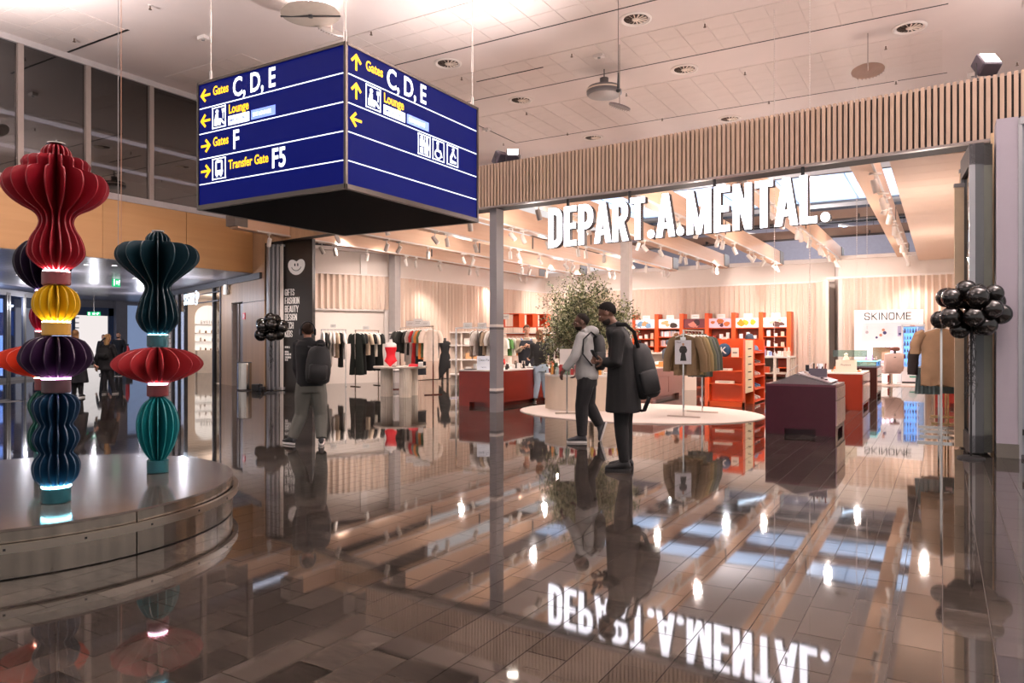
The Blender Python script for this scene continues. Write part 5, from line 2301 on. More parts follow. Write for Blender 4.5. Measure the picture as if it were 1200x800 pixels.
whtop = mat('counter_white', '#ebe3dc', .3, var=.02)
plumlit = mat('plum_lit_side', '#a98a94', .12, var=.05, coat=.6)  # paler plum, the side's reflected light put into its colour
redlit = mat('red_lit_side', '#b98f84', .12, var=.05, coat=.6)  # paler side for red and brown counters, reflected light put in
counter(-2.36, 11.66, -1.36, 12.75, .765, purple, mat('plum_top', '#5a2a36', .2), 'dark plum display counter at the front right of the shop', side_m=plumlit)
counter(-2.42, 16.5, -1.42, 18.1, .77, mat('brick_red', '#93331f', .25, var=.06), whtop, 'brick red counter with white top behind the plum counter', side_m=redlit)
counter(-9.2, 13.2, -8.22, 15.9, .80, darkred, whtop, 'oxblood counter with white top behind the grey column', side=False)
counter(-7.05, 16.5, -5.93, 18.8, .79, taupe, whtop, 'taupe counter with drawers behind the two men', side_m=taupe)
# glass show case behind
t = counter(-2.3, 20.0, -1.40, 21.5, .80, mat('brown_black', '#3c1f1a', .25), mat('case_frame', '#6d6470', .3), 'dark brown glass show case counter before the skincare booth', side_m=redlit)
mb = MB()
mb.bx(-.44, -.74, .93, .44, .74, .945)
mb.bx(-.44, -.74, .8, .44, -.73, .93)
mb.bx(.43, -.74, .8, .44, .74, .93)
mb.build('glass_case', glass('case_glass', '#bfeee8', .2, .8), t)
mb = MB()
mb.bx(-.44, -.745, .92, .44, -.735, .95)
mb.bx(.435, -.745, .92, .447, .745, .95)
mb.build('lit_edge', mat('teal_edge', '#9adfe0', .3, emit='#9fe8ea', es=.8), t)
mb = MB()
mb.bx(-.6, -.3, 1.03, .2, -.29, 1.2)
mb.build('glass_screen', glass('screen_glass', '#d8ece4', .12, .9), t)
# sloping grey tray on the plum counter
t = thing('tester_tray', 'low grey gabled tester stand on the plum counter', 'display', (-1.86, 12.2, .765))
mb = MB()
mb.add([(-.44, -.45, 0), (.44, -.45, 0), (.44, .45, 0), (-.44, .45, 0), (-.08, -.45, .15), (-.08, .45, .15)],
       [(0, 1, 4), (3, 5, 2), (0, 4, 5, 3), (1, 2, 5, 4), (0, 3, 2, 1)])
mb.build('gable', mat('gable_grey', '#6c6666', .3), t)
mb = MB()
M = Matrix.Translation((.18, 0, .085)) @ Matrix.Rotation(.28, 4, 'Y')
mb.bx(-.25, -.42, .0, .25, .42, .02, M)
mb.build('board', mat('board_pale', '#b7a9ad', .35), t)


def on_plum(x, y):
    return -1.86 + x, 12.2 + y


for i, (x, y, z, w_, dd_, h_, hexc, lb, nm) in enumerate(((.2, -.12, .1, .26, .05, .13, '#57525c', 'grey box of brushes on the tester stand', 'brush_box'),
                                                         (-.05, .15, .15, .1, .07, .02, '#2f2a2c', 'small black palette on the tester stand ridge', 'palette'))):
    q = on_plum(x, y)
    t = thing(nm, lb, 'box', (q[0], q[1], .765 + z))
    MB().bx(-w_ / 2, -dd_ / 2, 0, w_ / 2, dd_ / 2, h_).build('box', mat('bx_' + hexc[1:], hexc, .4), t)
    if nm == 'brush_box':
        for k in range(6):
            MB().tube([(-.1 + k * .04, 0, .1), (-.1 + k * .04 + .01 * (k % 3 - 1), .01, .16 + .05 * (k % 2))], .011, 6).build('brush', mat('brush%d' % (k % 3), ('#e9e1da', '#1c1a1c', '#8a3a2a')[k % 3], .5), t)
    else:
        MB().bx(-.04, -.03, .02, .04, .03, .024).build('mirror', chrome, t)
rnd = random.Random(9)
for k in range(14):
    x, y = .1 + rnd.uniform(-.1, .28), rnd.uniform(-.38, .4)
    q = on_plum(x, y)
    hz_ = .765 + .085 - (x - .18) * .287 + .022
    o = MB().lathe([(.001, 0), (.022, 0), (.022, .02), (.001, .024)], 10).build('makeup_pot', mat('pot%d' % (k % 4), ('#d9c2b4', '#8d5a4a', '#f0e8e2', '#3a2a2a')[k % 4], .35), loc=(q[0], q[1], hz_))
    tag(o, 'little make-up pot lying on the sloping tester board of the plum counter', 'make-up', 'make-up pots on the plum counter')
# curved white tubes (lamp hoses) behind the tray
for i, (x0, y0) in enumerate(((-.36, .5), (-.12, .52))):
    q = on_plum(x0, y0)
    t = thing('desk_lamp', ('left', 'right')[i] + ' slim bent white desk lamp at the back of the plum counter', 'lamp', (q[0], q[1], .765))
    MB().tube([(0, 0, .0), (-.02, .0, .08), (.03, 0, .16), (.1, 0, .2 + .05 * i), (.16, 0, .26 + .05 * i)], .011, 7).build('arm', white, t)
    MB().cyl((0, 0), .04, 0, .015, 14).build('base', white, t)
for i, (px, py, d, w_, h_, hexc, es, lb) in enumerate(((946, 433, 12.9, .05, .27, '#1e1e22', 0, 'black slotted stand at the back edge of the plum counter'), (954, 432, 12.9, .05, .22, '#e0a890', 0, 'peach card strip at the back edge of the plum counter'),
                                                       (961, 433, 12.9, .08, .29, '#f4f6ff', .5, 'bright white lit panel at the back edge of the plum counter'))):
    p = at(px, 11.75)
    t = thing('display_stand', lb, 'display', (p.x, p.y, .765), .3)
    MB().bx(-w_ / 2, -.02, 0, w_ / 2, .02, h_).build('panel', mat('stand%d' % i, hexc, .4, emit=hexc if es else None, es=es), t)
    MB().bx(-w_ / 2 - .01, -.04, 0, w_ / 2 + .01, .04, .015).build('foot', dgrey, t)


def bottle(p, kind, hexc, label, grp, h=.12, w_=.03):
    o = MB()
    if kind == 'tube':
        o.lathe([(.001, 0), (w_, 0), (w_, h * .62), (w_ * .45, h * .7), (w_ * .45, h), (.001, h)], 10)
    elif kind == 'box':
        o.bx(-w_, -w_, 0, w_, w_, h)
    else:
        o.lathe([(.001, 0), (w_ * 1.3, 0), (w_ * 1.3, h * .5), (w_ * .8, h * .6), (w_ * .8, h), (.001, h)], 10)
    q = o.build('bottle' if kind != 'box' else 'carton', mat('btl_' + hexc[1:], hexc, .3), loc=p)
    return tag(q, label, 'bottle' if kind != 'box' else 'carton', grp)


# perfume on the oxblood counter
rnd = random.Random(4)
for k in range(22):
    x, y = -9.05 + rnd.random() * .75, 13.3 + rnd.random() * 2.3
    hexc = ('#1c1a18', '#f1ece6', '#2b2622', '#d9cfc4')[k % 4]
    bottle((x, y, .80), ('tube', 'box', 'pot')[k % 3], hexc, ('dark', 'white', 'dark', 'pale')[k % 4] + ' ' + ('perfume bottle', 'carton', 'pot')[k % 3] + ' among the perfumes on the oxblood counter', 'perfumes on the oxblood counter', rnd.uniform(.09, .17))
for k, (x, y) in enumerate(((-9.0, 13.35), (-8.75, 13.5), (-8.45, 14.6), (-8.4, 15.1))):
    t = tag(MB().bx(-.12, -.07, 0, .12, .07, .015).build('perfume_tray', black, loc=(x, y, .80)), '%s flat black perfume tray along the front of the oxblood counter' % ORD[k], 'tray')
p = at(567, 15.85)
t = thing('advert_board', 'upright white card with handwritten line on the oxblood counter', 'sign', (p.x, p.y, .8), YAW)
MB().bx(-.15, -.008, 0, .15, .008, .3).build('card', mat('card_blueish', '#e8eaf2', .4, emit='#e8eaf2', es=.15), t)
mb = MB()
font_text(mb, 'Clean Fix', .07, MT(-.12, -.010, .19) @ Matrix.Shear('XZ', 4, (.25, 0)), .9, 0)
font_text(mb, 'fragrance', .03, MT(-.06, -.010, .05), 1, 0)
mb.build('lettering', dgrey, t)
# things on the brick red counter
p = Vector((-1.75, 16.75, .77))
t = thing('perfume_sign', 'cream box shaped card with a round knob on the brick red counter', 'sign', p, .2)
MB().bx(-.2, -.05, 0, .2, .05, .26).build('card', mat('card_cream', '#efe2cf', .5), t)
mb = MB()
font_text(mb, 'Florence', .055, MT(-.11, -.052, .14), 1, 0)
mb.build('lettering', mat('ink_brown', '#7a5a44', .6), t)
MB().lathe([(.001, 0), (.07, 0), (.05, .05), (.03, .09), (.045, .12), (.001, .15)], 12, (0, 0, .26)).build('knob', mat('card_cream', '#efe2cf'), t)
for k in range(14):
    x, y = -2.35 + rnd.random() * .85, 16.55 + rnd.random() * 1.4
    bottle((x, y, .77), ('pot', 'box', 'tube')[k % 3], ('#efe6dc', '#c9784a', '#3a2f2a', '#e0b080')[k % 4], ('cream', 'amber', 'black', 'peach')[k % 4] + ' ' + ('pot', 'carton', 'bottle')[k % 3] + ' among the scents on the brick red counter', 'scents on the brick red counter', rnd.uniform(.04, .11))
# white goods on the taupe counter
for k in range(16):
    x, y = -6.95 + rnd.random() * .95, 16.6 + rnd.random() * 2.0
    hexc = ('#f6f1ec', '#ece4dc', '#e08a4a', '#f4eee8')[k % 4]
    bottle((x, y, .79), 'box', hexc, ('white', 'cream', 'orange', 'ivory')[k % 4] + ' carton among the white goods on the taupe counter', 'cartons on the taupe counter', rnd.uniform(.05, .14), .06)

# ================================================================ RUG, ROUND DISPLAY AND OLIVE TREE
t = thing('rug', 'large pale round rug on the polished floor under the display and racks', 'rug', (-5.25, 13.72, 0))
mb = MB()
rg = []
for r_, z in ((1.0, 0), (1.0, .016), (.992, .022)):
    rg.append([(2.42 * r_ * math.cos(2 * PI * k / 72), 1.95 * r_ * math.sin(2 * PI * k / 72), z) for k in range(72)])
mb.loft(rg)
mb.build('pile', mat('rug_pile', '#cbbdb4', .95, var=.06, scale=60, bump=.2), t)
mb = MB()
mb.loft([[(2.44 * math.cos(2 * PI * k / 72), 1.97 * math.sin(2 * PI * k / 72), z) for k in range(72)] for z in (0, .012)])
mb.build('binding', mat('rug_edge', '#b9aaa0', .9), t)
DC = at(688, 15.35)
t = thing('round_display', 'round cream display plinth in two halves under the olive tree', 'display', (DC.x, DC.y, .022), YAW)
R_ = .84
h_ = .68
cbm = mat('display_cream', '#dcc9b4', .4, var=.03)
for sx in (-1, 1):
    mb = MB()
    pts = [(sx * .05 + sx * R_ * math.cos(a), R_ * math.sin(a)) for a in [-PI / 2 + PI * k / 24 for k in range(25)]]
    pts += [(sx * .05 + sx * .4 * math.cos(a), .4 * math.sin(a)) for a in [PI / 2 - PI * k / 12 for k in range(13)]]
    if sx < 0:
        pts = pts[::-1]
    n = len(pts)
    mb.prism(pts, 0, h_)
    o = mb.build('half_ring', cbm, t)
    mb = MB()
    mb.prism([(x * 1.012, y * 1.012) for x, y in pts], h_, h_ + .035)
    mb.build('top', whtop, o)
MB().lathe([(.001, 0), (.3, 0), (.36, .3), (.38, .5), (.36, .52), (.001, .5)], 24).build('planter', cbm, t, smooth=40)
rnd = random.Random(12)
for k in range(34):
    a = -PI / 2 + rnd.uniform(-1.5, 1.5)
    r_ = rnd.uniform(.48, .8)
    v = Vector((r_ * math.cos(a), r_ * math.sin(a), 0))
    q = Matrix.Rotation(YAW, 4, 'Z') @ v
    c_ = ('#f4efe8', '#d9b44a', '#3a6a4a', '#e8a25a', '#c9d8d0', '#b03a3a')[k % 6]
    bottle((DC.x + q.x, DC.y + q.y, .022 + h_ + .036), ('tube', 'pot', 'box')[k % 3], c_, ('white', 'yellow', 'green', 'amber', 'pale', 'red')[k % 6] + ' ' + ('bottle', 'pot', 'carton')[k % 3] + ' among the cosmetics on the round cream display', 'cosmetics on the round display',
           rnd.uniform(.10, .24), .028)
for i, (px, d_, wv, dv, hv) in enumerate(((663, 15.2, .3, .2, .12), (672, 15.7, .34, .24, .16))):
    q = at(px, d_)
    tag(MB().rbx(-wv / 2, -dv / 2, 0, wv / 2, dv / 2, hv, .02).build('riser', glass('acrylic', '#eef2f2', .15, .92) if i else whtop, loc=(q.x, q.y, .022 + h_ + .037), rotz=YAW),
        ('white block riser on the left of the round cream display', 'clear acrylic riser on the round cream display')[i], 'riser')
# olive tree
tree = thing('olive_tree', 'bushy grey green olive tree rising from the round cream display', 'tree', (DC.x - .04, DC.y, .5))
tree.scale = (.92, .92, .97)
mb = MB()
bark = mat('olive_bark', '#6b5a48', .85, var=.25, scale=12, bump=.5)
rnd = random.Random(21)
tips = []
mb.tube([(0, 0, 0), (.03, .02, .35), (-.02, .03, .7), (.02, 0, 1.0)], [.08, .065, .055, .045], 9)
for k in range(16):
    a = 2 * PI * k / 16 + rnd.uniform(-.2, .2)
    z0 = .35 + .6 * rnd.random()
    r_ = rnd.uniform(.45, .85)
    e = Vector((r_ * math.cos(a), r_ * math.sin(a), z0 + rnd.uniform(.25, .9)))
    m_ = Vector((e.x * .45, e.y * .45, z0 + (e.z - z0) * .55))
    mb.tube([(0, 0, z0), m_, e], [.03, .018, .008], 6)
    tips += [m_, e]
mb.build('trunk', bark, tree, smooth=60)
lv = MB()
leafm = [mat('olive_leaf', '#6f774f', .6, var=.35, scale=3), mat('olive_leaf_pale', '#aaa982', .6, var=.3, scale=3), mat('olive_leaf_dark', '#343c26', .6, var=.3, scale=3)]
Cc = Vector((0, 0, 1.38))
# sprays of leaves along twigs filling a lumpy crown
lumps = [(Cc + Vector((rnd.gauss(0, .38), rnd.gauss(0, .38), rnd.gauss(0, .32))), rnd.uniform(.26, .46)) for _ in range(16)]
lumps += [(Cc + Vector((.62 * math.cos(a), .62 * math.sin(a), -.12 + .3 * math.sin(3 * a))), .34) for a in [2 * PI * k / 9 for k in range(9)]]
lumps += [(Cc + Vector((.1, 0, .5)), .32), (Cc + Vector((-.3, 0, .35)), .34), (Cc + Vector((.35, 0, .3)), .32)]
for c_, r_ in lumps:
    for q in range(80):
        v = Vector((rnd.gauss(0, 1), rnd.gauss(0, 1), rnd.gauss(0, 1))).normalized() * r_ * (rnd.random() ** .4)
        b0 = c_ + v
        dr_ = (v.normalized() + Vector((rnd.uniform(-.5, .5), rnd.uniform(-.5, .5), rnd.uniform(-.6, .5)))).normalized()
        for j in range(7):
            p_ = b0 + dr_ * (.035 * j)
            if p_.z < .3:
                continue
            sd = dr_.cross(Vector((rnd.uniform(-1, 1), rnd.uniform(-1, 1), rnd.uniform(-1, 1)))).normalized()
            ld = (dr_ * .6 + sd * .9).normalized()
            wv = ld.cross(Vector((rnd.uniform(-1, 1), rnd.uniform(-1, 1), 1))).normalized()
            L_ = rnd.uniform(.05, .085)
            lv.cur = rnd.choice((0, 0, 1, 1, 2))
            lv.add([p_, p_ + ld * L_ * .5 + wv * .016, p_ + ld * L_, p_ + ld * L_ * .5 - wv * .016], [(0, 1, 2, 3)])
lv.build('foliage', leafm, tree, kind='stuff')

# slim floor stands on the rug
q = fl(664.5, 486)
t = thing('floor_stand', 'slim grey floor stand with flat foot between the round display and the hooded man', 'stand', (q.x, q.y, .022), YAW)
MB().bx(-.23, -.1, 0, .23, .1, .02).build('foot', steel, t)
MB().cyl((0, 0), .016, .02, .95, 8).build('pole', steel, t)
MB().bx(-.14, -.01, .95, .14, .01, 1.25).build('plate', whtop, t)
# jacket rack with fashion poster
q0, q1 = at(801, 13.35), at(823, 14.25)
t = rack(q0, q1, 1.60, 'chrome rack of brown jackets standing on the pale rug', base=.62)
for c_ in t.children:
    c_.location.z = .022
fill(q0, q1, 1.622, [('jacket', '#6f5a40', 'bronze brown', .74, .42), ('jacket', '#6b5638', 'brown', .74, .42), ('jacket', '#8a7650', 'khaki', .74, .42), ('jacket', '#57573f', 'olive', .76, .42), ('jacket', '#4f5450', 'slate grey', .8, .42), ('jacket', '#3b4237', 'dark green', .8, .42)],
     'rack of brown jackets', 'jackets on the rug rack', .08, .98)
t = thing('fashion_poster', 'small white poster of a woman in a long black dress on the brown jacket rack', 'poster', at(800.5, 13.31, 1.0), YAW)
pw = .30
MB().bx(-pw / 2, -.006, 0, pw / 2, .006, .44).build('sheet', mat('poster_grey', '#d6d6dc', .5), t)
mb = MB()
sil = [(-.055, .06), (.06, .06), (.05, .14), (.034, .22), (.06, .21), (.075, .26), (.055, .315), (.03, .335), (-.03, .335), (-.055, .315), (-.075, .26), (-.06, .21), (-.034, .22), (-.045, .14)]
c_ = (0, .2)
for k in range(len(sil)):
    glyph_into(mb, [[c_, sil[(k + 1) % len(sil)], sil[k]]], 1, .008)
mb.build('printed_dress', mat('ink_black', '#20201f', .6), t)
mb = MB()
glyph_into(mb, [disc(0, .365, .022), [(-.01, .33), (.01, .33), (.01, .35), (-.01, .35)]], 1, .009)
mb.build('printed_head', mat('ink_skin', '#b58a72', .6), t)
mb = MB()
font_text(mb, 'Fleur', .045, MT(-.125, -.008, .385), 1, 0)
mb.build('lettering', dgrey, t)
MB().bx(-.05, .006, .43, .05, .02, .5).build('clip', chrome, t)

# ================================================================ ORANGE GONDOLA
X0, X1, Y0, Y1, GH = -4.46, -3.70, 16.0, 18.2, 1.47
g_ = thing('orange_gondola', 'bright orange double sided shelf block right of the jacket rack', 'shelf', ((X0 + X1) / 2, (Y0 + Y1) / 2, 0))
a, b = (X1 - X0) / 2, (Y1 - Y0) / 2
mb = MB()
mb.bx(-a, -b + .16, .0, a - .3, b, GH)
mb.bx(-a, -b, 0, -a + .03, -b + .16, GH)
mb.bx(a - .03, -b, 0, a, -b + .16, GH)
mb.bx(-a, -b, 0, a, -b + .16, .1)
mb.bx(a - .3, -b + .16, 0, a, -b + .2, GH)
mb.bx(a - .3, -.05, 0, a, 0, GH)
mb.bx(a - .3, b - .04, 0, a, b, GH)
mb.build('carcass', orange, g_)
for z in (.48, .76, 1.06):
    mb = MB()
    mb.bx(-a + .03, -b - .05, z, a - .03, -b + .16, z + .02)
    mb.build('shelf', orange, g_)
mb = MB()
mb.bx(a - .29, -b + .2, .28, a - .02, -.05, GH - .02)
mb.build('hook_panel', mat('hook_cream', '#ecdcb8', .5), g_)
for k in range(6):
    mb = MB()
    for yy in (-.55,):
        mb.tube([(a - .02, yy, .4 + k * .17), (a + .05, yy, .41 + k * .17)], .012, 6)
    mb.build('hook', black, g_)
for z in (.06, .34, .62, .9, 1.18):
    mb = MB()
    mb.add([(a - .3, 0.0, z), (a + .02, 0.0, z - .03), (a + .02, b - .04, z - .03), (a - .3, b - .04, z), (a - .3, 0.0, z + .02), (a + .02, 0.0, z - .01), (a + .02, b - .04, z - .01), (a - .3, b - .04, z + .02)],
           [(0, 3, 2, 1), (4, 5, 6, 7), (0, 1, 5, 4), (1, 2, 6, 5), (2, 3, 7, 6), (3, 0, 4, 7)])
    mb.build('shelf', orange, g_)
gx, gy = (X0 + X1) / 2, (Y0 + Y1) / 2
# goods on it
for k, (z, hexc, cn) in enumerate(((.08, '#f2ede8', 'white'), (.36, '#4f7fb0', 'blue'), (.64, '#d9d4d0', 'pale grey'), (.92, '#4a4a4c', 'dark grey'))):
    for j in range(2):
        t = thing('sneaker', '%s shoe on the %s side shelf up the orange gondola, %s of its pair' % (cn, ORD[k], ('near', 'far')[j]), 'shoe', (gx + a - .14, gy + .32 + j * .32, z - .005), .1)
        mb = MB()
        rg = []
        for u, w_, hh_ in ((0, .03, .04), (.15, .045, .10), (.4, .045, .11), (.65, .05, .07), (.9, .045, .05), (1, .02, .03)):
            rg.append([(-.13 + .26 * u, w_ * math.cos(2 * PI * q / 10), .012 + hh_ / 2 + hh_ / 2 * math.sin(2 * PI * q / 10)) for q in range(10)])
        mb.loft(rg)
        mb.build('upper', mat('shoe_' + hexc[1:], hexc, .6), t, smooth=60)
        MB().rbx(-.13, -.05, 0, .13, .05, .02, .03).build('sole', white, t)


def cap(p, hexc, label, rz):
    t = thing('cap', label, 'cap', p, rz)
    mb = MB()
    mb.lathe([(.001, .13), (.06, .12), (.09, .08), (.1, .03), (.1, 0)], 18, caps=False)
    mb.build('crown', mat('cap_' + hexc[1:], hexc, .8), t, smooth=60)
    mb = MB()
    mb.loft([[(.0 + .1 * math.cos(x) + ex, .1 * math.sin(x), z) for x in [-1.3 + 2.6 * k / 8 for k in range(9)]] for ex, z in ((0, .01), (.09, -.005), (.09, .004), (0, .02))], closed=False)
    mb.build('peak', mat('cap_' + hexc[1:], hexc), t)


cap((gx + a - .17, gy + .25, GH + .005), '#3d4a5c', 'dark blue cap lying on top of the orange gondola', .2)
cap((gx + a - .12, gy + .5, 1.205), '#6b7f9a', 'light blue cap on the top side shelf of the orange gondola', .1)
t = thing('knit_pouch', 'round dark blue pouch with white letters on the front shelf of the orange gondola', 'pouch', (gx - .04, gy - b + .05, 1.08), 0)
MB().ell((0, 0, .15), (.15, .06, .15), 18, 10).build('body', mat('pouch_blue', '#1d3f5c', .7), t, smooth=60)
mb = MB()
font_text(mb, 'JK', .2, MT(-.12, -.066, .08), 1, .004)
mb.build('lettering', white, t)
for i, (x, z, w_, h_, lb) in enumerate(((.2, 1.08, .16, .2, 'cream card on the upper front shelf of the orange gondola'), (-.06, .78, .4, .05, 'cream strip lying on the middle front shelf of the orange gondola'),
                                        (-.02, .50, .4, .06, 'cream box lying on the low front shelf of the orange gondola'))):
    t = thing('display_card', lb, 'card', (gx + x, gy - b + .03, z))
    MB().bx(-w_ / 2, -.05 if i else -.008, 0, w_ / 2, .05 if i else .008, h_).build('card', mat('card_cream', '#efe2cf'), t)
    MB().bx(-w_ * .3, -.053 if i else -.011, h_ * .4, w_ * .3, -.05 if i else -.008, h_ * .55).build('print', mat('card_print', '#8a7f78'), t)
t = thing('display_card', 'tiny white card on the top left of the orange gondola', 'card', (gx - .1, gy - b + .3, GH))
MB().bx(-.06, -.01, 0, .06, .01, .05).build('card', white, t)
MB().bx(-.05, -.02, 0, .05, .02, .006).build('foot', white, t)

# ================================================================ ORANGE WALL SHELVES AT THE BACK
SY = 29.55
xs = []
for px in (745, 772, 801, 830.5, 861.5, 893.5, 926):
    d = onY(px, SY)
    xs.append(at(px, d).x)
sh = thing('shelving_unit', 'long orange shelving with photo banners along the back curtain', 'shelf', (xs[0], SY, 0))
for i, x in enumerate(xs):
    MB().bx(x - xs[0] - .08, -.3, 0, x - xs[0] + .08, .25, 2.58).build('post', orange, sh)
backw = mat('shelf_back_wood', '#8d4a36', .6, var=.2, scale=20, stretch=(1, 1, .05))
ph_cols = [('#dfe6ee', '#c8a070', '#7fa8cc'), ('#eceaee', '#d8a878', '#3a2a22'), ('#6a2c34', '#c87a6a', '#3a1c22'), ('#e8c0d0', '#d0703a', '#5a3040'), ('#f4efe8', '#f0b030', '#e89020'), ('#f6eeea', '#e8a890', '#5a3a34')]
nb = 0
for i in range(6):
    xa, xb = xs[i] - xs[0] + .08, xs[i + 1] - xs[0] - .08
    MB().bx(xa, .2, 0.05, xb, .24, 1.98).build('back_panel', backw, sh)
    for z in ((.4, .8, 1.2, 1.6, 1.95) if i in (1, 5) else (.4, .8, 1.2, 1.52, 1.95)):
        MB().bx(xa, -.22, z, xb, .2, z + .035).build('shelf', orange, sh)
    c3 = ph_cols[i]
    bn = MB().bx(xa, -.24, 1.99, xb, -.21, 2.36).build('photo_banner', mat('ph%da' % i, c3[0], .5, emit=c3[0], es=.15), sh)
    mb = MB()
    rnd = random.Random(i + 40)
    W_ = xb - xa
    for k in range(5):
        mb.cur = k % 2
        cx_, cz_, r_ = xa + W_ * rnd.uniform(.15, .85), 2.0 + rnd.uniform(.08, .26), rnd.uniform(.07, .16)
        pts = [(cx_ + r_ * rnd.uniform(.7, 1.3) * math.cos(2 * PI * q / 9), min(max(cz_ + r_ * rnd.uniform(.6, 1.0) * math.sin(2 * PI * q / 9), 2.0), 2.35)) for q in range(9)]
        pts = [(min(max(u, xa + .01), xb - .01), v) for u, v in pts]
        for q in range(9):
            glyph_into(mb, [[(cx_, cz_), pts[(q + 1) % 9], pts[q]]], 1, .243 + .003 * k)
    mb.build('photo_print', [mat('ph%db' % i, c3[1], .5), mat('ph%dc' % i, c3[2], .5)], bn)
    p = Vector((xs[0] + (xa + xb) / 2, SY - .1, 2.37))
    t = thing('display_card', 'white card on top of the orange back shelving, %s bay from the left' % ORD[i], 'card', p)
    MB().bx(-.16, -.01, 0, .16, .01, .17).build('card', mat('card_f6f2ee', '#f6f2ee'), t)
    MB().bx(-.1, -.012, .09, .1, -.01, .1).build('print', mat('card_print', '#8a7f78'), t)
    if i == 1:
        for z in (1.235, 1.635, .835):
            x = xa + .05
            while x < xb - .1:
                w_ = rnd.uniform(.03, .055)
                hb = rnd.uniform(.2, .27)
                c_ = rnd.choice(('#e8e4ec', '#c9c6d4', '#b9a8a0', '#8f9ab0', '#efe8e0', '#d09080'))
                o = MB().bx(0, -.08, 0, w_ - .004, .08, hb).build('book', mat('book_' + c_[1:], c_, .6), loc=(xs[0] + x, SY - .05, z))
                tag(o, 'upright book on the %s board of the second orange bay' % {1.235: 'middle', 1.635: 'upper', .835: 'lower'}[z], 'book', 'books on the orange back shelving')
                x += w_
                nb += 1
    else:
        for z in (1.235, .835, 1.555 if i not in (5,) else 1.635):
            for q in range(3):
                x = xa + W_ * (.2 + .3 * q)
                c_ = ('#f3eeea', '#e6ded8', '#d8b8a0', '#b84a3a', '#f0e0e4')[(q + i) % 5]
                hb = .12 + .06 * ((q + i) % 3)
                bottle((xs[0] + x, SY - .08, z), 'box', c_, 'carton on the %s board of the %s orange bay' % ({1.235: 'middle', .835: 'lower'}.get(z, 'upper'), ORD[i]), 'goods in the %s orange bay' % ORD[i], hb, .06)
# three orange cubes on the wall at the left rear with a rail of children's clothes
for i, (px0, px1, d_) in enumerate(((594, 606, 28.0), (610, 622, 28.6), (625.5, 637, 29.2))):
    p = at((px0 + px1) / 2, d_)
    zc = zz(383.5, d_)
    t = thing('cube_shelf', 'orange open wall box, %s of three above the rail of children\'s clothes' % ORD[i], 'shelf', (p.x, p.y, zc), YAW - .5)
    w_, h2 = .44, .5
    MB().bx(-w_, -.22, 0, w_, .2, .03).build('bottom', orange, t)
    MB().bx(-w_, -.22, h2, w_, .2, h2 + .03).build('top', orange, t)
    MB().bx(w_ - .03, -.22, .03, w_, .2, h2).build('side', orange, t)
    MB().bx(-w_, -.22, .03, -w_ + .03, .2, h2).build('side', orange, t)
    MB().bx(-.05, .17, .03, w_ - .03, .2, h2).build('back', orange, t)
    MB().bx(w_ - .03, .12, -zc, w_, .2, 0).build('upright', orange, t)
    q = p + Vector((-.15, -.25, 0))
    c_ = thing('display_card', 'white card before the %s orange wall box' % ORD[i], 'card', (q.x, q.y, zc + .31), YAW - .5)
    MB().bx(-.16, -.01, 0, .16, .01, .2).build('card', mat('card_f6f2ee', '#f6f2ee'), c_)
    MB().bx(-.1, -.012, .09, .1, -.01, .11).build('print', mat('card_print', '#8a7f78'), c_)
p = at(618, 27.0)
t = thing('ledge_shelf', 'long white wall shelf under the orange boxes above the children\'s rail', 'shelf', (p.x, p.y, zz(391, 27)), YAW - .5)
MB().bx(-1.0, -.2, 0, .9, .25, .04).build('board', white, t)
MB().bx(-1.0, .2, -.12, .9, .25, 0).build('bracket', orange, t)
r0, r1 = at(588, 25.5), at(646, 26.3)
rack(r0, r1, 1.62, 'chrome rail of small children\'s clothes behind the clerk')
fill(r0, r1, 1.62, [('tee', c_, n_, .6, .34) for c_, n_ in (('#efe6d8', 'ivory'), ('#5b8a4a', 'green'), ('#e6ded2', 'cream'), ('#d98a4a', 'orange'), ('#4f86c8', 'bright blue'), ('#7fb0e0', 'sky blue'), ('#3a6ab0', 'royal blue'), ('#6ab8c0', 'turquoise'), ('#d8d0c4', 'oatmeal'), ('#8a5a3a', 'brown'), ('#9a9aa0', 'grey'), ('#2f3a4a', 'navy'))],
     'rail of children\'s clothes', 'clothes on the children\'s rail')
p = at(622, 22.0)
t = thing('low_table', 'long white low table with small goods behind the oxblood counter', 'table', (p.x, p.y, 0), YAW)
MB().bx(-1.1, -.4, .68, 1.1, .4, .73).build('tabletop', whtop, t)
for sx in (-1, 1):
    for sy in (-1, 1):
        MB().bx(sx * 1.05 - .03, sy * .36 - .03, 0, sx * 1.05 + .03, sy * .36 + .03, .68).build('leg', cream, t)
for k in range(12):
    q = Matrix.Rotation(YAW, 4, 'Z') @ Vector((-1.0 + k * .18, (-.2, .05, .2)[k % 3], 0))
    c_ = ('#2b2522', '#c8322a', '#d9cfc4', '#6a5a4c')[k % 4]
    bottle((p.x + q.x, p.y + q.y, .73), ('box', 'pot')[k % 2], c_, ('black', 'red', 'pale', 'brown')[k % 4] + ' ' + ('carton', 'pot')[k % 2] + ' on the low white table behind the clerk', 'goods on the low white table', .12 + .05 * (k % 3), .05)
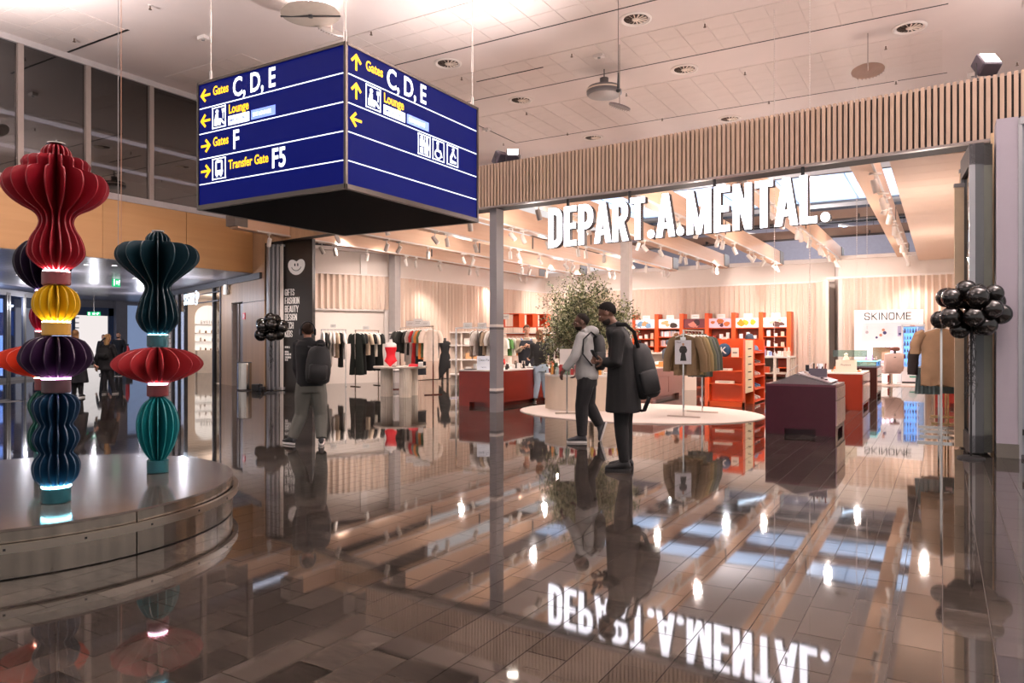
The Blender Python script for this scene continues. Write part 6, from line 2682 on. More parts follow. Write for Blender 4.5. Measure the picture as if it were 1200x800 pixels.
# dark maroon wall panel behind the tree with little white shelves
p = at(661, 27.8)
t = thing('maroon_cabinet', 'dark maroon cabinet front behind the olive tree', 'cabinet', (p.x, p.y, 0), YAW)
MB().bx(-.35, 0, 0, 1.1, .4, 2.2).build('body', mat('maroon_panel', '#4a1a16', .4), t)
MB().bx(-.42, -.06, 0, -.35, .4, 2.4).build('side', white, t)
for z in (.5, 1.0):
    MB().bx(-.35, -.2, z, 1.1, 0, z + .04).build('shelf', white, t)
for k in range(8):
    q = Matrix.Rotation(YAW, 4, 'Z') @ Vector((-.25 + k * .17, -.1, 0))
    bottle((p.x + q.x, p.y + q.y, 1.04), ('tube', 'box')[k % 2], ('#efe9f0', '#b8c4d8', '#f2ede6')[k % 3], 'pale ' + ('bottle', 'carton')[k % 2] + ' on the shelf of the dark maroon cabinet', 'goods on the maroon cabinet', .15 + .06 * (k % 3), .05)
# white plinth and pale table between jacket rack and taupe counter
p = at(805, 21.5)
t = thing('plinth', 'pale square plinth behind the legs of the jacket rack', 'plinth', (p.x, p.y, 0), YAW)
MB().bx(-.3, -.25, 0, .22, .3, .55).build('body', cream, t)
MB().bx(-.31, -.26, .55, .23, .31, .58).build('top', whtop, t)
p = at(778, 23.5)
t = thing('cash_desk', 'pale stone cash desk with tall front behind the taupe counter', 'desk', (p.x, p.y, 0), YAW)
MB().bx(-.6, -.3, 0, .65, .4, 1.02).build('body', mat('desk_stone', '#a99a8c', .5), t)
MB().bx(-.66, -.36, 1.02, .7, .45, 1.07).build('top', cream, t)
# white tables with cosmetics at the right rear
TX0, TX1, TY0, TY1 = -7.2, -4.5, 26.2, 27.4
t = thing('side_table', 'long white table with slatted legs below the right end of the orange shelving', 'table', ((TX0 + TX1) / 2, (TY0 + TY1) / 2, 0))
a, b = (TX1 - TX0) / 2, (TY1 - TY0) / 2
MB().bx(-a, -b, .86, a, b, .92).build('tabletop', whtop, t)
MB().bx(-a + .1, -b + .1, .3, a - .1, b - .1, .34).build('shelf', cream, t)
for x, y in ((-a + .05, -b + .06), (a - .5, -b + .06), (a - .06, -b + .06), (a - .06, -.2), (a - .06, .2), (a - .06, b - .06), (-a + .05, b - .06)):
    MB().bx(x - .045, y - .045, 0, x + .045, y + .045, .86).build('leg', cream, t)
MB().bx(-a + .1, b - .05, .36, a - .6, b - .02, .86).build('back_panel', mat('table_back', '#8a8078', .6), t)
rnd = random.Random(31)
for k in range(22):
    x, y = TX0 + .15 + rnd.random() * (TX1 - TX0 - .3), TY0 + .1 + rnd.random() * .9
    c_ = ('#f2ece8', '#e8e0e4', '#3a3438', '#9ab0dc', '#e03a5a', '#f0c0b0')[k % 6]
    bottle((x, y, .92), ('box', 'tube', 'pot')[k % 3], c_, ('white', 'pale', 'black', 'blue', 'pink', 'peach')[k % 6] + ' ' + ('carton', 'bottle', 'pot')[k % 3] + ' on the long white table', 'cosmetics on the long white table', rnd.uniform(.12, .36), .05)
for k in range(7):
    bottle((TX0 + .4 + .3 * k, TY0 + .3, .34), 'box', ('#f2ece8', '#2a2628', '#d9502a')[k % 3], ('white', 'black', 'orange')[k % 3] + ' carton on the lower shelf of the long white table', 'cartons under the long white table', .16 + .05 * (k % 2), .09)
# ================================================================ SKINCARE BOOTH
SB0, SB1 = at(1001, 25.0), at(1082, 24.1)
bl = (SB1 - SB0).length
ba = math.atan2(SB1.y - SB0.y, SB1.x - SB0.x)
bt = thing('skincare_booth', 'bright white framed booth with black name letters at the right rear', 'booth', (SB0.x, SB0.y, 0), ba)
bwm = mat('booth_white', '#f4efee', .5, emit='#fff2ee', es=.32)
BHt = 2.50
MB().bx(0, .5, 0, bl, .55, BHt).build('back_wall', bwm, bt)
MB().bx(0, 0, 0, .22, .5, BHt).build('side_wall', bwm, bt)
MB().bx(bl - .12, 0, 0, bl, .5, BHt).build('side_wall', bwm, bt)
MB().bx(0, -.05, BHt - .42, bl, .5, BHt).build('header', bwm, bt)
MB().bx(-.1, -1.5, 0, bl - .0, .5, .03).build('floor_plate', mat('booth_floor', '#ecd8cf', .35), bt)
mb = MB()
kk = (bl * .70) / heavy_len('SKINOME', .25, .82, .13, .2)
heavy_text(mb, 'SKINOME', .25, .012, .82, .13, .2, Matrix.Translation((bl * .15, -.052, BHt - .34)) @ Matrix.Scale(kk, 4, (1, 0, 0)))
mb.build('lettering', mat('ink_black', '#20201f'), bt)


def bp(u, y, z):
    return (Matrix.Translation((SB0.x, SB0.y, 0)) @ Matrix.Rotation(ba, 4, 'Z')) @ Vector((bl * u, y, z))


t = thing('poster', 'pale poster with a small coloured figure on the booth back wall', 'poster', bp(.36, .48, 1.45), ba)
MB().bx(-.55, -.015, 0, .5, .0, .52).build('sheet', mat('poster_pale', '#efe9ea', .5, emit='#fff6f4', es=.2), t)
mb = MB()
for x, z, r_, c_ in ((.16, .38, .05, 0), (.2, .28, .06, 1), (.08, .2, .05, 0), (-.05, .12, .04, 1), (-.35, .3, .05, 2)):
    mb.cur = c_
    glyph_into(mb, [disc(x, z, r_, 10)], 1, .018)
mb.build('printed_figure', [mat('ink_skin2', '#d99a80', .6), mat('ink_navy', '#4a4a7a', .6), mat('ink_grey', '#c4bcc2', .6)], t)
t = thing('poster', 'small violet tinted notice right of the booth poster', 'poster', bp(.70, .48, 1.6), ba)
MB().bx(-.12, -.015, 0, .12, 0, .36).build('sheet', mat('poster_violet', '#d8d0ea', .5), t)
MB().bx(-.08, -.018, .05, .08, -.015, .12).build('print', mat('ink_navy', '#4a4a7a'), t)
# bulb mirror
t = thing('bulb_mirror', 'make-up mirror framed with round bulbs in the white booth', 'mirror', bp(.42, .2, .70), ba)
MB().bx(-.42, 0, 0, .34, .06, .62).build('frame', mat('mirror_frame', '#e8d4e4', .4, emit='#f0d8f0', es=.25), t)
MB().bx(-.3, -.006, .08, .24, 0, .54).build('glass', mat('mirror_glass', '#e6d4b8', .08, .85), t)
bulbm = mat('bulb_lit', '#ffffff', .3, emit='#ffe8ff', es=6)
pos = [(-.36, .06 + .12 * k) for k in range(5)] + [(.29, .06 + .12 * k) for k in range(5)] + [(-.23 + .13 * k, .58) for k in range(4)]
bm_ = MB().ell((0, -.02, 0), .033, 10, 6).mesh('bulb', bulbm, 60)
for x, z in pos:
    o = bpy.data.objects.new('bulb', bm_)
    COL.objects.link(o)
    o.parent = t
    o.location = (x, 0, z)
t = thing('booth_counter', 'low white counter carrying the bulb mirror in the booth', 'counter', bp(.42, .12, .03), ba)
MB().bx(-.75, -.2, 0, .42, .3, .64).build('body', bwm, t)
MB().bx(-.78, -.23, .64, .45, .32, .67).build('top', white, t)
for k in range(8):
    q = bp(.12 + .03 * k, .1 + .05 * (k % 2), .70)
    bottle(q, 'tube', ('#f4eef0', '#e8d0c4', '#c9b0d8')[k % 3], ('white', 'beige', 'lilac')[k % 3] + ' bottle beside the bulb mirror in the booth', 'bottles beside the bulb mirror', .16 + .05 * (k % 3), .035)
# fridge
t = thing('drinks_fridge', 'glass doored fridge glowing pale blue with rows of small bottles', 'fridge', bp(.86, -.1, .03), ba)
fw = .34
frw = mat('fridge_white', '#e9eaf0', .4)
mb = MB()
mb.bx(-fw, 0, 0, fw, .04 + .5, .55)
mb.bx(-fw, 0, .55, -fw + .06, .54, 1.95)
mb.bx(fw - .06, 0, .55, fw, .54, 1.95)
mb.bx(-fw, 0, 1.88, fw, .54, 1.98)
mb.bx(-fw, .5, .55, fw, .54, 1.9)
mb.build('cabinet', frw, t)
MB().bx(-fw + .06, .48, .56, fw - .06, .5, 1.88).build('lit_back', mat('fridge_glow', '#bfe0ff', .5, emit='#9fcfff', es=1.3), t)
for k in range(6):
    MB().bx(-fw + .06, .1, .6 + k * .215, fw - .06, .47, .615 + k * .215).build('shelf', mat('fridge_shelf', '#d4e4f4', .3, emit='#bfdcff', es=.4), t)
MB().bx(-fw + .04, -.02, .56, fw - .04, -.008, 1.9).build('glass_door', glass('fridge_glass', '#dcecff', .06, .95), t)
MB().bx(.1, -.03, .58, .13, -.005, 1.88).build('door_frame', frw, t)
mb = MB()
mb.lathe([(.001, 0), (.13, 0), (.13, .01), (.001, .01)], 24, M=Matrix.Translation((-.02, -.0, .3)) @ Matrix.Rotation(PI / 2, 4, 'X'))
mb.build('round_badge', mat('badge_blue', '#cfe0e4', .4), t)
MB().bx(-.12, -.014, .2, .1, -.008, .245).build('badge_band', mat('badge_teal', '#3fa08a', .4), t)
MB().bx(-fw, -.01, -.0, fw, .02, .06).build('kick_plate', dgrey, t)
mb = MB()
font_text(mb, 'FRESH', .05, MT(-.1, -.012, 1.91), 1, .001)
mb.build('lettering', mat('ink_red', '#c05a50', .5), t)
for r_ in range(6):
    for k in range(7):
        q = bp(.86, .1, .03 + .615 + r_ * .215) + Matrix.Rotation(ba, 4, 'Z') @ Vector((-.24 + k * .08, 0, 0))
        c_ = ('#d8e6f4', '#b84a5a', '#3a4a6a', '#e0b0a0')[(k * 3 + r_) % 4]
        o = bottle(q, ('tube', 'pot')[r_ % 2], c_, 'little bottle on the %s shelf up the glowing fridge' % ORD[r_], 'bottles in the fridge', .12 + .03 * (r_ % 2), .022)
# salon chair
q = bp(.52, -1.05, .03)
t = thing('salon_chair', 'pale pink padded treatment chair with chrome pedestal before the booth', 'chair', q, ba + .25)
pk = mat('chair_pink', '#d9bdb6', .5)
MB().rbx(-.27, -.25, .36, .27, .35, .48, .06).build('seat', pk, t, smooth=50)
mb = MB()
mb.rbx(-.29, -.07, 0, .29, .07, .62, .06, 4, Matrix.Translation((0, -.26, .42)) @ Matrix.Rotation(.22, 4, 'X'))
mb.build('backrest', pk, t, smooth=50)
mb = MB()
mb.rbx(-.15, -.05, 0, .15, .05, .12, .04, 3, Matrix.Translation((.0, -.40, 1.10)) @ Matrix.Rotation(.22, 4, 'X'))
mb.build('headrest', mat('head_brown', '#8a5a50', .5), t, smooth=50)
MB().bx(-.03, -.44, .88, .03, -.40, 1.12).build('headrest_post', dgrey, t)
for sx in (-1, 1):
    MB().rbx(sx * .31 - .04, -.2, .5, sx * .31 + .04, .25, .62, .03).build('armrest', pk, t)
mb = MB()
mb.lathe([(.3, 0), (.3, .02), (.06, .05), (.05, .36)], 24)
mb.build('pedestal', chrome, t, smooth=50)
MB().cyl((-.06, 0), .035, .06, .3, 10).build('pump', mat('pump_red', '#8a2a20', .4), t)
# niche doors between back walls: pale cupboard
p = at(966, 28.2)
t = thing('pale_cupboard', 'pale beige cupboard doors in the niche left of the booth', 'cupboard', (p.x, p.y, 0), .0)
MB().bx(-.55, 0, 0, .62, .4, 2.15).build('body', mat('cup_beige', '#cdb59c', .6), t)
MB().bx(-.1, -.03, .0, .6, 0, 1.78).build('door', mat('cup_door', '#e0cdb4', .6), t)
MB().bx(-.6, -.03, 2.15, .66, .42, 2.22).build('cornice', cream, t)
MB().bx(-.52, -.04, 1.55, -.36, 0, 2.05).build('screen', black, t)

# ================================================================ RACK OF BEIGE SHIRTS AT THE RIGHT
q0, q1 = at(1103, 10.05), at(1100, 11.9)
t = rack(q0, q1, 1.68, 'chrome rack of beige shirts and trousers at the right edge of the shop', base=.58)
for k, fy in enumerate((.35, .7)):
    MB().bx((q1 - q0).length * fy - .018, -.27, 0, (q1 - q0).length * fy + .018, .27, .025).build('foot', chrome, t)
ra = math.atan2(q1.y - q0.y, q1.x - q0.x)
its = [('tee', '#b3906e', 'tan button', .80, .50), ('tee', '#b8946f', 'light tan', .82, .50), ('jacket', '#3a3230', 'dark', .8, .46), ('tee', '#cdb6c0', 'lilac', .82, .44), ('tee', '#c8d2e4', 'pale blue', .82, .44), ('jacket', '#8a7058', 'brown', .85, .5)]
for i, (kd, hx_, cn, L_, W_) in enumerate(its):
    f = .06 + i * .15
    p = q0 * (1 - f) + q1 * f
    garment(kd, hx_, cn, (p.x, p.y, 1.595), ra + PI / 2 + .08 * (i % 3 - 1), L_, W_, '%s %s, %s from the front on the right hand rack' % (cn, NMS[kd], ORD[i]), 'clothes on the right hand rack', i % 4)
mb = MB()
for k, f in enumerate((.35, .5)):
    p = q0 * (1 - f) + q1 * f
    garment('pants', '#6d7f80', 'grey teal', (p.x + (-.16, .16)[k], p.y, 1.05), ra + PI / 2, .42, .36, ('left', 'right')[k] + ' grey teal shorts hanging low on the right hand rack', 'shorts on the right hand rack', k)
q0, q1 = at(1111, 12.4), at(1108, 13.6)
rack(q0, q1, 1.6, 'brass coloured second rack behind the beige shirts', m=mat('brass', '#c8a878', .25, .9), base=.5)
p = at(1115, 15.6)
t = counter(p.x - .3, p.y - .1, p.x + .32, p.y + 1.2, .5, mat('deep_red', '#8c2418', .3), whtop, 'low deep red counter far behind the beige shirt rack', side=False)
# folded glass leaves in the pocket at the right
for i, (px, d, lw) in enumerate(((1141, 8.98, .0), (1148, 8.95, 0), (1158, 9.0, 0))):
    p = at(px, d)
    t = thing('sliding_door_leaf', '%s dark glass door leaf from the left in the right hand pocket' % ORD[i], 'door', (p.x, p.y, 0), .08)
    MB().bx(-.045, 0, .03, .045, .07, 3.86).build('stile', (alu, mat('stile_dark', '#4f5254', .4, .4), mat('stile_olive', '#6a6c62', .4, .3))[i], t)
    MB().bx(-.045, .9, .03, .045, .97, 3.86).build('stile', alu, t)
    MB().bx(-.01, .07, .25, .01, .9, 3.6).build('glass', glass('pocket_glass', '#39443c', .12, .35), t)
    MB().bx(-.045, 0, .03, .045, .97, .25).build('rail', dgrey, t)
    MB().bx(-.045, 0, 3.6, .045, .97, 3.86).build('rail', dgrey, t)
    MB().bx(-.03, .3, 0, .03, .6, .03).build('roller', black, t)
for i, px in enumerate((1124, 1130)):
    p = at(px, 9.6 + i * .25)
    t = thing('vertical_blind', ('outer', 'inner')[i] + ' cream vertical blind strip at the right end of the shop opening', 'blind', (p.x, p.y, 0), .25)
    MB().bx(-.055, -.01, .02, .055, .015, (3.45, 3.7)[i]).build('strip', mat('blind_cream', '#e0c8a8', .7), t)
    MB().bx(-.06, -.02, (3.45, 3.7)[i], .06, .025, (3.5, 3.75)[i]).build('clip', greyp, t)
p = at(1158, 9.2)
t = thing('pocket_edge', 'cream lit edge post of the door pocket at the right', 'post', at(1164.5, 9.35), 0.05)
MB().bx(-.03, 0, 0, .03, .06, 4.1).build('post', mat('edge_cream', '#cdb28c', .5), t)
MB().bx(.04, .01, 0, .1, .3, 4.1).build('rebate', black, t)
# hanging bead chains in the shop
for i, (px, y0, y1, d) in enumerate(((907.5, 262, 430, 15.0), (949, 262, 425, 13.5), (1004, 255, 380, 19.0), (1016, 285, 385, 20.5))):
    p = at(px, d)
    za, zb_ = zz(y1, d), CEIL
    t = thing('bead_chain', 'thin white hanging bead chain, %s of four from the left' % ORD[i], 'chain', (p.x, p.y, za))
    mb = MB()
    mb.cyl((0, 0), .004, 0, zb_ - za, 5)
    mb.build('string', white, t)
    b_ = MB()
    z = 0
    while z < zb_ - za:
        b_.ell((0, 0, z), .012, 6, 4)
        z += .05
    b_.build('bead', white, t, kind='stuff')
# ================================================================ PEOPLE
def remesh(mb, name, m, voxel, parent, smooth_it=4, label=None):
    me = mb.mesh('tmp', m)
    o = bpy.data.objects.new('tmp', me)
    COL.objects.link(o)
    r = o.modifiers.new('r', 'REMESH')
    r.mode = 'VOXEL'
    r.voxel_size = voxel
    s = o.modifiers.new('s', 'SMOOTH')
    s.factor = .5
    s.iterations = smooth_it
    dg = bpy.context.evaluated_depsgraph_get()
    nm = bpy.data.meshes.new_from_object(o.evaluated_get(dg))
    bpy.data.objects.remove(o)
    nm.materials.clear()
    nm.materials.append(m)
    nm.polygons.foreach_set('use_smooth', [True] * len(nm.polygons))
    q = bpy.data.objects.new(name, nm)
    COL.objects.link(q)
    q.parent = parent
    if label:
        q['label'] = label
    return q


def V(*a):
    return Vector(a)


def lerp(a, b, t):
    return Vector(a) * (1 - t) + Vector(b) * t


def hand(mb, wrist, direction, palm_n, s=1.0, curl=.5, thumb=1):
    # palm, four unequal bent fingers and a thumb leaving the side of the palm
    w_, d_ = Vector(wrist), Vector(direction).normalized()
    nrm = Vector(palm_n)
    nrm = (nrm - d_ * nrm.dot(d_)).normalized()
    sd = d_.cross(nrm).normalized()
    k = w_ + d_ * .085 * s
    mb.tube([w_ - d_ * .02 * s, w_ + d_ * .035 * s, k], [(.026 * s, .022 * s), (.038 * s, .017 * s), (.038 * s, .014 * s)], 10)
    for i, (off, L_) in enumerate(((-.03, .062), (-.010, .078), (.010, .074), (.029, .058))):
        b = k + sd * off * s - d_ * .008 * s
        p1 = b + (d_ * math.cos(curl * .6) + nrm * math.sin(curl * .6)) * L_ * .45 * s
        p2 = p1 + (d_ * math.cos(curl * 1.6) + nrm * math.sin(curl * 1.6)) * L_ * .33 * s
        p3 = p2 + (d_ * math.cos(curl * 2.3) + nrm * math.sin(curl * 2.3)) * L_ * .25 * s
        mb.tube([b, p1, p2, p3], [.0105 * s, .0098 * s, .009 * s, .0075 * s], 7)
    b = w_ + d_ * .025 * s + sd * (-.03 * thumb) * s
    p1 = b + (d_ * .7 - sd * .7 * thumb + nrm * .3).normalized() * .036 * s
    p2 = p1 + (d_ * .9 - sd * .25 * thumb + nrm * .4).normalized() * .030 * s
    mb.tube([b, p1, p2], [.015 * s, .012 * s, .009 * s], 7)


def oval(c, rx, ry, ang, n=20):
    ca, sa = math.cos(ang), math.sin(ang)
    out = []
    for k in range(n):
        t_ = 2 * PI * k / n
        # slightly squared oval
        cx_, sy_ = math.copysign(abs(math.cos(t_)) ** .82, math.cos(t_)), math.copysign(abs(math.sin(t_)) ** .82, math.sin(t_))
        x, y = rx * cx_, ry * sy_
        out.append((c[0] + x * ca - y * sa, c[1] + x * sa + y * ca, c[2]))
    return out


def person(label, loc, J, f, skin='#b5805f', hair='#2a1e18', top='#202124', legs='#2c2c30', shoes='#15151a', H=1.75, hairkind='short',
           coat=None, voxel=.012, group=None, sole='#e8e4e0', hood=None, beard=None, vest=None, collar=True, sex='m', toplabel=None, fit=1.0, legfit=1.0,
           tophem=None):
    """J holds joints in metres in a frame with x across the view, y away from it and z up; f is the way the chest faces."""
    t = thing('person', label, 'person', loc, YAW, group)
    k = H / 1.75
    fa = math.radians(f)
    F = V(-math.sin(fa), math.cos(fa), 0)          # facing
    Rt = V(math.cos(fa), math.sin(fa), 0)          # own right
    sm = mat('skin_' + skin[1:], skin, .55, var=.06)
    hip, ch, nk, hd = [Vector(J[q]) for q in ('hip', 'chest', 'neck', 'head')]
    g = lambda q: Vector(J[q])
    sw, pw = (.19, .155) if sex == 'm' else (.165, .155)
    sw *= k
    Ls, Rs = J.get('ls', nk - Rt * sw - V(0, 0, .08 * k)), J.get('rs', nk + Rt * sw - V(0, 0, .08 * k))
    Ls, Rs = Vector(Ls), Vector(Rs)
    Lh, Rh = hip - Rt * .09 * k, hip + Rt * .09 * k
    spine = [(hip - V(0, 0, .07 * k), .14, .105), (hip + V(0, 0, .03 * k), .165, .115), (lerp(hip, ch, .35), .145, .10), (lerp(hip, ch, .75), .16, .112), (ch, .175, .118),
             (lerp(ch, nk, .55), .165, .10), (lerp(ch, nk, .85), .11, .075), (nk, .062, .06)]

    def torso(mb, e, z_from=0, z_to=8, grow=1.0):
        mb.loft([oval(c, (a + e) * k * grow, (b + e) * k * grow, fa) for c, a, b in spine[z_from:z_to]])

    def leg(mb, hpt, kn, an, e, end=1.0):
        hpt, kn, an = Vector(hpt), Vector(kn), Vector(an)
        pts = [hpt + V(0, 0, .04 * k), lerp(hpt, kn, .35), lerp(hpt, kn, .75), kn, lerp(kn, an, .3), lerp(kn, an, .7 * end), lerp(kn, an, end)]
        rs = [.082, .086, .068, .06, .058, .046, .040]
        mb.tube(pts, [(r + e) * k for r in rs], 12)

    def arm(mb, s_, e_, w_, e, end=1.0):
        s_, e_, w_ = Vector(s_), Vector(e_), Vector(w_)
        pts = [s_, lerp(s_, e_, .4), e_, lerp(e_, w_, .35), lerp(e_, w_, end)]
        mb.tube(pts, [(r + e) * k for r in (.056, .05, .043, .04, .03)], 12)
        mb.ell(tuple(s_), (.06 + e) * k, 10, 6)
    # ---- body, one continuous surface
    mb = MB()
    torso(mb, -.012)
    leg(mb, Lh, g('lk'), g('la'), -.014)
    leg(mb, Rh, g('rk'), g('ra'), -.014)
    arm(mb, Ls, g('le'), g('lw'), -.012)
    arm(mb, Rs, g('re'), g('rw'), -.012)
    mb.tube([lerp(ch, nk, .8), nk, lerp(nk, hd, .65)], [(.06 * k, .06 * k), (.056 * k, .058 * k), (.05 * k, .056 * k)], 12)
    for s_, th in (('l', 1), ('r', -1)):
        e_, w_ = g(s_ + 'e'), g(s_ + 'w')
        dr_ = J.get(s_ + 'hd', (w_ - e_))
        hand(mb, w_, dr_, J.get(s_ + 'hn', F), k, J.get('curl', .55), th)
    # head in its own frame: x right, y to the face, z up
    ha = math.radians(J.get('hyaw', f))
    hp_ = math.radians(J.get('hpitch', 0))
    HM = Matrix.Translation(hd) @ Matrix.Rotation(ha, 4, 'Z') @ Matrix.Rotation(hp_, 4, 'X') @ Matrix.Scale(k, 4)
    hb = MB()
    hb.ell((0, -.012, .03), (.074, .094, .088), 16, 10, HM)
    hb.ell((0, .02, -.045), (.058, .066, .066), 14, 8, HM)
    hb.ell((0, .058, -.082), (.026, .022, .022), 10, 6, HM)
    hb.tube([(0, .082, .02), (0, .096, -.012), (0, .106, -.03), (0, .088, -.037)], [.010, .013, .016, .011], 8, M=HM)
    hb.ell((0, .082, -.062), (.026, .012, .010), 10, 5, HM)
    hb.ell((0, .078, .028), (.05, .016, .012), 10, 5, HM)
    for sx in (-1, 1):
        hb.ell((sx * .076, -.012, -.004), (.010, .022, .034), 8, 6, HM)
        hb.ell((sx * .043, .056, -.02), (.022, .02, .016), 8, 5, HM)
    n0 = len(mb.v)
    mb.v += hb.v
    for fc in hb.f:
        mb.face([i + n0 for i in fc])
    remesh(mb, 'body', sm, min(voxel, .0085), t, 2)
    ew = mat('eye_white', '#b8b0a8', .4)
    for sx in (-1, 1):
        eb = MB()
        eb.ell((sx * .030, .0765, .0), (.0125, .008, .007), 8, 5, HM)
        eo = eb.build('eye', ew, t, smooth=60)
        ib = MB()
        ib.ell((sx * .030, .0835, .0), (.0058, .003, .0058), 8, 5, HM)
        ib.build('iris', mat('iris_dark', '#2a1a12', .2), eo)
    mbm = MB()
    mbm.ell((0, .091, -.062), (.022, .005, .0045), 10, 5, HM)
    mbm.build('mouth', mat('lips', '#8a4f45', .5), t, smooth=60)
    hm = mat('hair_' + hair[1:], hair, .85, var=.3, scale=40, bump=.3, spec=.2)
    if hairkind:
        b = MB()
        nu, nv = 28, 16
        cut = {'short': (-.42, 1.05), 'bob': (-.95, 1.35), 'long': (-.95, 1.35), 'crop': (-.25, .95)}[hairkind]
        ex = {'short': 1.05, 'bob': 1.2, 'long': 1.17, 'crop': 1.03}[hairkind]
        vs = []
        for j in range(nv + 1):
            a = PI / 2 - (PI * .92) * j / nv
            for i in range(nu):
                o_ = 2 * PI * i / nu
                vs.append(V(math.cos(a) * math.cos(o_), math.cos(a) * math.sin(o_), math.sin(a)))
        P_ = lambda v, q: (v.x * .076 * q, -.012 + v.y * .096 * q, .03 + v.z * .092 * q)
        okv = [v.z > (cut[0] + cut[1] * max(0, v.y + .25) if hairkind in ('bob', 'long') else -.78 + .98 * max(0, v.y + .62)) for v in vs]
        fs = []
        for j in range(nv):
            for i in range(nu):
                q = (j * nu + i, j * nu + (i + 1) % nu, (j + 1) * nu + (i + 1) % nu, (j + 1) * nu + i)
                if all(okv[x] for x in q):
                    fs.append(tuple(reversed(q)))
        n1 = len(vs)
        b.add([P_(v, ex + (.02 if hairkind == 'short' and v.z > .5 else 0)) for v in vs] + [P_(v, .97) for v in vs], fs + [tuple(x + n1 for x in reversed(q)) for q in fs], HM)
        # rim joining the two shells
        cnt = {}
        for q in fs:
            for a_, c_ in zip(q, q[1:] + q[:1]):
                key = (min(a_, c_), max(a_, c_))
                cnt[key] = cnt.get(key, 0) + 1
        nb_ = len(b.v) - 2 * n1
        for (a_, c_), v_ in cnt.items():
            if v_ == 1:
                b.face((a_ + nb_, c_ + nb_, c_ + n1 + nb_, a_ + n1 + nb_))
        if hairkind in ('bob', 'long'):
            L_ = .14 if hairkind == 'bob' else .26
            rg = []
            for q in range(6):
                u = q / 5
                rg.append([((.08 + .012 * math.sin(u * 3)) * (1 - .25 * u * (hairkind == 'long')) * math.cos(x), -.035 - .02 * u + (.075 - .02 * u) * math.sin(x), .03 - (L_) * u) for x in [PI + PI * w_ / 14 for w_ in range(15)]]
                          + [((.06) * math.cos(x), -.035 + (.03) * math.sin(x), .03 - L_ * u) for x in [2 * PI - PI * w_ / 14 for w_ in range(15)]])
            b.loft(rg, HM)
        b.build('hair', hm, t, smooth=60)
    if beard:
        b = MB()
        b.loft([[(math.cos(x) * r_, .02 + math.sin(x) * r_ * 1.12, z) for x in [-.55 + (PI + 1.1) * q / 12 for q in range(13)]] + [(math.cos(x) * r_ * .85, .02 + math.sin(x) * r_ * .95, z) for x in [PI + .55 - (PI + 1.1) * q / 12 for q in range(13)]]
                for z, r_ in ((-.062, .0605), (-.08, .058), (-.10, .047), (-.116, .025))], HM)
        b.build('beard', mat('hair_' + beard[1:], beard, .8), t, smooth=60)
    # ---- clothing
    mb = MB()
    torso(mb, .012 * fit, 1 if not coat else 0, 7)
    if tophem is not None:
        mb.loft([oval((hip.x, hip.y, tophem), (.168 + .014 * fit) * k, (.122 + .016 * fit) * k, fa), oval((hip.x, hip.y, tophem + .05), (.172 + .02 * fit) * k, (.126 + .022 * fit) * k, fa), oval(lerp(hip, ch, .45), (.165 + .018 * fit) * k, (.118 + .02 * fit) * k, fa), oval(ch, (.172 + .014 * fit) * k, (.116 + .016 * fit) * k, fa)])
    arm(mb, Ls, g('le'), g('lw'), .016 * fit, .96)
    arm(mb, Rs, g('re'), g('rw'), .016 * fit, .96)
    if coat:
        zh, fl_ = coat
        mid = (Vector(J['lk']) + Vector(J['rk'])) / 2
        for rr_ in (0,):
            rings = []
            for u in (0, .25, .5, .75, 1):
                c_ = lerp(ch, (mid.x * .5 + hip.x * .5, mid.y * .5 + hip.y * .5, zh), u)
                rings.append(oval(c_, (.185 + fl_ * u) * k, (.14 + fl_ * u) * k, fa))
            mb.loft(rings)
    if collar:
        mb.tube([lerp(ch, nk, .80), lerp(nk, hd, .10)], [(.095 * k, .09 * k), (.076 * k, .076 * k)], 14)
    if hood:
        mb.ell(tuple(nk - F * .09 * k + V(0, 0, .0)), (.12 * k, .09 * k, .085 * k), 14, 8)
        mb.tube([nk - Rt * .09 * k + F * .01, nk - F * .1 * k, nk + Rt * .09 * k + F * .01], .045 * k, 10)
    remesh(mb, 'coat' if coat else 'top', mat('cloth_' + top[1:], top, .85, var=.18, scale=9, bump=.15), max(voxel, .012), t, 3, toplabel)
    if vest:
        mb = MB()
        torso(mb, .04, 1, 7)
        remesh(mb, 'vest', mat('cloth_' + vest[1:], vest, .7, var=.15), .014, t, 3)
    mb = MB()
    mb.loft([oval(hip - V(0, 0, .09 * k), (.150 + .012 * legfit) * k, (.112 + .014 * legfit) * k, fa), oval(hip + V(0, 0, .02 * k), (.162 + .01 * legfit) * k, (.116 + .012 * legfit) * k, fa), oval(hip + V(0, 0, .12 * k), .155 * k, .115 * k, fa)])
    leg(mb, Lh, g('lk'), g('la'), .016 * legfit, .97)
    leg(mb, Rh, g('rk'), g('ra'), .016 * legfit, .97)
    remesh(mb, 'trousers', mat('cloth_' + legs[1:], legs, .85, var=.18, scale=9, bump=.15), max(voxel, .012), t, 3)
    for s_ in 'lr':
        an = g(s_ + 'a')
        toe = g(s_ + 't')
        sb = (toe - an)
        L_ = .27 * k
        fd = Vector(J.get(s_ + 'fd', (sb.x, sb.y, 0))).normalized()
        upv = V(0, 0, 1) - fd * fd.z
        upv.normalize()
        rt_ = fd.cross(upv)
        M = Matrix(((rt_.x, fd.x, upv.x, 0), (rt_.y, fd.y, upv.y, 0), (rt_.z, fd.z, upv.z, 0), (0, 0, 0, 1)))
        base = an - upv * .082 * k - fd * .065 * k
        M = Matrix.Translation(base) @ M
        b = MB()
        rg = []
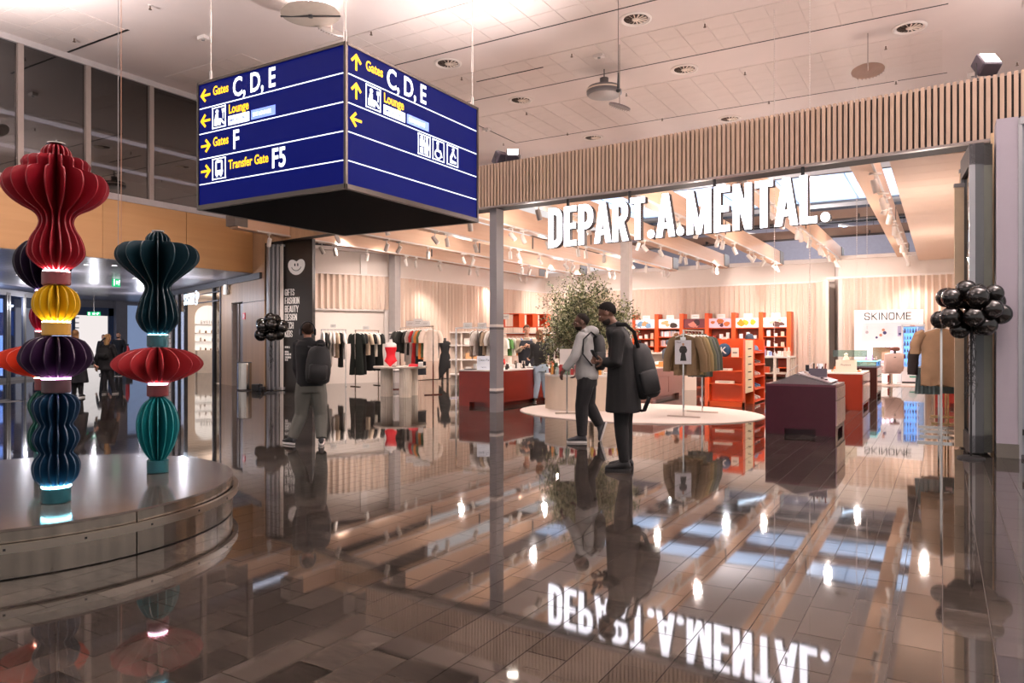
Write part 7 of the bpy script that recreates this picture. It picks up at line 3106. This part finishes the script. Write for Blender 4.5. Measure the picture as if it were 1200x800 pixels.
        for u, w_, h_, z0 in ((0, .026, .05, .018), (.06, .034, .09, .018), (.22, .038, .115, .018), (.38, .037, .10, .018), (.6, .045, .066, .018), (.82, .043, .05, .018), (.95, .032, .038, .018), (1, .014, .022, .018)):
            rg.append([(w_ * k * math.cos(x), u * L_, z0 + h_ * k * .5 + h_ * k * .5 * math.sin(x)) for x in [2 * PI * q / 12 for q in range(12)]])
        b.loft(rg, M)
        so = b.build('shoe', mat('shoe_c' + shoes[1:], shoes, .5), t, smooth=60)
        b = MB()
        pts = [(.036 * k * math.copysign(abs(math.cos(x)) ** .7, math.cos(x)) * (1.15 if math.sin(x) > 0 else .95), L_ * .5 + (L_ * .52) * math.sin(x)) for x in [2 * PI * q / 18 for q in range(18)]]
        b.prism(pts, 0, .024 * k, M)
        b.build('sole', mat('sole_' + sole[1:], sole, .6), so)
    return t, HM, F, Rt


def bag(label, loc, w_, d_, h_, rz, tilt, m, straps=None, pocket=True):
    t = thing('backpack', label, 'backpack', loc, rz)
    M = Matrix.Rotation(tilt, 4, 'Y')
    mb = MB()
    n = 16
    rg = []
    for u, a, b in ((0, .7, .6), (.06, .92, .95), (.3, 1, 1.05), (.6, .97, .95), (.85, .85, .75), (.96, .65, .5), (1, .35, .3)):
        rg.append([(q[0], q[1], h_ * (u - .5)) for q in oval((0, 0, 0), w_ / 2 * a, d_ / 2 * b, 0, n)])
    mb.loft(rg, M)
    mb.build('pack', m, t, smooth=60)
    if pocket:
        mb = MB()
        mb.rbx(-w_ * .36, -d_ * .5 - .035, -h_ * .4, w_ * .36, -d_ * .3, h_ * .02, .03, M=M)
        mb.build('pocket', m, t, smooth=50)
        MB().tube([M @ V(-.04, 0, h_ * .47), M @ V(-.03, 0, h_ * .55), M @ V(.03, 0, h_ * .55), M @ V(.04, 0, h_ * .47)], .009, 6).build('grab_handle', m, t)
    for pts in straps or []:
        mb = MB()
        mb.tube(pts, [(.024, .010)] * len(pts), 8)
        mb.build('strap', m, t, smooth=60)
    return t


bkcloth = mat('pack_black', '#08090b', .65, var=.2, scale=12, bump=.1)


def jx(px0, s):
    return lambda px, py, dp=0.0: (((px - px0) / s), dp, CAMH + (HOR - py) / s)


# man with headphones walking away
s = FPX / 9.9
j = jx(362, s)
P0 = at(362, 9.9)
J = dict(hip=j(364.5, 452, 0), chest=j(363, 415, -.02), neck=j(360.5, 396.5, 0), head=j(360, 388.5, .02), hyaw=22, ls=j(348.5, 404, .02), rs=j(376, 404, -.03), le=j(347.5, 431, .0), lw=j(353, 451, .05), lhd=(.2, .1, -1), lhn=(.6, .5, 0),
         re=j(381, 429, .12), rw=j(372, 446, .28), lk=j(352, 486, .05), la=j(341.5, 511, .0), lt=j(333, 513, .06), lfd=(-.75, .6, 0), rk=j(374.5, 487, .07), ra=j(377, 514, -.02), rt=j(374, 517, .2), rfd=(-.25, .95, 0))
J['la'] = (J['la'][0], .02, .085)
J['ra'] = (J['ra'][0], -.02, .085)
pt, HM, F, Rt = person('man with black headphones in grey trousers walking away beside the black panel', P0, J, 22, skin='#a8755c', hair='#2b1d15', top='#08090d', legs='#5a5a54', shoes='#15161a', H=1.68, voxel=.009, legfit=2.3, fit=1.3, tophem=.80)
t = thing('headphones', 'black over-ear headphones on the man in grey trousers', 'headphones', P0, YAW)
mb = MB()
mb.tube([HM @ V(.098 * math.cos(a), -.01, .03 + .112 * math.sin(a)) for a in [PI * q / 14 for q in range(15)]], .011, 8)
mb.build('headband', black, t, smooth=60)
for sx in (-1, 1):
    mb = MB()
    mb.loft([[tuple(HM @ V(x_, -.012 + .04 * math.cos(a), -.005 + .048 * math.sin(a))) for a in [2 * PI * q / 16 for q in range(16)]] for x_ in ((.082, .112) if sx > 0 else (-.112, -.082))])
    mb.build('ear_cup', black, t, smooth=50)
bc = P0 + CR * .185 - CF * .20
bag('black backpack worn by the man with headphones', (bc.x, bc.y, 1.10), .33, .2, .50, YAW + .25, .06, bkcloth,
    [[V(-.1, .08, .22), V(-.16, .20, .28), V(-.22, .30, .15), V(-.2, .30, -.1)], [V(.08, .08, .22), V(.05, .2, .27), V(.03, .33, .18)]])

# tall man in the long black coat
s = FPX / 7.95
j = jx(729, s)
P0 = at(729, 7.95)
J = dict(hip=j(731, 453, 0), chest=j(729, 407, 0), neck=j(718.5, 380, 0), head=j(711.5, 367.5, .0), hyaw=66, hpitch=-24, ls=j(722, 394, -.17), rs=j(733, 393, .17), le=j(718, 425, -.22), lw=j(706, 424, -.12), lhd=(-.8, .2, .15), lhn=(.2, .5, .6),
         re=j(728, 425, .22), rw=j(709, 424, .12), rhd=(-.8, -.1, .1), lk=j(727, 497, -.05), la=j(731, 541, -.05), lt=j(715, 547, -.05), lfd=(-.96, .1, 0), rk=j(735, 497, .12), ra=j(737.5, 540, .14), rt=j(724, 545, .14), rfd=(-.9, .3, 0))
J['la'] = (J['la'][0], -.05, .085)
J['ra'] = (J['ra'][0], .14, .085)
pt, HM, F, Rt = person('tall man in a long black coat standing in the foreground with head bowed', P0, J, 72, skin='#6b4a3a', hair='#120d0b', top='#050506', legs='#08080a', shoes='#101012', sole='#1a1a1c', H=1.80, hairkind='short', coat=(.64, .05), voxel=.009, beard='#1a120e', fit=1.25)
bc = P0 + CR * .225 - CF * .05
bag('black backpack hanging from the shoulder of the tall man in the long coat', (bc.x, bc.y, 1.09), .28, .24, .60, YAW + .2, -.22, bkcloth,
    [[V(-.10, -.1, .25), V(-.17, -.16, .42), V(-.24, -.10, .50), V(-.3, .02, .5)], [V(-.12, .05, .28), V(-.16, .14, .45), V(-.22, .16, .51)], [V(.02, -.12, -.28), V(-.03, -.1, -.42), V(-.05, -.04, -.43)]])
bc2 = at(699, 7.85, 1.24)
t = thing('phone', 'dark phone in the hand of the tall man in the long coat', 'phone', (bc2.x, bc2.y, 1.215), YAW + .3)
MB().rbx(-.006, -.035, -.02, .006, .035, .12, .004, M=Matrix.Rotation(-.5, 4, 'Y')).build('case', black, t)
MB().bx(.0062, -.03, -.012, .0068, .03, .112, Matrix.Rotation(-.5, 4, 'Y')).build('screen', mat('phone_screen', '#20242c', .1), t)

# man in grey hoodie striding to the left
s = FPX / 10.2
j = jx(684, s)
P0 = at(684, 10.2)
J = dict(hip=j(688, 444, 0), chest=j(686, 406, 0), neck=j(684.5, 388.5, 0), head=j(681, 377.5, 0), hyaw=84, ls=j(680, 396, -.18), rs=j(688, 395.5, .17), le=j(671.5, 418, -.24), lw=j(660, 433, -.22), lhd=(-.5, .0, -.9), lhn=(.7, .4, 0),
         re=j(690, 420, .22), rw=j(679, 436, .2), lk=j(681, 474, -.08), la=j(681.5, 508, -.08), lt=j(668, 514, -.08), lfd=(-.97, .1, 0), rk=j(691, 475, .08), ra=j(704, 499, .08), rt=j(702, 517, .08), rfd=(-.28, 0.05, -.95))
J['la'] = (J['la'][0], -.08, .085)
person('man in a pale grey hoodie and black trousers striding left before the round display', P0, J, 80, skin='#5a3d30', hair='#17100c', top='#9a9a98', legs='#0a0a0d', shoes='#3a3a3e', sole='#d8d4d0', H=1.80, hairkind='crop', hood=1, voxel=.009, beard='#17100c', fit=1.5, legfit=1.9, tophem=.88)
bc = P0 + CR * .20 - CF * .03
bag('black backpack on the back of the man in the grey hoodie', (bc.x, bc.y, 1.26), .2, .32, .5, YAW + .1, .0, bkcloth,
    [[V(-.05, -.12, .22), V(-.14, -.18, .28), V(-.25, -.20, .18), V(-.26, -.21, -.02), V(-.12, -.16, -.18)], [V(-.05, .12, .22), V(-.14, .16, .28), V(-.27, .16, .16)]])

# woman in leather jacket and jeans at the oxblood counter
s = FPX / 17.0
j = jx(633, s)
P0 = at(633, 17.0)
J = dict(hip=j(634, 431, 0), chest=j(633, 414, 0), neck=j(632, 401, 0), head=j(632, 392.5, .03), hyaw=8, le=j(624, 415, .06), lw=j(621, 420, .22), re=j(647, 413.5, .0), rw=j(645.5, 423, .06), rhd=(-.4, .3, -.6), lk=j(629.5, 450, -.02), la=j(627, 468, -.02), lt=j(627, 470, .12), lfd=(-.2, .95, 0), rk=j(638.5, 450, .05),
         ra=j(640, 468, .06), rt=j(641, 469, .2), rfd=(.1, 1, 0))
J['la'] = (J['la'][0], -.02, .085)
J['ra'] = (J['ra'][0], .06, .085)
person('woman in a black leather jacket and light blue jeans leaning over the oxblood counter', P0, J, 5, skin='#c99a80', hair='#7a5540', top='#1d1b1a', legs='#a9bdd0', shoes='#2a241a', H=1.63, hairkind='bob', sex='f', voxel=.012, legfit=1.5, fit=1.25)
# clerk in quilted vest
s = FPX / 18.7
j = jx(617, s)
P0 = at(617, 18.7)
J = dict(hip=j(617, 436, 0), chest=j(617, 413, 0), neck=j(617, 396, 0), head=j(617.2, 386.5, -.02), hyaw=196, hpitch=-18, le=j(626.5, 413, -.05), lw=j(621, 404.5, -.26), lhd=(-.8, -.3, .1), re=j(607, 412, -.05), rw=j(611.5, 406.5, -.28), rhd=(.7, -.3, .2), lk=j(620, 458, 0), la=j(621, 477, 0), lt=j(621, 480, -.2), rk=j(614, 458, 0), ra=j(613, 477, 0), rt=j(613, 480, -.2))
for q in 'lr':
    J[q + 'a'] = (J[q + 'a'][0], 0, .085)
person('clerk with glasses in a navy quilted vest standing behind the oxblood counter', P0, J, 186, skin='#c4937a', hair='#4a3526', top='#b0a08c', legs='#4a4a4c', H=1.86, voxel=.012, vest='#1b1e28')
# people far left
s = FPX / 19.5
j = jx(125, s)
P0 = at(125, 19.5)
J = dict(hip=j(125.5, 429, 0), chest=j(125, 413, 0), neck=j(125.5, 403, 0), head=j(126, 396.5, .02), hyaw=-12, le=j(113.5, 420, -.02), lw=j(111.5, 431, .06), re=j(136, 419, .0), rw=j(136, 431, .06), lk=j(122.5, 446, .0), la=j(122, 461, -.04), lt=j(121.5, 463, .14), lfd=(-.15, 1, 0), rk=j(129.5, 446, .04), ra=j(131, 460, .1), rt=j(131, 461, .3), rfd=(.1, 1, 0))
for q, dp in (('l', -.04), ('r', .1)):
    J[q + 'a'] = (J[q + 'a'][0], dp, .085)
person('blonde woman in a short black coat walking away towards the corridor portal', P0, J, -5, skin='#c99a80', hair='#b08a5e', top='#101014', legs='#14141a', shoes='#1a1a1c', sole='#d8d4d0', H=1.62, hairkind='long', sex='f', voxel=.012, fit=1.7, coat=(.66, .07))
bc = P0 - CF * .2 + CR * .02
bag('black shoulder bag with pale label on the back of the blonde woman', (bc.x, bc.y, 1.1), .34, .12, .3, YAW, .05, bkcloth, [[V(-.14, .02, .13), V(-.1, .06, .32), V(0, .1, .42)]])
s = FPX / 18.3
j = jx(90, s)
P0 = at(90, 18.3)
J = dict(hip=j(89, 430, 0), chest=j(89.5, 411, 0), neck=j(89, 399, 0), head=j(87.5, 392, .02), hyaw=40, le=j(102, 418, -.04), lw=j(110, 427, .02), re=j(80, 416, .1), rw=j(80, 430, .12), lk=j(87, 448, 0), la=j(86, 466, 0), lt=j(84, 468, .15), rk=j(93, 448, .05), ra=j(94, 465, .06), rt=j(93, 466, .2))
for q in 'lr':
    J[q + 'a'] = (J[q + 'a'][0], .03, .085)
person('person with fair hair in a long dark coat behind the tallest totem', P0, J, 20, skin='#c0907a', hair='#8a6848', top='#0f1118', legs='#101014', H=1.66, hairkind='long', sex='f', voxel=.014, coat=(.38, .1), fit=1.6)
for px, d, H_, lab, hk, hc, tc in ((139, 30.0, 1.80, 'bearded man in a black T-shirt coming out of the corridor portal', 'short', '#2a1d16', '#101014'),
                                   (121.5, 31.0, 1.72, 'distant person in dark clothes behind the blonde woman', 'short', '#3a2a20', '#23232a'),
                                   (788, 22.3, 1.72, 'shopper in a slate grey sweater half hidden behind the brown jackets', 'short', '#6a4a34', '#5d626c')):
    P0 = at(px, d)
    o = .0
    J = dict(hip=(0, 0, .92), chest=(0, 0, 1.27), neck=(0, 0, 1.5), head=(0.0, -.02, 1.64), hyaw=185, le=(.27, 0, 1.13), lw=(.27, -.08, .88), re=(-.27, 0, 1.13), rw=(-.27, -.06, .88), lk=(.1, -.06, .5), la=(.1, .0, .085), lt=(.1, -.2, 0), rk=(-.1, 0, .5), ra=(-.1, .05, .085), rt=(-.1, -.15, 0))
    if px == 788:
        J['hyaw'] = 20
        J['head'] = (.12, .02, 1.60)
    for q in J:
        if isinstance(J[q], tuple):
            J[q] = tuple(v * H_ / 1.75 if i_ < 3 and q not in ('la', 'ra') else v for i_, v in enumerate(J[q]))
    person(lab, P0, J, 180 if px != 788 else 30, skin='#b5866c', hair=hc, top=tc, legs='#1a1a1e', H=H_, hairkind=hk, voxel=.016, beard='#2a1d16' if px == 139 else None, collar=False, fit=1.5 if px == 788 else 1.0)

# ================================================================ alike things told apart by their order across the picture
from collections import defaultdict
byl = defaultdict(list)
for o in COL.objects:
    if o.parent is None and 'label' in o:
        byl[o['label']].append(o)
for lb, os_ in byl.items():
    if len(os_) > 1:
        def scr(o):
            v = o.location
            return (v.x * CR.x + v.y * CR.y) / max(v.x * CF.x + v.y * CF.y, .1)
        for n, o in enumerate(sorted(os_, key=scr)):
            o['label'] = '%s, %s from left' % (lb, nth(n))
